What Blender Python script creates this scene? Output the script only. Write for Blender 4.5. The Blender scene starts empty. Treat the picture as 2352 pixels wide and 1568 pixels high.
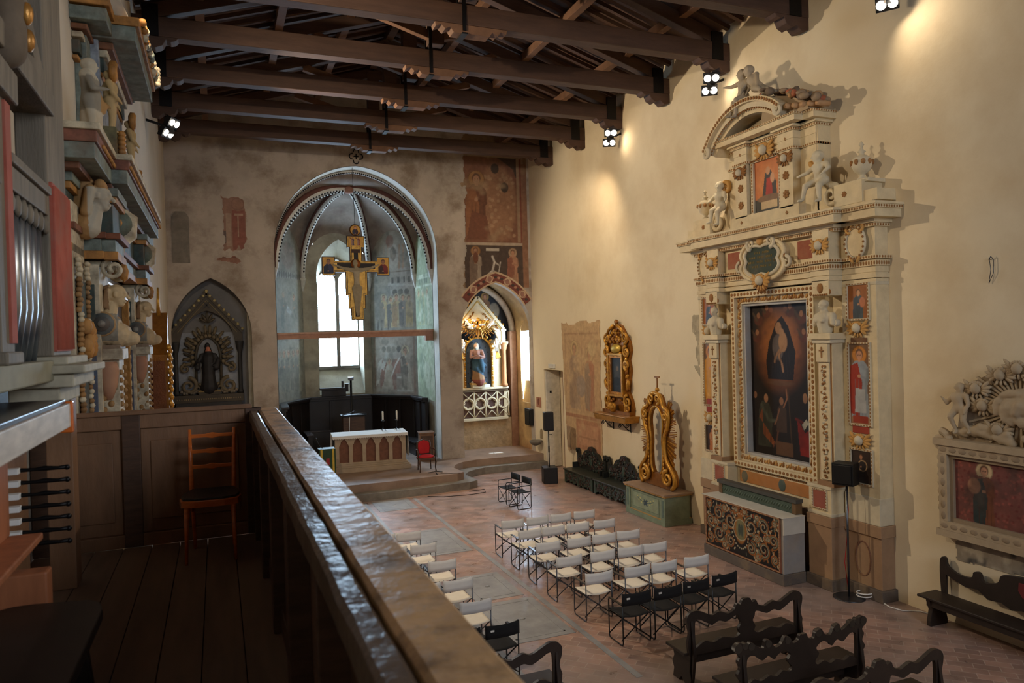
import bpy, math, random
import numpy as np
from mathutils import Vector, Matrix
from mathutils.geometry import tessellate_polygon

scene = bpy.context.scene
COL = scene.collection
PI = math.pi
rnd = random.Random(7)

# ------------------------------------------------------------------ camera
def make_camera():
    yaw, pitch, roll = 0.382055, -0.010357, -0.027446
    cy, sy = math.cos(yaw), math.sin(yaw)
    f = Vector((sy*math.cos(pitch), cy*math.cos(pitch), math.sin(pitch)))
    r = Vector((cy, -sy, 0)); u = r.cross(f)
    c, s = math.cos(roll), math.sin(roll)
    R = c*r + s*u; U = -s*r + c*u
    cam = bpy.data.cameras.new('camera'); o = bpy.data.objects.new('camera', cam); COL.objects.link(o)
    m = Matrix.Identity(4)
    for i in range(3):
        m[i][0] = R[i]; m[i][1] = U[i]; m[i][2] = -f[i]
    m[0][3], m[1][3], m[2][3] = 0, 0, 4.7
    o.matrix_world = m
    cam.sensor_width = 36; cam.lens = 1686.73/2352*36
    cam.clip_start = 0.05; cam.clip_end = 200
    cam.dof.use_dof = True; cam.dof.focus_distance = 15; cam.dof.aperture_fstop = 3.6
    scene.camera = o
make_camera()

# ------------------------------------------------------------------ world, lights, exposure
scene.view_settings.view_transform = 'Standard'
scene.view_settings.look = 'None'
scene.view_settings.exposure = -0.12
scene.view_settings.gamma = 1.0
scene.view_settings.use_curve_mapping = False
scene.cycles.max_bounces = 7
scene.cycles.diffuse_bounces = 5
scene.cycles.glossy_bounces = 3
scene.cycles.transparent_max_bounces = 8
scene.cycles.sample_clamp_indirect = 6.0
scene.cycles.caustics_reflective = False
scene.cycles.caustics_refractive = False
w = bpy.data.worlds.new('sky'); scene.world = w; w.use_nodes = True
w.node_tree.nodes['Background'].inputs[0].default_value = (0.60, 0.79, 1.0, 1)
w.node_tree.nodes['Background'].inputs[1].default_value = 48.0

def area(name, loc, target, sx, sy, power, col, portal=False):
    l = bpy.data.lights.new(name, 'AREA'); l.shape = 'RECTANGLE'; l.size = sx; l.size_y = sy
    l.energy = power; l.color = col
    if portal: l.cycles.is_portal = True
    o = bpy.data.objects.new(name, l); COL.objects.link(o); o.location = loc
    d = Vector(target)-Vector(loc); o.rotation_euler = d.to_track_quat('-Z', 'Y').to_euler()
    return o
def spot(name, loc, target, power, col, angle=110, blend=0.6, rad=0.08):
    l = bpy.data.lights.new(name, 'SPOT'); l.energy = power; l.color = col
    l.spot_size = math.radians(angle); l.spot_blend = blend; l.shadow_soft_size = rad
    o = bpy.data.objects.new(name, l); COL.objects.link(o); o.location = loc
    d = Vector(target)-Vector(loc); o.rotation_euler = d.to_track_quat('-Z', 'Y').to_euler()
    return o
WARM = (1.0, 0.79, 0.55); COOL = (0.80, 0.88, 1.0)
area('apse_window_daylight', (4.5, 29.9, 5.8), (4.5, 20, 4.2), 1.9, 4.8, 10, (1, 1, 1), portal=True)
area('chapel_window_daylight', (10.78, 24.97, 3.7), (9.0, 24.97, 3.6), 1.05, 3.2, 10, (1, 1, 1), portal=True)
area('rear_daylight_fill', (6.2, -5.6, 7.6), (6.4, 14, 4.5), 5.0, 4.0, 640, COOL)  # unseen fill added inside the closed front wall, standing in for cool rear daylight
# floodlights clamped under the corbels (most of their fixtures are built further down)
spot('flood_left', (-0.55, 18.0, 9.45), (10.4, 13.5, 4.2), 2250, WARM, 112, 0.35)
spot('flood_left_near', (-0.75, 8.6, 9.6), (10.0, 19.5, 4.0), 1150, WARM, 105, 0.5)
spot('flood_right_a', (10.0, 13.35, 9.95), (2.0, 13.0, 0.0), 330, WARM, 120, 0.6)
spot('flood_right_b', (9.7, 17.75, 9.9), (6.6, 23.5, 2.0), 430, WARM, 125, 0.6)
spot('flood_right_c', (9.9, 8.75, 9.9), (10.58, 8.1, 9.0), 60, WARM, 110, 0.9)
spot('glow_right_a', (10.25, 13.2, 9.95), (10.58, 13.1, 9.9), 14, WARM, 150, 1.0)  # extra small spot added for the warm halo on the wall behind the fixture
spot('glow_right_b', (10.25, 17.6, 9.92), (10.58, 17.5, 9.87), 14, WARM, 150, 1.0)  # second added halo spot, apart from the floodlight itself
spot('flood_right_d', (10.0, 8.7, 9.8), (-.9, 6.5, 4.6), 620, (1.0, .9, .78), 48, 0.7)
spot('chapel_lamp', (8.3, 24.95, 5.6), (9.3, 26.0, 2.6), 90, WARM, 130, 0.7)

# ------------------------------------------------------------------ helpers
def lin(c):
    c = c/255.0
    return c/12.92 if c <= 0.04045 else ((c+0.055)/1.055)**2.4
def K(r, g, b, k=1.0):
    return (min(1, lin(r)*k), min(1, lin(g)*k), min(1, lin(b)*k), 1.0)

def tag(o, label=None, cat=None, group=None, kind=None):
    if label: o['label'] = label
    if cat: o['category'] = cat
    if group: o['group'] = group
    if kind: o['kind'] = kind
    return o
def thing(name, label, cat, loc=(0, 0, 0), rz=0.0, group=None):
    o = bpy.data.objects.new(name, None); COL.objects.link(o)
    o.location = loc; o.rotation_euler = (0, 0, rz); o.empty_display_size = 0.2
    return tag(o, label, cat, group)
def dup(root, loc, rz, label, name=None):
    m = {root: root.copy()}
    r = m[root]; COL.objects.link(r); r.location = loc; r.rotation_euler = (0, 0, rz); r['label'] = label
    for ch in root.children:
        c = ch.copy(); COL.objects.link(c); c.parent = r
        for g in ch.children:
            d = g.copy(); COL.objects.link(d); d.parent = c
    return r

class MB:
    """collects faces with a colour each and links them as one mesh"""
    def __init__(s): s.v = []; s.f = []; s.c = []; s.sm = []
    def add(s, vs, fs, col=None, M=None, smooth=False):
        b = len(s.v)
        if M is not None: vs = [M @ Vector(p) for p in vs]
        s.v += [tuple(p) for p in vs]
        for f in fs: s.f.append([b+i for i in f]); s.c.append(col); s.sm.append(smooth)
    def box(s, x0, x1, y0, y1, z0, z1, col=None, M=None):
        s.add([(x0,y0,z0),(x1,y0,z0),(x1,y1,z0),(x0,y1,z0),(x0,y0,z1),(x1,y0,z1),(x1,y1,z1),(x0,y1,z1)],
              [(0,3,2,1),(4,5,6,7),(0,1,5,4),(1,2,6,5),(2,3,7,6),(3,0,4,7)], col, M)
    def bar(s, a, b, wd, ht, col=None, up=(0, 0, 1)):
        a, b = Vector(a), Vector(b); d = (b-a); L = d.length; d.normalize()
        u = Vector(up); x = d.cross(u)
        if x.length < 1e-4: x = d.cross(Vector((1, 0, 0)))
        x.normalize(); z = x.cross(d)
        M = Matrix(((x.x,d.x,z.x,a.x),(x.y,d.y,z.y,a.y),(x.z,d.z,z.z,a.z),(0,0,0,1)))
        s.box(-wd/2, wd/2, 0, L, -ht/2, ht/2, col, M)
    def prism(s, pts, y0, y1, col=None, M=None, holes=()):
        """outline in (x,z) extruded from y0 (front) to y1"""
        loops = [list(pts)]+[list(h) for h in holes]
        flat = [p for l in loops for p in l]; n = len(flat)
        tri = tessellate_polygon([[Vector((p[0], p[1], 0)) for p in l] for l in loops])
        vs = [(p[0], y0, p[1]) for p in flat]+[(p[0], y1, p[1]) for p in flat]
        fs = []
        for t in tri:
            a, b, c = [flat[i] for i in t]
            ar = (b[0]-a[0])*(c[1]-a[1])-(c[0]-a[0])*(b[1]-a[1])
            t = tuple(t) if ar > 0 else tuple(reversed(t))
            fs.append(t); fs.append(tuple(n+i for i in reversed(t)))
        b0 = 0
        for li, l in enumerate(loops):
            m = len(l); ar = sum(l[i][0]*l[(i+1)%m][1]-l[(i+1)%m][0]*l[i][1] for i in range(m))
            for i in range(m):
                j = (i+1) % m; q = (b0+i, b0+n+i-0, b0+n+j, b0+j)
                flip = (ar > 0) == (li == 0)
                q = (b0+j, b0+i, b0+i+n, b0+j+n)
                fs.append(q if flip else tuple(reversed(q)))
            b0 += m
        s.add(vs, fs, col, M)
    def tube(s, pts, r, n=8, col=None, cap=True, closed=False):
        pts = [Vector(p) for p in pts]; m = len(pts)
        rs = r if isinstance(r, (list, tuple)) else [r]*m
        vs = []; fs = []; prev = None
        for i, p in enumerate(pts):
            a = pts[(i-1) % m] if (i > 0 or closed) else p
            b = pts[(i+1) % m] if (i < m-1 or closed) else p
            d = (b-a).normalized()
            if prev is None:
                x = d.cross(Vector((0, 0, 1)))
                if x.length < 1e-3: x = d.cross(Vector((1, 0, 0)))
            else: x = prev - d*prev.dot(d)
            x.normalize(); prev = x; y = d.cross(x)
            for k in range(n):
                t = 2*PI*k/n; vs.append(p+x*math.cos(t)*rs[i]+y*math.sin(t)*rs[i])
        for i in range(m if closed else m-1):
            for k in range(n):
                k2 = (k+1) % n; j = (i+1) % m
                fs.append((i*n+k, i*n+k2, j*n+k2, j*n+k))
        if cap and not closed:
            fs.append(tuple(range(n-1, -1, -1))); fs.append(tuple((m-1)*n+k for k in range(n)))
        s.add(vs, fs, col, None, True)
    def lathe(s, prof, c=(0, 0, 0), n=16, col=None, M=None, smooth=True):
        vs = []; fs = []
        for r, z in prof:
            for k in range(n):
                t = 2*PI*k/n; vs.append((c[0]+r*math.cos(t), c[1]+r*math.sin(t), c[2]+z))
        for i in range(len(prof)-1):
            for k in range(n):
                k2 = (k+1) % n; fs.append((i*n+k, i*n+k2, (i+1)*n+k2, (i+1)*n+k))
        fs.append(tuple(range(n-1, -1, -1))); fs.append(tuple((len(prof)-1)*n+k for k in range(n)))
        s.add(vs, fs, col, M, smooth)
    def ell(s, c, r, col=None, n=8, m=6, M=None):
        if not isinstance(r, (tuple, list)): r = (r, r, r)
        vs = [(c[0], c[1], c[2]-r[2])]; fs = []
        for i in range(1, m):
            a = -PI/2+PI*i/m
            for k in range(n):
                t = 2*PI*k/n
                vs.append((c[0]+r[0]*math.cos(a)*math.cos(t), c[1]+r[1]*math.cos(a)*math.sin(t), c[2]+r[2]*math.sin(a)))
        vs.append((c[0], c[1], c[2]+r[2])); L = len(vs)-1
        for k in range(n): fs.append((0, 1+(k+1) % n, 1+k))
        for i in range(m-2):
            for k in range(n):
                a = 1+i*n+k; b = 1+i*n+(k+1) % n; fs.append((a, b, b+n, a+n))
        for k in range(n): fs.append((L, L-n+k, L-n+(k+1) % n))
        s.add(vs, fs, col, M, True)
    def leaf(s, c, ang, L, wd, th, col=None):
        """elongated bump in the x,z plane of a relief"""
        M = Matrix.Translation(c) @ Matrix.Rotation(-ang, 4, 'Y')
        s.ell((L/2, 0, 0), (L/2, th, wd/2), col, 7, 5, M)
    def beads(s, a, b, pitch, r, col=None, cube=False):
        a, b = Vector(a), Vector(b); L = (b-a).length; n = max(1, int(L/pitch))
        for i in range(n):
            p = a+(b-a)*((i+0.5)/n)
            rr = r if isinstance(r, (tuple, list)) else (r, r, r)
            if cube: s.box(p.x-rr[0], p.x+rr[0], p.y-rr[1], p.y+rr[1], p.z-rr[2], p.z+rr[2], col)
            else: s.ell(p, rr, col, 6, 4)
    def scroll(s, c, r0, turns, th, col=None, sgn=1, start=0.0, y=0.0, n=24):
        pts = []; rs = []
        for i in range(n+1):
            t = i/n; a = start+sgn*t*turns*2*PI; r = r0*(1-0.85*t)
            pts.append((c[0]+r*math.cos(a), y, c[1]+r*math.sin(a))); rs.append(th*(1-0.5*t))
        s.tube(pts, rs, 6, col)
    def stack(s, x0, x1, d, steps, col=None):
        """mouldings round three sides of a block standing on the wall plane y=0"""
        for z0, z1, p, *cc in steps:
            s.box(x0-p, x1+p, -d-p, 0, z0, z1, cc[0] if cc else col)
    def cherub(s, c, q, ch=None, cw=None):
        x, y, z = c
        s.ell((x, y-.03*q, z), (.075*q, .075*q, .085*q), ch, 8, 6)
        s.ell((x, y-.09*q, z-.005*q), (.016*q, .016*q, .016*q), ch, 5, 4)
        for k in range(5): s.ell((x-.07*q+.035*k*q, y-.02*q, z+.06*q+(.02*q if k % 4 else 0)), .033*q, cw, 5, 4)
        for g in (-1, 1):
            for k in range(4):
                a = (0.75-0.45*k); s.leaf((x+g*.05*q, y-.01*q, z-.02*q), a if g > 0 else PI-a, (.22-.02*k)*q, .06*q, .025*q, cw)
        for k in range(3): s.leaf((x+(k-1)*.04*q, y, z-.07*q), -PI/2+(k-1)*.4, .1*q, .04*q, .02*q, cw)
    def build(s, name, mat, parent=None, bevel=0, seg=2):
        me = bpy.data.meshes.new(name); me.from_pydata(s.v, [], s.f)
        if any(c is not None for c in s.c):
            at = me.color_attributes.new('Col', 'FLOAT_COLOR', 'CORNER'); buf = []
            for f, c in zip(s.f, s.c): buf += list(c or (1, 1, 1, 1))*len(f)
            at.data.foreach_set('color', buf)
        me.polygons.foreach_set('use_smooth', s.sm)
        me.materials.append(mat); me.update()
        o = bpy.data.objects.new(name, me); COL.objects.link(o)
        if parent: o.parent = parent
        if bevel:
            b = o.modifiers.new('bevel', 'BEVEL'); b.width = bevel; b.segments = seg; b.limit_method = 'ANGLE'
        return o
def smooth(pts, n=4):
    out = []; m = len(pts)
    for i in range(m-1):
        p0, p1, p2, p3 = pts[max(0, i-1)], pts[i], pts[i+1], pts[min(m-1, i+2)]
        for k in range(n):
            t = k/n; out.append(tuple(.5*(2*p1[j]+(p2[j]-p0[j])*t+(2*p0[j]-5*p1[j]+4*p2[j]-p3[j])*t*t+(3*p1[j]-p0[j]-3*p2[j]+p3[j])*t**3) for j in (0, 1)))
    return out+[tuple(pts[-1])]
def struct(name, mb, mat, label=None):
    o = mb.build(name, mat); o['kind'] = 'structure'
    if label: o['label'] = label
    return o

# ---- sculpted figures: tapered limbs fused into one surface
def cap(a, ra, b, rb): return (Vector(a), ra, Vector(b), rb)
def figure(name, mat, caps, parent=None, voxel=0.02, col=None, colf=None, M=None, smooth=2):
    mb = MB()
    for a, ra, b, rb in caps:
        d = b-a; L = d.length; n = 10
        if L < 1e-5: mb.ell(a, ra, None, n, 8); continue
        d = d/L; x = d.cross(Vector((0, 0, 1)))
        if x.length < 1e-3: x = d.cross(Vector((1, 0, 0)))
        x.normalize(); y = d.cross(x); vs = []; fs = []; rings = []
        for k in range(4): al = -PI/2+PI/2*k/4+0.12; rings.append((a+d*ra*math.sin(al), ra*math.cos(al)))
        rings.append((a, ra)); rings.append((b, rb))
        for k in range(1, 5): al = PI/2*k/4-0.12; rings.append((b+d*rb*math.sin(al), rb*math.cos(al)))
        for p, r in rings:
            for k in range(n): t = 2*PI*k/n; vs.append(p+x*math.cos(t)*r+y*math.sin(t)*r)
        m = len(rings)
        for i in range(m-1):
            for k in range(n): fs.append((i*n+k, i*n+(k+1) % n, (i+1)*n+(k+1) % n, (i+1)*n+k))
        fs.append(tuple(range(n-1, -1, -1))); fs.append(tuple((m-1)*n+k for k in range(n)))
        mb.add(vs, fs)
    me = bpy.data.meshes.new('tmp'); me.from_pydata(mb.v, [], mb.f)
    o = bpy.data.objects.new('tmp', me); COL.objects.link(o)
    r = o.modifiers.new('r', 'REMESH'); r.mode = 'VOXEL'; r.voxel_size = voxel; r.use_smooth_shade = True
    sm = o.modifiers.new('s', 'SMOOTH'); sm.iterations = smooth; sm.factor = 0.5
    dg = bpy.context.evaluated_depsgraph_get()
    nm = bpy.data.meshes.new_from_object(o.evaluated_get(dg)); nm.name = name
    bpy.data.objects.remove(o); bpy.data.meshes.remove(me)
    nm.polygons.foreach_set('use_smooth', [True]*len(nm.polygons))
    if col or colf:
        at = nm.color_attributes.new('Col', 'FLOAT_COLOR', 'POINT')
        for i, v in enumerate(nm.vertices): at.data[i].color = colf(v.co) if colf else col
    if M is not None: nm.transform(M)
    nm.materials.clear(); nm.materials.append(mat)
    ob = bpy.data.objects.new(name, nm); COL.objects.link(ob)
    if parent: ob.parent = parent
    return ob
def head_caps(c, r, look=(0, -1, 0)):
    """skull, jaw, nose, brow ridge, ears"""
    c = Vector(c); f = Vector(look).normalized(); sd = f.cross(Vector((0, 0, 1))).normalized(); u = Vector((0, 0, 1))
    return [cap(c+u*r*.25, r*.95, c+u*r*.2-f*r*.25, r*.9), cap(c-u*r*.35+f*r*.2, r*.7, c-u*r*.75+f*r*.4, r*.42),
            cap(c+f*r*.95+u*r*.1, r*.1, c+f*r*1.12-u*r*.22, r*.2), cap(c+f*r*.8-u*r*.6-sd*r*.2, r*.14, c+f*r*.8-u*r*.6+sd*r*.2, r*.14),
            cap(c+f*r*.78+u*r*.3-sd*r*.4, r*.2, c+f*r*.78+u*r*.3+sd*r*.4, r*.2),
            cap(c+sd*r*.9-u*r*.05, r*.18, c+sd*r*.95+u*r*.2, r*.18), cap(c-sd*r*.9-u*r*.05, r*.18, c-sd*r*.95+u*r*.2, r*.18)]
def hand_caps(w, d, r, side):
    """palm, four fingers of unequal length and a thumb"""
    w = Vector(w); d = Vector(d).normalized(); s = Vector(side).normalized(); out = [cap(w, r*.8, w+d*r*2, r*.95)]
    for k, L in enumerate((1.5, 1.8, 1.65, 1.25)):
        o = s*(k-1.5)*r*.55; out.append(cap(w+d*r*2.2+o, r*.33, w+d*r*(2.2+L)+o*1.15, r*.26))
    out.append(cap(w+d*r*.9+s*r*.9, r*.36, w+d*r*2.0+s*r*1.6, r*.28))
    return out

# ---- painted panels: pigments laid on a fine grid of vertices
class Cv:
    def __init__(s, w, h, res, base):
        s.w, s.h = w, h; s.nx = max(2, int(w*res)); s.ny = max(2, int(h*res))
        s.X, s.Z = np.meshgrid(np.linspace(0, w, s.nx+1), np.linspace(0, h, s.ny+1))
        s.C = np.empty(s.X.shape+(3,)); s.C[:] = base[:3]
    def put(s, m, col, a=1.0):
        m = np.clip(m, 0, 1)[..., None]*a; s.C = s.C*(1-m)+np.array(col[:3])*m
    def ell(s, cx, cz, rx, rz, col, a=1.0, soft=.15, rot=0.0):
        c, t = math.cos(rot), math.sin(rot); dx, dz = s.X-cx, s.Z-cz
        d = np.sqrt(((dx*c+dz*t)/rx)**2+((-dx*t+dz*c)/rz)**2); s.put((1-d)/soft+.5, col, a)
    def ring(s, cx, cz, r, t, col, a=1.0):
        d = np.abs(np.hypot(s.X-cx, s.Z-cz)-r); s.put((t-d)/t*1.5, col, a)
    def rect(s, x0, x1, z0, z1, col, a=1.0):
        s.put(((s.X >= x0) & (s.X <= x1) & (s.Z >= z0) & (s.Z <= z1)).astype(float), col, a)
    def poly(s, pts, col, a=1.0):
        ins = np.zeros(s.X.shape, bool); n = len(pts)
        for i in range(n):
            (x0, z0), (x1, z1) = pts[i], pts[(i+1) % n]
            if z0 == z1: continue
            c = ((z0 > s.Z) != (z1 > s.Z)) & (s.X < (x1-x0)*(s.Z-z0)/(z1-z0)+x0); ins ^= c
        s.put(ins.astype(float), col, a)
    def line(s, pts, t, col, a=1.0):
        for (x0, z0), (x1, z1) in zip(pts[:-1], pts[1:]):
            dx, dz = x1-x0, z1-z0; L = dx*dx+dz*dz+1e-9
            u = np.clip(((s.X-x0)*dx+(s.Z-z0)*dz)/L, 0, 1)
            s.put((t-np.hypot(s.X-x0-u*dx, s.Z-z0-u*dz))/t*1.6, col, a)
    def vnoise(s, seed, cell, octv=3):
        out = 0; amp = 1; tot = 0; rg = np.random.RandomState(seed)
        for o in range(octv):
            n = rg.rand(int(s.h/cell)+3, int(s.w/cell)+3); gx, gz = s.X/cell, s.Z/cell
            i, j = gx.astype(int), gz.astype(int); fx, fz = gx-i, gz-j; fx = fx*fx*(3-2*fx); fz = fz*fz*(3-2*fz)
            v = (n[j, i]*(1-fx)+n[j, i+1]*fx)*(1-fz)+(n[j+1, i]*(1-fx)+n[j+1, i+1]*fx)*fz
            out = out+v*amp; tot += amp; amp *= .55; cell *= .5
        return out/tot
    def wear(s, seed, cell, col, lo=.5, k=6, a=.8): s.put((s.vnoise(seed, cell)-lo)*k, col, a)
    def mottle(s, seed, cell, amt): s.C *= (1+amt*(s.vnoise(seed, cell)-.5)*2)[..., None]
    def saint(s, x, z, h, robe, mantle=None, halo=None, skin=K(190,140,110), lean=0.0, arm=1):
        r = h*.068; wd = h*.16
        if halo: s.ell(x+lean, z+h*.91, r*1.9, r*1.9, halo); s.ring(x+lean, z+h*.91, r*1.9, h*.008, tuple(.45*c for c in halo[:3]))
        s.poly([(x-wd, z), (x+wd, z), (x+wd*.85, z+h*.4), (x+wd*.95+lean, z+h*.74), (x+wd*.45+lean, z+h*.83), (x-wd*.45+lean, z+h*.83), (x-wd*.95+lean, z+h*.74), (x-wd*.8, z+h*.4)], robe)
        if mantle:
            s.poly([(x-wd*1.1, z+h*.05), (x-wd*.1, z), (x+wd*.3, z+h*.5), (x-wd*.2+lean, z+h*.8), (x-wd+lean, z+h*.75), (x-wd*1.15, z+h*.4)], mantle)
        for k in range(4):
            xx = x-wd*.6+k*wd*.4; s.line([(xx, z+h*.02), (xx+wd*.1, z+h*.55)], h*.008, tuple(c*.5 for c in robe[:3]), .6)
        s.line([(x+arm*wd*.85+lean, z+h*.7), (x+arm*wd*.9, z+h*.55), (x, z+h*.6)], h*.03, tuple(c*.8 for c in robe[:3]))
        s.ell(x-arm*.01*h, z+h*.6, h*.03, h*.025, skin)
        s.ell(x+lean, z+h*.92, r, r*1.2, tuple(c*.25 for c in skin[:3])); s.ell(x+lean, z+h*.9, r*.78, r*1.0, skin)
        s.rect(x+lean-r*.35, x+lean+r*.35, z+h*.81, z+h*.84, skin)
        for g in (-1, 1): s.ell(x+lean+g*r*.3, z+h*.91, r*.14, r*.1, (.03, .02, .015))
    def fade(s, col, a): s.C = s.C*(1-a)+np.array(col[:3])*a
    def build(s, name, mat, parent, M, mask=None):
        """grid in the local x,z plane; M places it"""
        nx, ny = s.nx, s.ny
        V = np.stack([s.X, np.zeros_like(s.X), s.Z], -1).reshape(-1, 3)
        idx = np.arange((nx+1)*(ny+1)).reshape(ny+1, nx+1)
        F = np.stack([idx[:-1, :-1], idx[:-1, 1:], idx[1:, 1:], idx[1:, :-1]], -1).reshape(-1, 4)
        if mask is not None:
            m = mask(s).astype(int); mm = (m[:-1, :-1]+m[:-1, 1:]+m[1:, 1:]+m[1:, :-1]).reshape(-1) >= 2; F = F[mm]
        me = bpy.data.meshes.new(name); me.from_pydata(V.tolist(), [], F.tolist())
        at = me.color_attributes.new('Col', 'FLOAT_COLOR', 'POINT')
        c = np.concatenate([np.clip(s.C, 0, 1).reshape(-1, 3), np.ones((V.shape[0], 1))], 1)
        at.data.foreach_set('color', c.astype(np.float32).ravel())
        me.transform(M); me.materials.append(mat); me.update()
        o = bpy.data.objects.new(name, me); COL.objects.link(o)
        if parent: o.parent = parent
        return o
def T(x=0, y=0, z=0, rz=0): return Matrix.Translation((x, y, z)) @ Matrix.Rotation(rz, 4, 'Z')
RW = lambda y, z=0.0, d=0.0: (10.58-d, y, z)       # a spot on the right wall
R_ROT = -PI/2; L_ROT = PI/2

# ------------------------------------------------------------------ materials
def mk(name, col=None, rough=.7, metal=0.0, spec=.4, var=.25, vscale=3.0, bump=0.0, bscale=20.0, dirt=None, dscale=.7, damt=.5, stretch=None, coat=0):
    """colour (or the painted colour of each face when col is None) broken up by two noises and a bump"""
    m = bpy.data.materials.new(name); m.use_nodes = True; nt = m.node_tree; N = nt.nodes; L = nt.links
    b = N['Principled BSDF']; b.inputs['Roughness'].default_value = rough; b.inputs['Metallic'].default_value = metal
    b.inputs['Specular IOR Level'].default_value = spec
    if coat: b.inputs['Coat Weight'].default_value = coat; b.inputs['Coat Roughness'].default_value = .15
    tc = N.new('ShaderNodeTexCoord'); src = tc.outputs['Object']
    if stretch:
        mp = N.new('ShaderNodeMapping'); mp.inputs['Scale'].default_value = stretch; L.new(src, mp.inputs[0]); src = mp.outputs[0]
    def noise(sc, det=5, ro=.6):
        n = N.new('ShaderNodeTexNoise'); n.inputs['Scale'].default_value = sc; n.inputs['Detail'].default_value = det
        n.inputs['Roughness'].default_value = ro; L.new(src, n.inputs['Vector']); return n
    if col is None:
        a = N.new('ShaderNodeAttribute'); a.attribute_name = 'Col'; c = a.outputs['Color']
    else:
        r = N.new('ShaderNodeRGB'); r.outputs[0].default_value = col; c = r.outputs[0]
    if var:
        n = noise(vscale); mr = N.new('ShaderNodeMapRange'); mr.inputs[1].default_value = .25; mr.inputs[2].default_value = .75
        mr.inputs[3].default_value = 1-var; mr.inputs[4].default_value = 1+var*.7; L.new(n.outputs['Fac'], mr.inputs[0])
        mx = N.new('ShaderNodeMix'); mx.data_type = 'RGBA'; mx.blend_type = 'MULTIPLY'; mx.inputs[0].default_value = 1
        L.new(c, mx.inputs[6]); L.new(mr.outputs[0], mx.inputs[7]); c = mx.outputs[2]
    if dirt:
        n = noise(dscale, 8, .65); mr = N.new('ShaderNodeMapRange'); mr.inputs[1].default_value = .48; mr.inputs[2].default_value = .66
        mr.inputs[3].default_value = 0; mr.inputs[4].default_value = damt; L.new(n.outputs['Fac'], mr.inputs[0])
        mx = N.new('ShaderNodeMix'); mx.data_type = 'RGBA'; L.new(mr.outputs[0], mx.inputs[0]); L.new(c, mx.inputs[6]); mx.inputs[7].default_value = dirt; c = mx.outputs[2]
    L.new(c, b.inputs['Base Color'])
    if bump:
        n = noise(bscale, 4); bp = N.new('ShaderNodeBump'); bp.inputs['Strength'].default_value = bump; bp.inputs['Distance'].default_value = .03
        L.new(n.outputs['Fac'], bp.inputs['Height']); L.new(bp.outputs[0], b.inputs['Normal'])
    return m

M_PLASTER = mk('lime_plaster', K(228,214,184), .9, var=.07, vscale=.5, bump=.12, bscale=9, dirt=K(196,172,132), dscale=.35, damt=.45)
M_PLASTER_OLD = mk('old_stained_plaster', K(178,168,156), .92, var=.2, vscale=1.1, bump=.3, bscale=6, dirt=K(122,106,90), dscale=.9, damt=.8)
M_PLASTER_L = mk('left_plaster', K(205,196,180), .9, var=.1, vscale=.7, bump=.1, bscale=9)
M_APSE = mk('apse_painted_plaster', K(168,162,144), .92, var=.25, vscale=1.5, bump=.15, dirt=K(112,106,94), dscale=.9, damt=.7)
M_FRESCO = mk('fresco_pigment', None, .9, var=.22, vscale=7, bump=.08, bscale=30)
M_OIL = mk('oil_on_canvas', None, .45, var=.08, vscale=8, spec=.3)
M_STONE = mk('grey_stone', K(128,122,112), .8, var=.3, vscale=5, bump=.2, bscale=25, dirt=K(88,80,70), damt=.6)
M_SLAB = mk('tomb_slab_stone', K(150,150,150), .5, var=.25, vscale=3, bump=.05, dirt=K(110,108,106), damt=.6)
M_RUBBLE = mk('rough_masonry', K(178,150,112), .95, var=.35, vscale=5, bump=.9, bscale=6)
M_STUCCO = mk('painted_stucco', None, .75, var=.14, vscale=5, bump=.06, bscale=30, dirt=K(176,148,108), dscale=1.6, damt=.28)
M_WOODD = mk('dark_walnut', K(82,58,42), .5, var=.4, vscale=4, stretch=(1, 1, 6), bump=.1)
M_BEAM = mk('roof_timber', K(80,58,46), .7, var=.35, vscale=2.2, bump=.15, bscale=12, stretch=(.5, 3, 3))
M_BEAM2 = mk('pale_roof_timber', K(116,84,62), .75, var=.35, vscale=3, bump=.15)
M_TILE = mk('roof_brick_tile', K(104,78,64), .9, var=.45, vscale=3)
M_IRON = mk('black_iron', K(30,28,28), .45, metal=.6, var=.1)
M_STEEL = mk('grey_steel_tube', K(92,94,100), .28, metal=.85, var=.05)
M_BLACK = mk('black_plastic', K(20,20,21), .5, var=.1)
M_BLACKT = mk('black_enamel_tube', K(16,16,17), .3, var=.05)
M_CANVAS = mk('white_canvas', K(226,226,224), .9, var=.06, vscale=6, bump=.05, bscale=120)
M_CANVAS_S = mk('cream_canvas', K(230,224,212), .9, var=.06, vscale=6)
M_BCANVAS = mk('black_canvas', K(24,24,26), .85, var=.15)
M_GOLD = mk('gilded_wood', None, .32, metal=.5, var=.35, vscale=9, bump=.15, bscale=40, dirt=K(120,70,26), dscale=5, damt=.45)
M_PAINTW = mk('painted_wood', None, .6, var=.25, vscale=6, bump=.05)
M_CLOTH = mk('white_linen', K(232,230,224), .9, var=.06, bump=.05, bscale=60)
M_RED = mk('red_velvet', K(172,18,26), .7, var=.2)
M_CHAIRW = mk('orange_varnished_beech', K(214,110,44), .22, var=.2, vscale=8, stretch=(1, 1, 5), coat=.6)
M_WAX = mk('white_wax', K(238,234,220), .5, var=.03)
M_MARBLE = mk('veined_marble_paint', None, .6, var=.55, vscale=9, bump=.05, dirt=K(112,84,62), dscale=2.2, damt=.55)
M_PIPE = mk('tin_organ_pipe', K(150,160,172), .3, metal=.9, var=.25, vscale=5)
M_LOFT = mk('worn_loft_oak', K(132,96,68), .55, var=.45, vscale=3, stretch=(1, 1, .3), bump=.15)
M_GREYW = mk('weathered_grey_wood', K(128,118,102), .65, var=.45, vscale=4, stretch=(4, 4, .5), bump=.2, dirt=K(84,76,66), damt=.6, dscale=2)
M_BENCH = mk('dark_stained_pew_wood', K(46,36,30), .45, var=.3, vscale=6)
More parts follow.
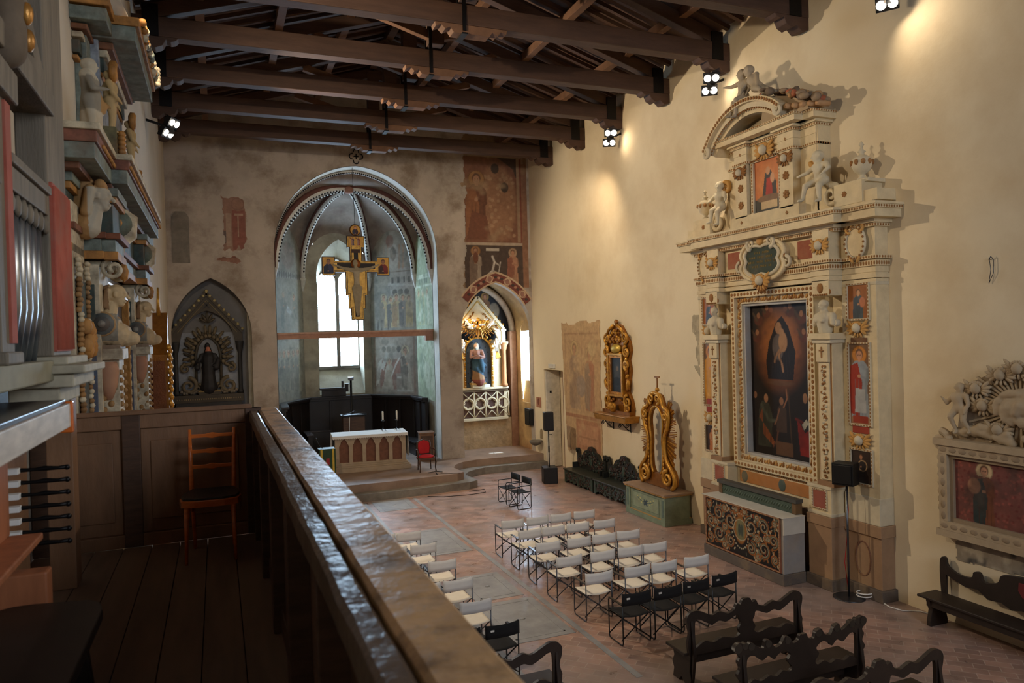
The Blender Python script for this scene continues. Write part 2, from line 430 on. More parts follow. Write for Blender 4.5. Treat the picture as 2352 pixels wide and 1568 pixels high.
M_BENCHG = mk('blackened_green_wood', None, .4, var=.4, vscale=10, bump=.2, bscale=50)

def glass_mat():
    m = bpy.data.materials.new('window_glass'); m.use_nodes = True; nt = m.node_tree; nt.nodes.clear()
    o = nt.nodes.new('ShaderNodeOutputMaterial'); mix = nt.nodes.new('ShaderNodeMixShader'); mix.inputs[0].default_value = .06
    t = nt.nodes.new('ShaderNodeBsdfTransparent'); t.inputs[0].default_value = (.95, .98, 1, 1)
    g = nt.nodes.new('ShaderNodeBsdfGlossy'); g.inputs['Roughness'].default_value = .1
    nt.links.new(t.outputs[0], mix.inputs[1]); nt.links.new(g.outputs[0], mix.inputs[2]); nt.links.new(mix.outputs[0], o.inputs[0])
    return m
M_GLASS = glass_mat()
def emit_mat(name, col, st):
    m = bpy.data.materials.new(name); m.use_nodes = True; nt = m.node_tree; b = nt.nodes['Principled BSDF']
    b.inputs['Emission Color'].default_value = col; b.inputs['Emission Strength'].default_value = st; return m
M_LAMP = emit_mat('lit_floodlight_lens', (1, .93, .8, 1), 14)

def floor_mat():
    m = bpy.data.materials.new('terracotta_brick_floor'); m.use_nodes = True; nt = m.node_tree; N = nt.nodes; L = nt.links
    b = N['Principled BSDF']; tc = N.new('ShaderNodeTexCoord'); mp = N.new('ShaderNodeMapping')
    mp.inputs['Rotation'].default_value = (0, 0, PI/4); L.new(tc.outputs['Object'], mp.inputs[0])
    br = N.new('ShaderNodeTexBrick'); br.inputs['Color1'].default_value = K(178,142,126); br.inputs['Color2'].default_value = K(142,114,104)
    br.inputs['Mortar'].default_value = K(186,164,150); br.inputs['Scale'].default_value = 1.0
    br.inputs['Brick Width'].default_value = .32; br.inputs['Row Height'].default_value = .16; br.inputs['Mortar Size'].default_value = .006
    br.inputs['Bias'].default_value = -.1; L.new(mp.outputs[0], br.inputs['Vector'])
    n = N.new('ShaderNodeTexNoise'); n.inputs['Scale'].default_value = .55; n.inputs['Detail'].default_value = 6; L.new(tc.outputs['Object'], n.inputs['Vector'])
    mr = N.new('ShaderNodeMapRange'); mr.inputs[1].default_value = .42; mr.inputs[2].default_value = .62; mr.inputs[4].default_value = .7; L.new(n.outputs['Fac'], mr.inputs[0])
    mx = N.new('ShaderNodeMix'); mx.data_type = 'RGBA'; L.new(mr.outputs[0], mx.inputs[0]); L.new(br.outputs['Color'], mx.inputs[6]); mx.inputs[7].default_value = K(142,130,126)
    n2 = N.new('ShaderNodeTexNoise'); n2.inputs['Scale'].default_value = 3; n2.inputs['Detail'].default_value = 5; L.new(tc.outputs['Object'], n2.inputs['Vector'])
    m2 = N.new('ShaderNodeMapRange'); m2.inputs[1].default_value = .3; m2.inputs[2].default_value = .7; m2.inputs[3].default_value = .78; m2.inputs[4].default_value = 1.15; L.new(n2.outputs['Fac'], m2.inputs[0])
    mm = N.new('ShaderNodeMix'); mm.data_type = 'RGBA'; mm.blend_type = 'MULTIPLY'; mm.inputs[0].default_value = 1; L.new(mx.outputs[2], mm.inputs[6]); L.new(m2.outputs[0], mm.inputs[7])
    L.new(mm.outputs[2], b.inputs['Base Color'])
    m3 = N.new('ShaderNodeMapRange'); m3.inputs[1].default_value = .3; m3.inputs[2].default_value = .7; m3.inputs[3].default_value = .26; m3.inputs[4].default_value = .48; L.new(n2.outputs['Fac'], m3.inputs[0]); L.new(m3.outputs[0], b.inputs['Roughness'])
    bp = N.new('ShaderNodeBump'); bp.inputs['Strength'].default_value = .25; bp.inputs['Distance'].default_value = .01; L.new(br.outputs['Fac'], bp.inputs['Height']); bp.invert = True
    bp2 = N.new('ShaderNodeBump'); bp2.inputs['Strength'].default_value = .2; bp2.inputs['Distance'].default_value = .02; L.new(n2.outputs['Fac'], bp2.inputs['Height']); L.new(bp.outputs[0], bp2.inputs['Normal']); L.new(bp2.outputs[0], b.inputs['Normal'])
    return m
M_FLOOR = floor_mat()
# ------------------------------------------------------------------ room shell
XL, XR, YF, YR = -1.32, 10.58, 24.3, -6.0
XC = 4.63; EAVE = 11.22; RIDGE = 13.1
def arch(x0, x1, zs, za, n=14):
    """two-centred arch from (x0,zs) over (xm,za) to (x1,zs)"""
    a = (x1-x0)/2; h = za-zs; xm = (x0+x1)/2; R = (a*a+h*h)/(2*a); t1 = math.atan2(h, a-R) if R != a else PI/2
    L = [(x0+R-R*math.cos(t), zs+R*math.sin(t)) for t in [(PI-t1 if False else math.acos(max(-1, min(1, (R-a)/R))))*k/n for k in range(n+1)]]
    return L+[(2*xm-x, z) for x, z in reversed(L[:-1])]

mb = MB(); mb.box(XL, XR+.7, YR, YF+.7, -.3, 0); struct('floor', mb, M_FLOOR)
mb = MB(); mb.box(XL-.3, XL, YR, YF, 0, EAVE+.1); struct('wall_left', mb, M_PLASTER_L)
# right wall with the deep doorway
mb = MB(); pts = [(-YF, 0), (-23.42, 0), (-23.42, 3.44), (-21.9, 3.44), (-21.9, 0), (-YR, 0), (-YR, EAVE+.1), (-YF, EAVE+.1)]
mb.prism(pts, 0, .6, None, T(XR, 0, 0, R_ROT)); mb.box(XR+.6, XR+.65, 21.5, 23.8, 0, 3.8); struct('wall_right', mb, M_PLASTER)
mb = MB(); mb.box(XL-.3, XR+.6, YR-.3, YR, 0, 13.6); struct('wall_front', mb, M_PLASTER_L)
# far wall: niche, great arch, chapel arch
A_N = arch(-1.27, 1.02, 4.95, 6.66); A_M = arch(1.76, 7.08, 7.5, 10.36, 22); A_C = arch(7.88, 10.55, 4.8, 6.52)
outl = [(XL, 0), (-1.27, 0)]+A_N+[(1.02, 0), (1.76, 0)]+A_M+[(7.08, 0), (7.88, 0)]+A_C+[(10.55, 0), (XR+.3, 0), (XR+.3, EAVE+.4), (XC, RIDGE+.5), (XL, EAVE+.4)]
mb = MB(); mb.prism(outl, YF, YF+.3); struct('wall_back', mb, M_PLASTER_OLD)
mb = MB(); mb.prism([(-1.5, 0), (1.3, 0), (1.3, 7), (-1.5, 7)], YF+.66, YF+.76); nl = [(-1.275, 0)]+A_N+[(1.025, 0)]; n = len(nl); mb.add([(x, YF+.1, z) for x, z in nl]+[(x, YF+.66, z) for x, z in nl], [(i, i+1, n+i+1, n+i) for i in range(n-1)]); struct('wall_niche', mb, mk('niche_plaster', K(128,126,124), .95, var=.25, vscale=2))
# chapel behind the right arch: vault, back wall, window wall
mb = MB(); mb.prism([(7.6, 0), (10.9, 0), (10.9, 7), (7.6, 7)], 26.3, 26.5)
o2 = [(7.6, 4.8)]+[(x, z) for x, z in arch(7.75, 10.62, 4.8, 6.7)]+[(10.8, 4.8), (10.8, 7.2), (7.6, 7.2)]
mb.prism(o2, YF+.301, 26.3); mb.box(7.5, 7.7, YF+.301, 26.3, 0, 5.2)
struct('wall_chapel', mb, mk('chapel_plaster', K(186,158,116), .9, var=.3, vscale=2, dirt=K(140,96,70), damt=.5))
wz = [(-25.5, 2.15), (-24.62, 2.15), (-24.62, 4.75), (-24.75, 5.05), (-25.06, 5.2), (-25.35, 5.05), (-25.5, 4.75)]
mb = MB(); mb.prism([(-26.3, .3), (-24.96, .3), (-24.3-.66, 7), (-26.3, 7)], 0, .1, None, T(10.6, 0, 0, R_ROT)) if False else None
mb = MB(); mb.prism([(-26.3, 0), (-24.31, 0), (-24.31, 6.6), (-26.3, 6.6)], 0, .06, None, T(10.58, 0, 0, R_ROT), holes=[wz]); mb.add([(10.64, 24.4, 2.1), (10.64, 25.55, 2.1), (10.76, 25.55, 2.95), (10.76, 24.4, 2.95)], [(0, 1, 2, 3)])
struct('wall_chapel_side', mb, mk('chapel_side_plaster', K(192,160,112), .9, var=.35, vscale=2, dirt=K(150,84,60), damt=.6))
mb = MB(); mb.box(10.70, 10.72, 24.4, 25.55, 2.0, 5.3); o = mb.build('window_2', M_GLASS); tag(o, kind='structure')
# chancel platform with its two swept stone steps
def rounded(pts, z0, z1):
    m = MB(); vs = [(x, y, z0) for x, y in pts]+[(x, y, z1) for x, y in pts]; n = len(pts)
    tri = tessellate_polygon([[Vector((x, y, 0)) for x, y in pts]])
    fs = []
    for t in tri:
        a, b, c = [pts[i] for i in t]; ar = (b[0]-a[0])*(c[1]-a[1])-(c[0]-a[0])*(b[1]-a[1])
        t = tuple(t) if ar > 0 else tuple(reversed(t)); fs.append(tuple(n+i for i in t))
    ar = sum(pts[i][0]*pts[(i+1) % n][1]-pts[(i+1) % n][0]*pts[i][1] for i in range(n))
    for i in range(n):
        j = (i+1) % n; q = (i, j, n+j, n+i); fs.append(q if ar > 0 else tuple(reversed(q)))
    m.add(vs, fs); return m
def sweep_edge(off):
    """front edge of a step: straight before the altar, then curving back to the right wall"""
    p = [(XL, 21.55-off), (4.8, 21.42-off), (6.75+off*.8, 21.6-off), (7.0+off, 21.75-off*.9), (6.98+off, 22.2-off*.4), (6.95+off, 22.6-off*.4), (7.15+off, 23.1-off*.7), (7.55+off*.9, 23.5-off), (8.1+off*.5, 23.68-off), (8.6, 23.7-off), (XR, 23.62-off)]
    return p
mb = rounded(sweep_edge(.34)+[(XR, 24.31), (10.9, 29.6), (XL, 29.6)], 0, .22); struct('floor_lower_step', mb, M_STONE)
mb = rounded(sweep_edge(0)+[(XR, 24.31), (10.9, 29.6), (XL, 29.6)], .22, .45)
struct('floor_chancel', mb, mk('chancel_paving', K(150,126,108), .5, var=.3, vscale=1.6, dirt=K(110,92,80), damt=.6, dscale=1.2))
# apse
AP = [(1.75, 24.95), (1.85, 27.0), (3.08, 29.0), (5.66, 29.0), (7.0, 27.0), (7.08, 24.95)]
KEY = Vector((4.42, 26.0, 10.0)); ZS = 7.05
def rib(p, t):
    h = 1-math.cos(t*PI/2)
    return Vector((p[0]+(KEY.x-p[0])*h, p[1]+(KEY.y-p[1])*h, ZS+(KEY.z-ZS)*math.sin(t*PI/2)))
def wall_top(s): return ZS+1.75*math.sqrt(max(0, 1-(2*s-1)**2))
mb = MB()
for i in range(5):
    a, b = AP[i], AP[i+1]
    if i == 2: continue
    n = 16; vs = []; fs = []
    for k in range(n+1):
        s = k/n; x = a[0]+(b[0]-a[0])*s; y = a[1]+(b[1]-a[1])*s; vs += [(x, y, .3), (x, y, wall_top(s))]
    for k in range(n): fs.append((2*k, 2*k+1, 2*k+3, 2*k+2))
    mb.add(vs, fs)
# window wall with splayed opening
wa = arch(3.62, 5.36, 7.1, 8.55, 10); wg = arch(3.68, 5.26, 6.5, 7.75, 10)
hole = [(3.62, 2.55)]+wa+[(5.36, 2.55)]
top = [(3.08+(2.58)*k/16, wall_top(k/16)) for k in range(16, -1, -1)]
mb.prism([(3.08, .3), (5.66, .3)]+top, 29.0, 29.05, holes=[hole])
ho = [(3.62, 2.55)]+wa+[(5.36, 2.55)]; hg = [(3.68, 3.6)]+wg+[(5.26, 3.6)]; n = len(ho)
mb.add([(x, 29.05, z) for x, z in ho]+[(x, 29.7, z) for x, z in hg], [(i, (i+1) % n, n+(i+1) % n, n+i) for i in range(n)])
# vault webs
vb = mb; mb = MB()
for i in range(6):
    a, b = AP[i], AP[(i+1) % 6]; n = 12; m = 12; vs = []; fs = []; rise = 1.75 if i < 5 else 3.7
    for k in range(n+1):
        t = k/n
        for q in range(m+1):
            s = q/m; p = rib(a, t)*(1-s)+rib(b, t)*s; p.z += rise*math.sqrt(max(0, 1-(2*s-1)**2))*(1-t)**2; vs.append(p)
    for k in range(n):
        for q in range(m): fs.append((k*(m+1)+q, k*(m+1)+q+1, (k+1)*(m+1)+q+1, (k+1)*(m+1)+q))
    mb.add(vs, fs, None, None, True)
vb.box(.9, 1.1, YF+.31, 30, 0, 11.6); vb.box(7.35, 7.48, YF+.31, 30, 0, 11.6); vb.box(.9, 7.48, YF+.31, 30, 11.5, 11.6)  # unseen outer shell added to stop sky light leaking through vault gaps
vb.prism([(.9, 0), (7.48, 0), (7.48, 11.6), (.9, 11.6)], 29.8, 29.85, None, None, [[(3.4, 2.4), (5.6, 2.4), (5.6, 8.8), (3.4, 8.8)]])
struct('wall_apse', vb, M_APSE); struct('ceiling_apse', mb, mk('vault_plaster', K(136,124,112), .92, var=.3, vscale=1.5, dirt=K(92,70,60), damt=.7))
# ribs: pale with dark dots, dark red side bands
mb = MB(); c1 = K(206,204,196); c2 = K(96,62,54); c3 = K(40,36,36)
for p in AP:
    pts = [rib(p, t/18) for t in range(19)]
    inn = [q+(Vector((4.42, 25.2, 7.0))-q).normalized()*.09 for q in pts]
    mb.tube(pts, .13, 6, c2); mb.tube(inn, .10, 6, c1)
    for k in range(1, 18):
        for f in (0, .5):
            q = inn[k].lerp(inn[k+1] if k < 18 else inn[k], f); q = q+(Vector((4.42, 24.0, 6.5))-q).normalized()*.1; mb.ell(q, .035, c3, 5, 4)
    mb.lathe([(.05, -.5), (.1, -.3), (.14, -.1), (.17, 0)], (pts[0].x, pts[0].y, ZS), 8, c1)
mb.ell((KEY.x, KEY.y-.05, KEY.z-.12), (.2, .2, .14), K(150,110,96))
# edge moulding of the great arch seen from the nave
for z, y, r, c in ((0, YF+.66, .06, c1), (0, YF+.76, .06, c2)):
    am = arch(1.80, 7.04, 7.5, 10.3, 22); mb.tube([(x, y, zz) for x, zz in am], r, 6, c)
am = arch(1.83, 7.01, 7.5, 10.26, 60)
for x, z in am: mb.ell((x, YF+.60, z), .03, c3, 5, 4)
struct('trim_1', mb, M_FRESCO)
mb = MB(); al = [(1.772, .45)]+[(4.42+(x-4.42)*.9955, z-.012) for x, z in A_M]+[(7.068, .45)]; n = len(al)
mb.add([(x, YF+.004, z) for x, z in al]+[(x, YF+.6, z) for x, z in al], [(i, i+1, n+i+1, n+i) for i in range(n-1)])
struct('trim_4', mb, mk('whitewashed_reveal', K(222,218,206), .9, var=.15, vscale=1.5, dirt=K(170,170,164), damt=.5))
# tracery plate: two round-headed lancets, circle and side lights
mb = MB(); MU = 29.6
def rh(x0, x1, z0, zs): r_ = (x1-x0)/2; return [(x0, z0), (x1, z0)]+[((x0+x1)/2+r_*math.cos(a*PI/10), zs+r_*math.sin(a*PI/10)) for a in range(11)]
plate = [(3.6, 3.5), (5.36, 3.5), (5.36, 6.9)]+[(x, z) for x, z in arch(3.6, 5.36, 6.9, 8.2, 8)[::-1]][1:-1]+[(3.6, 6.9)]
hl = [rh(3.72, 4.40, 5.02, 6.98), rh(4.54, 5.24, 5.02, 6.98), [(3.72, 3.62), (4.40, 3.62), (4.40, 4.90), (3.72, 4.90)], [(4.54, 3.62), (5.24, 3.62), (5.24, 4.90), (4.54, 4.90)],
      [(4.47+.2*math.cos(a*PI/8), 7.62+.2*math.sin(a*PI/8)) for a in range(16)], [(3.72, 7.1), (3.86, 7.3), (4.12, 7.42), (4.18, 7.66), (3.9, 7.56), (3.74, 7.34)], [(5.24, 7.1), (5.22, 7.34), (5.05, 7.56), (4.78, 7.66), (4.84, 7.42), (5.1, 7.3)]]
mb.prism(plate, MU-.05, MU+.05, None, None, hl)
o = mb.build('window_1', M_STONE); tag(o, kind='structure')
mb = MB(); mb.box(3.6, 5.36, 29.66, 29.68, 3.5, 7.9); o = mb.build('pane', M_GLASS, o)
# timber cill beam across the apse
mb = MB(); mb.box(1.7, 7.12, 25.0, 25.16, 4.72, 4.92, K(168,128,108)); mb.box(1.7, 7.12, 24.97, 25.19, 4.88, 4.94, K(186,150,130)); mb.box(6.8, 7.1, 25.0, 25.16, 4.55, 4.72, K(168,128,108))
struct('trim_2', mb, M_FRESCO)
# ceiling: two slopes of thin bricks laid on joists
for nm, xe in (('ceiling_left', XL), ('ceiling_right', XR)):
    m = MB(); a = (xe, EAVE+.08); b = (XC, RIDGE+.12)
    if xe < XC: a = (xe-.3, EAVE); pts = [a, b, (b[0], b[1]+.1), (a[0], a[1]+.1)]
    else: a = (xe+.6, EAVE-.1); pts = [b, a, (a[0], a[1]+.1), (b[0], b[1]+.1)]
    m.prism(pts, YR, YF+.1); struct(nm, m, M_TILE)

# ------------------------------------------------------------------ frescoes
def panel(nm, label, cat, cv, M, mat=None, mask=None, kind=None):
    o = cv.build(nm, mat or M_FRESCO, None, M, mask); tag(o, label, cat, None, kind); return o
def ragged(seed, cell=.25, lo=.5, edge=.12):
    def f(s):
        d = np.minimum(np.minimum(s.X, s.w-s.X)/edge, np.minimum(s.Z, s.h-s.Z)/edge)
        return d > s.vnoise(seed, cell)*2-.35
    return f
PK = lambda a: tuple(a)
def face(a, b):
    d = Vector((b[0]-a[0], b[1]-a[1])); return math.atan2(d.y, d.x), d.length
def apse_cv(i, seed, res=26):
    a, b = AP[i], AP[i+1]; th, L = face(a, b); cv = Cv(L, 6.5, res, K(134,130,118))
    return cv, T(a[0]+.012*math.sin(th), a[1]-.012*math.cos(th), 2.4, th), (lambda s: (s.Z < ZS-2.4+1.75*np.sqrt(np.clip(1-(2*s.X/s.w-1)**2, 0, 1))-.02))
def arch_band(cv, x0, x1, z, n, col):
    for k in range(n):
        xx = x0+(x1-x0)*(k+.5)/n; cv.ell(xx, z, (x1-x0)/n*.42, .12, col)
# right angled face: seated scene below, group of robed figures before buildings above
cv, M, mk_ = apse_cv(3, 1)
cv.rect(.12, 2.3, .1, 2.42, K(128,104,92)); cv.rect(.2, 2.2, .18, 2.3, K(150,138,124)); cv.rect(.45, 1.9, .3, 1.9, K(134,92,80))
cv.ell(1.2, 1.75, .75, .3, K(170,160,146)); cv.rect(.4, 2.0, 1.5, 1.78, K(158,148,136)); arch_band(cv, .55, 1.85, 1.84, 5, K(64,62,58))
cv.poly([(.2, .4), (.35, 1.3), (.6, 1.5), (.5, .9), (.35, .5)], K(188,182,170)); cv.poly([(.5, 1.1), (.8, 1.75), (.9, 1.65), (.65, 1.0)], K(192,188,178))
cv.saint(.9, .28, 1.2, K(170,158,138), K(186,178,160), K(180,166,138), lean=.05); cv.poly([(.5, .28), (1.15, .28), (1.05, .9), (.8, 1.0)], K(166,154,136))
cv.line([(1.05, .8), (1.3, 1.25), (1.5, 1.5)], .05, K(196,190,178)); cv.rect(1.3, 2.15, .25, .9, K(140,128,116)); cv.rect(1.35, 1.65, .7, .78, K(188,180,168))
cv.saint(1.85, .3, 1.62, K(176,166,148), K(92,84,78), K(188,170,136), lean=-.06, arm=-1); cv.rect(1.35, 2.15, .22, .28, K(196,190,178))
cv.rect(.05, 2.35, 2.55, 4.35, K(122,120,112)); cv.poly([(1.1, 3.9), (1.1, 4.75), (2.3, 4.75), (2.3, 3.6), (1.9, 3.6), (1.9, 3.9)], K(158,152,142))
for x in (1.2, 1.5, 1.8, 2.05): cv.rect(x, x+.1, 4.35, 4.6, K(70,68,66))
cv.poly([(1.0, 4.3), (2.3, 4.2), (2.3, 4.28), (1.0, 4.4)], K(176,170,160)); arch_band(cv, 1.2, 2.1, 4.02, 3, K(78,76,72))
for x, c, mm in ((.75, K(176,156,112), K(120,112,100)), (1.12, K(182,162,118), K(84,86,88)), (1.42, K(166,148,110), K(150,120,84)), (1.75, K(120,116,110), K(90,90,92)), (2.05, K(174,152,104), None)):
    cv.saint(x, 2.66, 1.25+.1*math.sin(x*9), c, mm, K(172,160,132))
for x in (.4, .6, .95): cv.line([(x, 2.6), (x+.03, 2.95)], .045, K(60,56,56))
cv.rect(0, 2.4, 4.75, 4.95, K(156,150,140)); cv.rect(0, 2.4, 4.8, 4.84, K(90,72,64))
cv.ell(1.3, 5.4, .32, .5, K(178,172,160)); cv.ell(1.3, 5.5, .16, .28, K(92,74,66)); cv.ell(1.15, 6.0, .2, .25, K(120,80,68))
for x in (.8, 1.0, 1.6, 1.8): cv.line([(x, 4.95), (x+.05, 5.8)], .07, K(156,112,80), .7)
cv.mottle(3, .5, .28); cv.wear(4, .6, K(160,154,140), .52, 5, .6); cv.wear(5, .35, K(88,86,80), .58, 6, .6)
cv.fade(K(142,136,122), .3)
panel('fresco', 'faded fresco of robed figures on the apse wall just right of the tall window', 'fresco', cv, M, mask=mk_)
cv, M, mk_ = apse_cv(4, 1); cv.C[:] = K(150,160,128)[:3]
for k in range(5): cv.rect(.5+k*.22, .62+k*.22, 4.2, 4.4, K(104,116,96))
cv.rect(.3, 1.9, 4.42, 4.55, K(196,204,176)); cv.rect(.2, 2.0, 4.1, 4.16, K(196,204,176))
for k in range(3): cv.saint(.4+k*.5, 2.7, 1.3, K(168,166,118), K(136,152,120), K(186,180,130))
cv.ell(.6, 1.2, .3, .5, K(120,134,110)); cv.ell(1.2, .9, .35, .5, K(172,176,150)); cv.mottle(9, .4, .22); cv.wear(10, .5, K(190,192,166), .5, 5, .8); cv.wear(11, .3, K(112,122,94), .56, 6, .7)
cv.fade(K(150,158,132), .25)
panel('fresco', 'greenish flaking fresco on the apse side wall beside the right jamb', 'fresco', cv, M, mask=mk_)
cv, M, mk_ = apse_cv(1, 1); cv.rect(0, 2.4, 2.42, 2.5, K(106,92,86)); cv.rect(0, 2.4, 4.55, 4.8, K(152,148,138)); arch_band(cv, .1, 2.2, 4.68, 12, K(84,80,78))
for k in range(5): cv.saint(.35+k*.36, .35+.05*(k % 2), 1.65-.1*(k % 2), K(150,144,124), K(120,118,106), K(160,152,128)); cv.ell(.35+k*.36, 2.1, .2, .2, K(160,156,140), .6)
cv.poly([(.9, 3.4), (1.5, 3.1), (1.6, 3.25), (1.0, 3.6)], K(184,182,174)); cv.saint(.8, 2.7, 1.4, K(140,136,122), K(112,112,104), K(156,148,124)); cv.saint(1.6, 2.7, 1.3, K(132,128,112), None, K(150,142,118))
cv.ell(1.2, 5.4, .5, .5, K(120,92,84), .6); cv.mottle(13, .5, .3); cv.wear(14, .7, K(150,146,132), .48, 4, .75); cv.wear(15, .4, K(84,82,76), .58, 6, .7)
cv.fade(K(140,136,122), .35)
panel('fresco', 'very faded fresco with a row of pale saints left of the tall window', 'fresco', cv, M, mask=mk_)
# far wall fragments
cv = Cv(.78, 1.75, 60, K(150,112,96)); cv.rect(.33, .7, .1, 1.3, K(134,62,52)); cv.ell(.5, 1.45, .13, .17, K(150,110,92)); cv.ring(.5, 1.5, .18, .02, K(128,90,76)); cv.rect(.15, .3, .2, 1.2, K(176,152,132)); cv.rect(.02, .14, .3, .65, K(70,66,70))
cv.line([(.5, 1.2), (.5, .5)], .02, K(176,150,130)); cv.rect(.4, .65, 1.15, 1.2, K(180,150,130)); cv.poly([(.4, .0), (.5, .25), (.6, 0)], K(160,140,122)); cv.mottle(21, .2, .25)
cv.fade(K(146,122,108), .4)
panel('fresco', 'small red fragment of a standing saint on the bare plaster above the left niche', 'fresco', cv, T(.22, YF-.008, 7.45), mask=ragged(22, .22))
cv = Cv(.9, .25, 50, K(140,104,88)); cv.mottle(24, .2, .3); cv.line([(0, .2), (.9, .2)], .02, K(110,70,60))
panel('fresco', 'thin strip of red painted border under the small saint fragment', 'fresco', cv, T(-.05, YF-.008, 7.1), mask=ragged(23, .2))
m = MB(); m.prism([(-1.16, 7.12), (-.68, 7.12), (-.68, 8.5), (-.78, 8.66), (-1.06, 8.66), (-1.16, 8.5)], YF-.03, YF-.002); o = m.build('blocked_opening', M_STONE); tag(o, 'grey walled-up narrow opening with clipped corners high on the far wall', 'blocked opening')
# big fresco right of the arch: patterned curtain scene over bust panel over painted arch border
cv = Cv(2.5, 5.6, 40, K(150,124,96)); W2 = 2.5
cv.rect(.15, 2.35, 1.55, 4.65, K(126,80,62)); cv.rect(.15, 2.1, 1.65, 4.6, K(132,88,68)); cv.ell(1.35, 3.0, .75, 1.35, K(158,116,88))
rg = random.Random(5)
for k in range(60): cv.ell(.7+rg.random()*1.3, 1.8+rg.random()*2.2, .06, .06, K(186,150,118), .8)
cv.ell(1.3, 4.2, .15, .18, K(52,48,46)); cv.ell(1.65, 3.55, .15, .18, K(60,54,50)); cv.poly([(1.35, 4.62), (2.2, 4.62), (2.2, 3.6), (2.0, 4.2)], K(52,46,44))
cv.saint(.6, 1.7, 2.3, K(112,68,50), K(150,98,66), K(170,126,80)); cv.poly([(.2, 1.7), (1.1, 1.7), (.95, 2.5), (.4, 2.7)], K(118,70,52))
cv.rect(2.12, 2.4, 1.6, 4.6, K(168,140,112)); cv.line([(2.26, 1.6), (2.26, 4.6)], .05, K(128,64,52)); cv.rect(.15, 2.4, 4.6, 4.68, K(170,150,124))
cv.rect(.1, 2.35, -.1, 1.5, K(58,52,52)); cv.rect(.1, 2.4, 1.48, 1.58, K(190,174,154))
cv.saint(.5, .05, 1.35, K(166,152,136), K(120,104,92), K(160,116,76)); cv.ell(.5, 1.05, .1, .2, K(110,62,44)); cv.saint(1.9, .1, 1.25, K(186,136,108), K(150,92,74), K(178,150,122))
cv.rect(.9, 1.4, 1.28, 1.38, K(200,192,178)); cv.line([(1.1, .55), (1.2, .9), (1.12, 1.1)], .05, K(206,200,190)); cv.line([(1.2, .9), (1.35, .8)], .03, K(206,200,190)); cv.line([(1.15, .6), (1.3, .5)], .03, K(206,200,190)); cv.line([(1.1, .6), (.98, .5)], .03, K(206,200,190)); cv.line([(1.35, .55), (1.42, .9)], .025, K(206,200,190))
cv.rect(2.3, 2.5, 0, 4.4, K(150,108,84)); cv.wear(31, .6, K(176,150,118), .56, 6, .7); cv.mottle(32, .3, .2)
cv.fade(K(112,90,72), .3)
panel('fresco', 'large brown and black fresco of saints above the small chapel arch', 'fresco', cv, T(7.98, YF-.012, 6.35), mask=lambda s: (np.minimum(s.X/.25, (s.h-s.Z)/.3) > s.vnoise(33, .3)*1.6-.3) & (np.hypot((s.X-1.22)/1.5, (s.Z+1.6)/1.95) > 1))
m = MB(); aa = arch(7.88, 10.52, 4.8, 6.52, 22); ab = arch(7.5, 10.9, 4.8, 6.92, 22); n = len(aa)
for q0, q1, c in ((0, .14, K(196,170,140)), (.14, .84, K(120,70,60)), (.84, 1, K(190,166,138))):
    for k in range(10, n-1):
        if ab[k+1][0] > XR or ab[k+1][0] < 7.9: continue
        P = [(a[0]+(b[0]-a[0])*q, YF-.014, a[1]+(b[1]-a[1])*q) for a, b, q in ((aa[k], ab[k], q0), (aa[k+1], ab[k+1], q0), (aa[k+1], ab[k+1], q1), (aa[k], ab[k], q1))]
        m.add(P, [(0, 1, 2, 3)], c)
for k in range(12, n-3):
    p_ = ((aa[k][0]+ab[k][0])/2, (aa[k][1]+ab[k][1])/2)
    if ab[k+1][0] > XR: continue
    if k % 6 == 2: m.ell((p_[0], YF-.012, p_[1]), (.14, .008, .14), K(196,170,140), 12, 6); m.ell((p_[0], YF-.016, p_[1]), (.09, .008, .1), K(150,110,96), 10, 6)
    else: m.ell((p_[0], YF-.012, p_[1]), (.07, .008, .05), K(170,130,110) if k % 2 else K(76,62,58), 8, 5)
o = m.build('painted_border', M_FRESCO); tag(o, 'painted red and cream border round the small chapel arch', 'fresco')
# right wall fresco strip beside the door
cv = Cv(2.65, 4.25, 36, K(196,164,124)); cv.rect(.15, 2.5, 1.35, 3.9, K(190,158,120)); cv.line([(.2, 3.85), (2.5, 3.85)], .03, K(150,110,84)); cv.line([(.25, 1.4), (.25, 3.85)], .03, K(160,120,92)); cv.line([(1.4, 1.4), (1.4, 3.9)], .03, K(166,128,98))
cv.saint(.9, 1.45, 2.1, K(150,132,120), K(128,108,100), K(196,170,120)); cv.saint(1.9, 1.45, 1.9, K(164,92,74), K(120,108,104), K(196,170,120)); cv.ell(2.1, 3.4, .25, .25, K(206,186,140)); cv.ell(1.3, 2.2, .3, .35, K(126,122,124))
cv.rect(.1, 2.55, 1.18, 1.3, K(150,84,66)); cv.rect(.9, 2.5, .2, 1.15, K(164,96,76)); cv.rect(1.05, 2.35, .35, 1.0, K(186,126,100)); cv.line([(1.1, .6), (2.3, .6)], .03, K(140,80,64)); cv.rect(.1, .5, .15, .85, K(98,86,82))
cv.wear(41, .6, K(206,178,136), .5, 5, .75); cv.wear(42, .3, K(156,122,96), .6, 6, .6); cv.mottle(43, .3, .16)
cv.fade(K(190,160,122), .45)
panel('fresco', 'tall worn fresco strip of faint saints on the right wall beside the doorway', 'fresco', cv, Matrix.Translation(RW(21.9, .8, .012)) @ Matrix.Rotation(R_ROT, 4, 'Z'), mask=lambda s: (np.minimum(np.minimum(s.X, s.w-s.X)/.15, np.minimum(s.Z/.35, (s.h-s.Z)/.18)) > s.vnoise(44, .35)*1.5-.4) & (s.X > .35*(s.h-s.Z)/s.h*.7))
cv = Cv(.45, 1.6, 40, K(176,164,138)); cv.mottle(45, .15, .3)
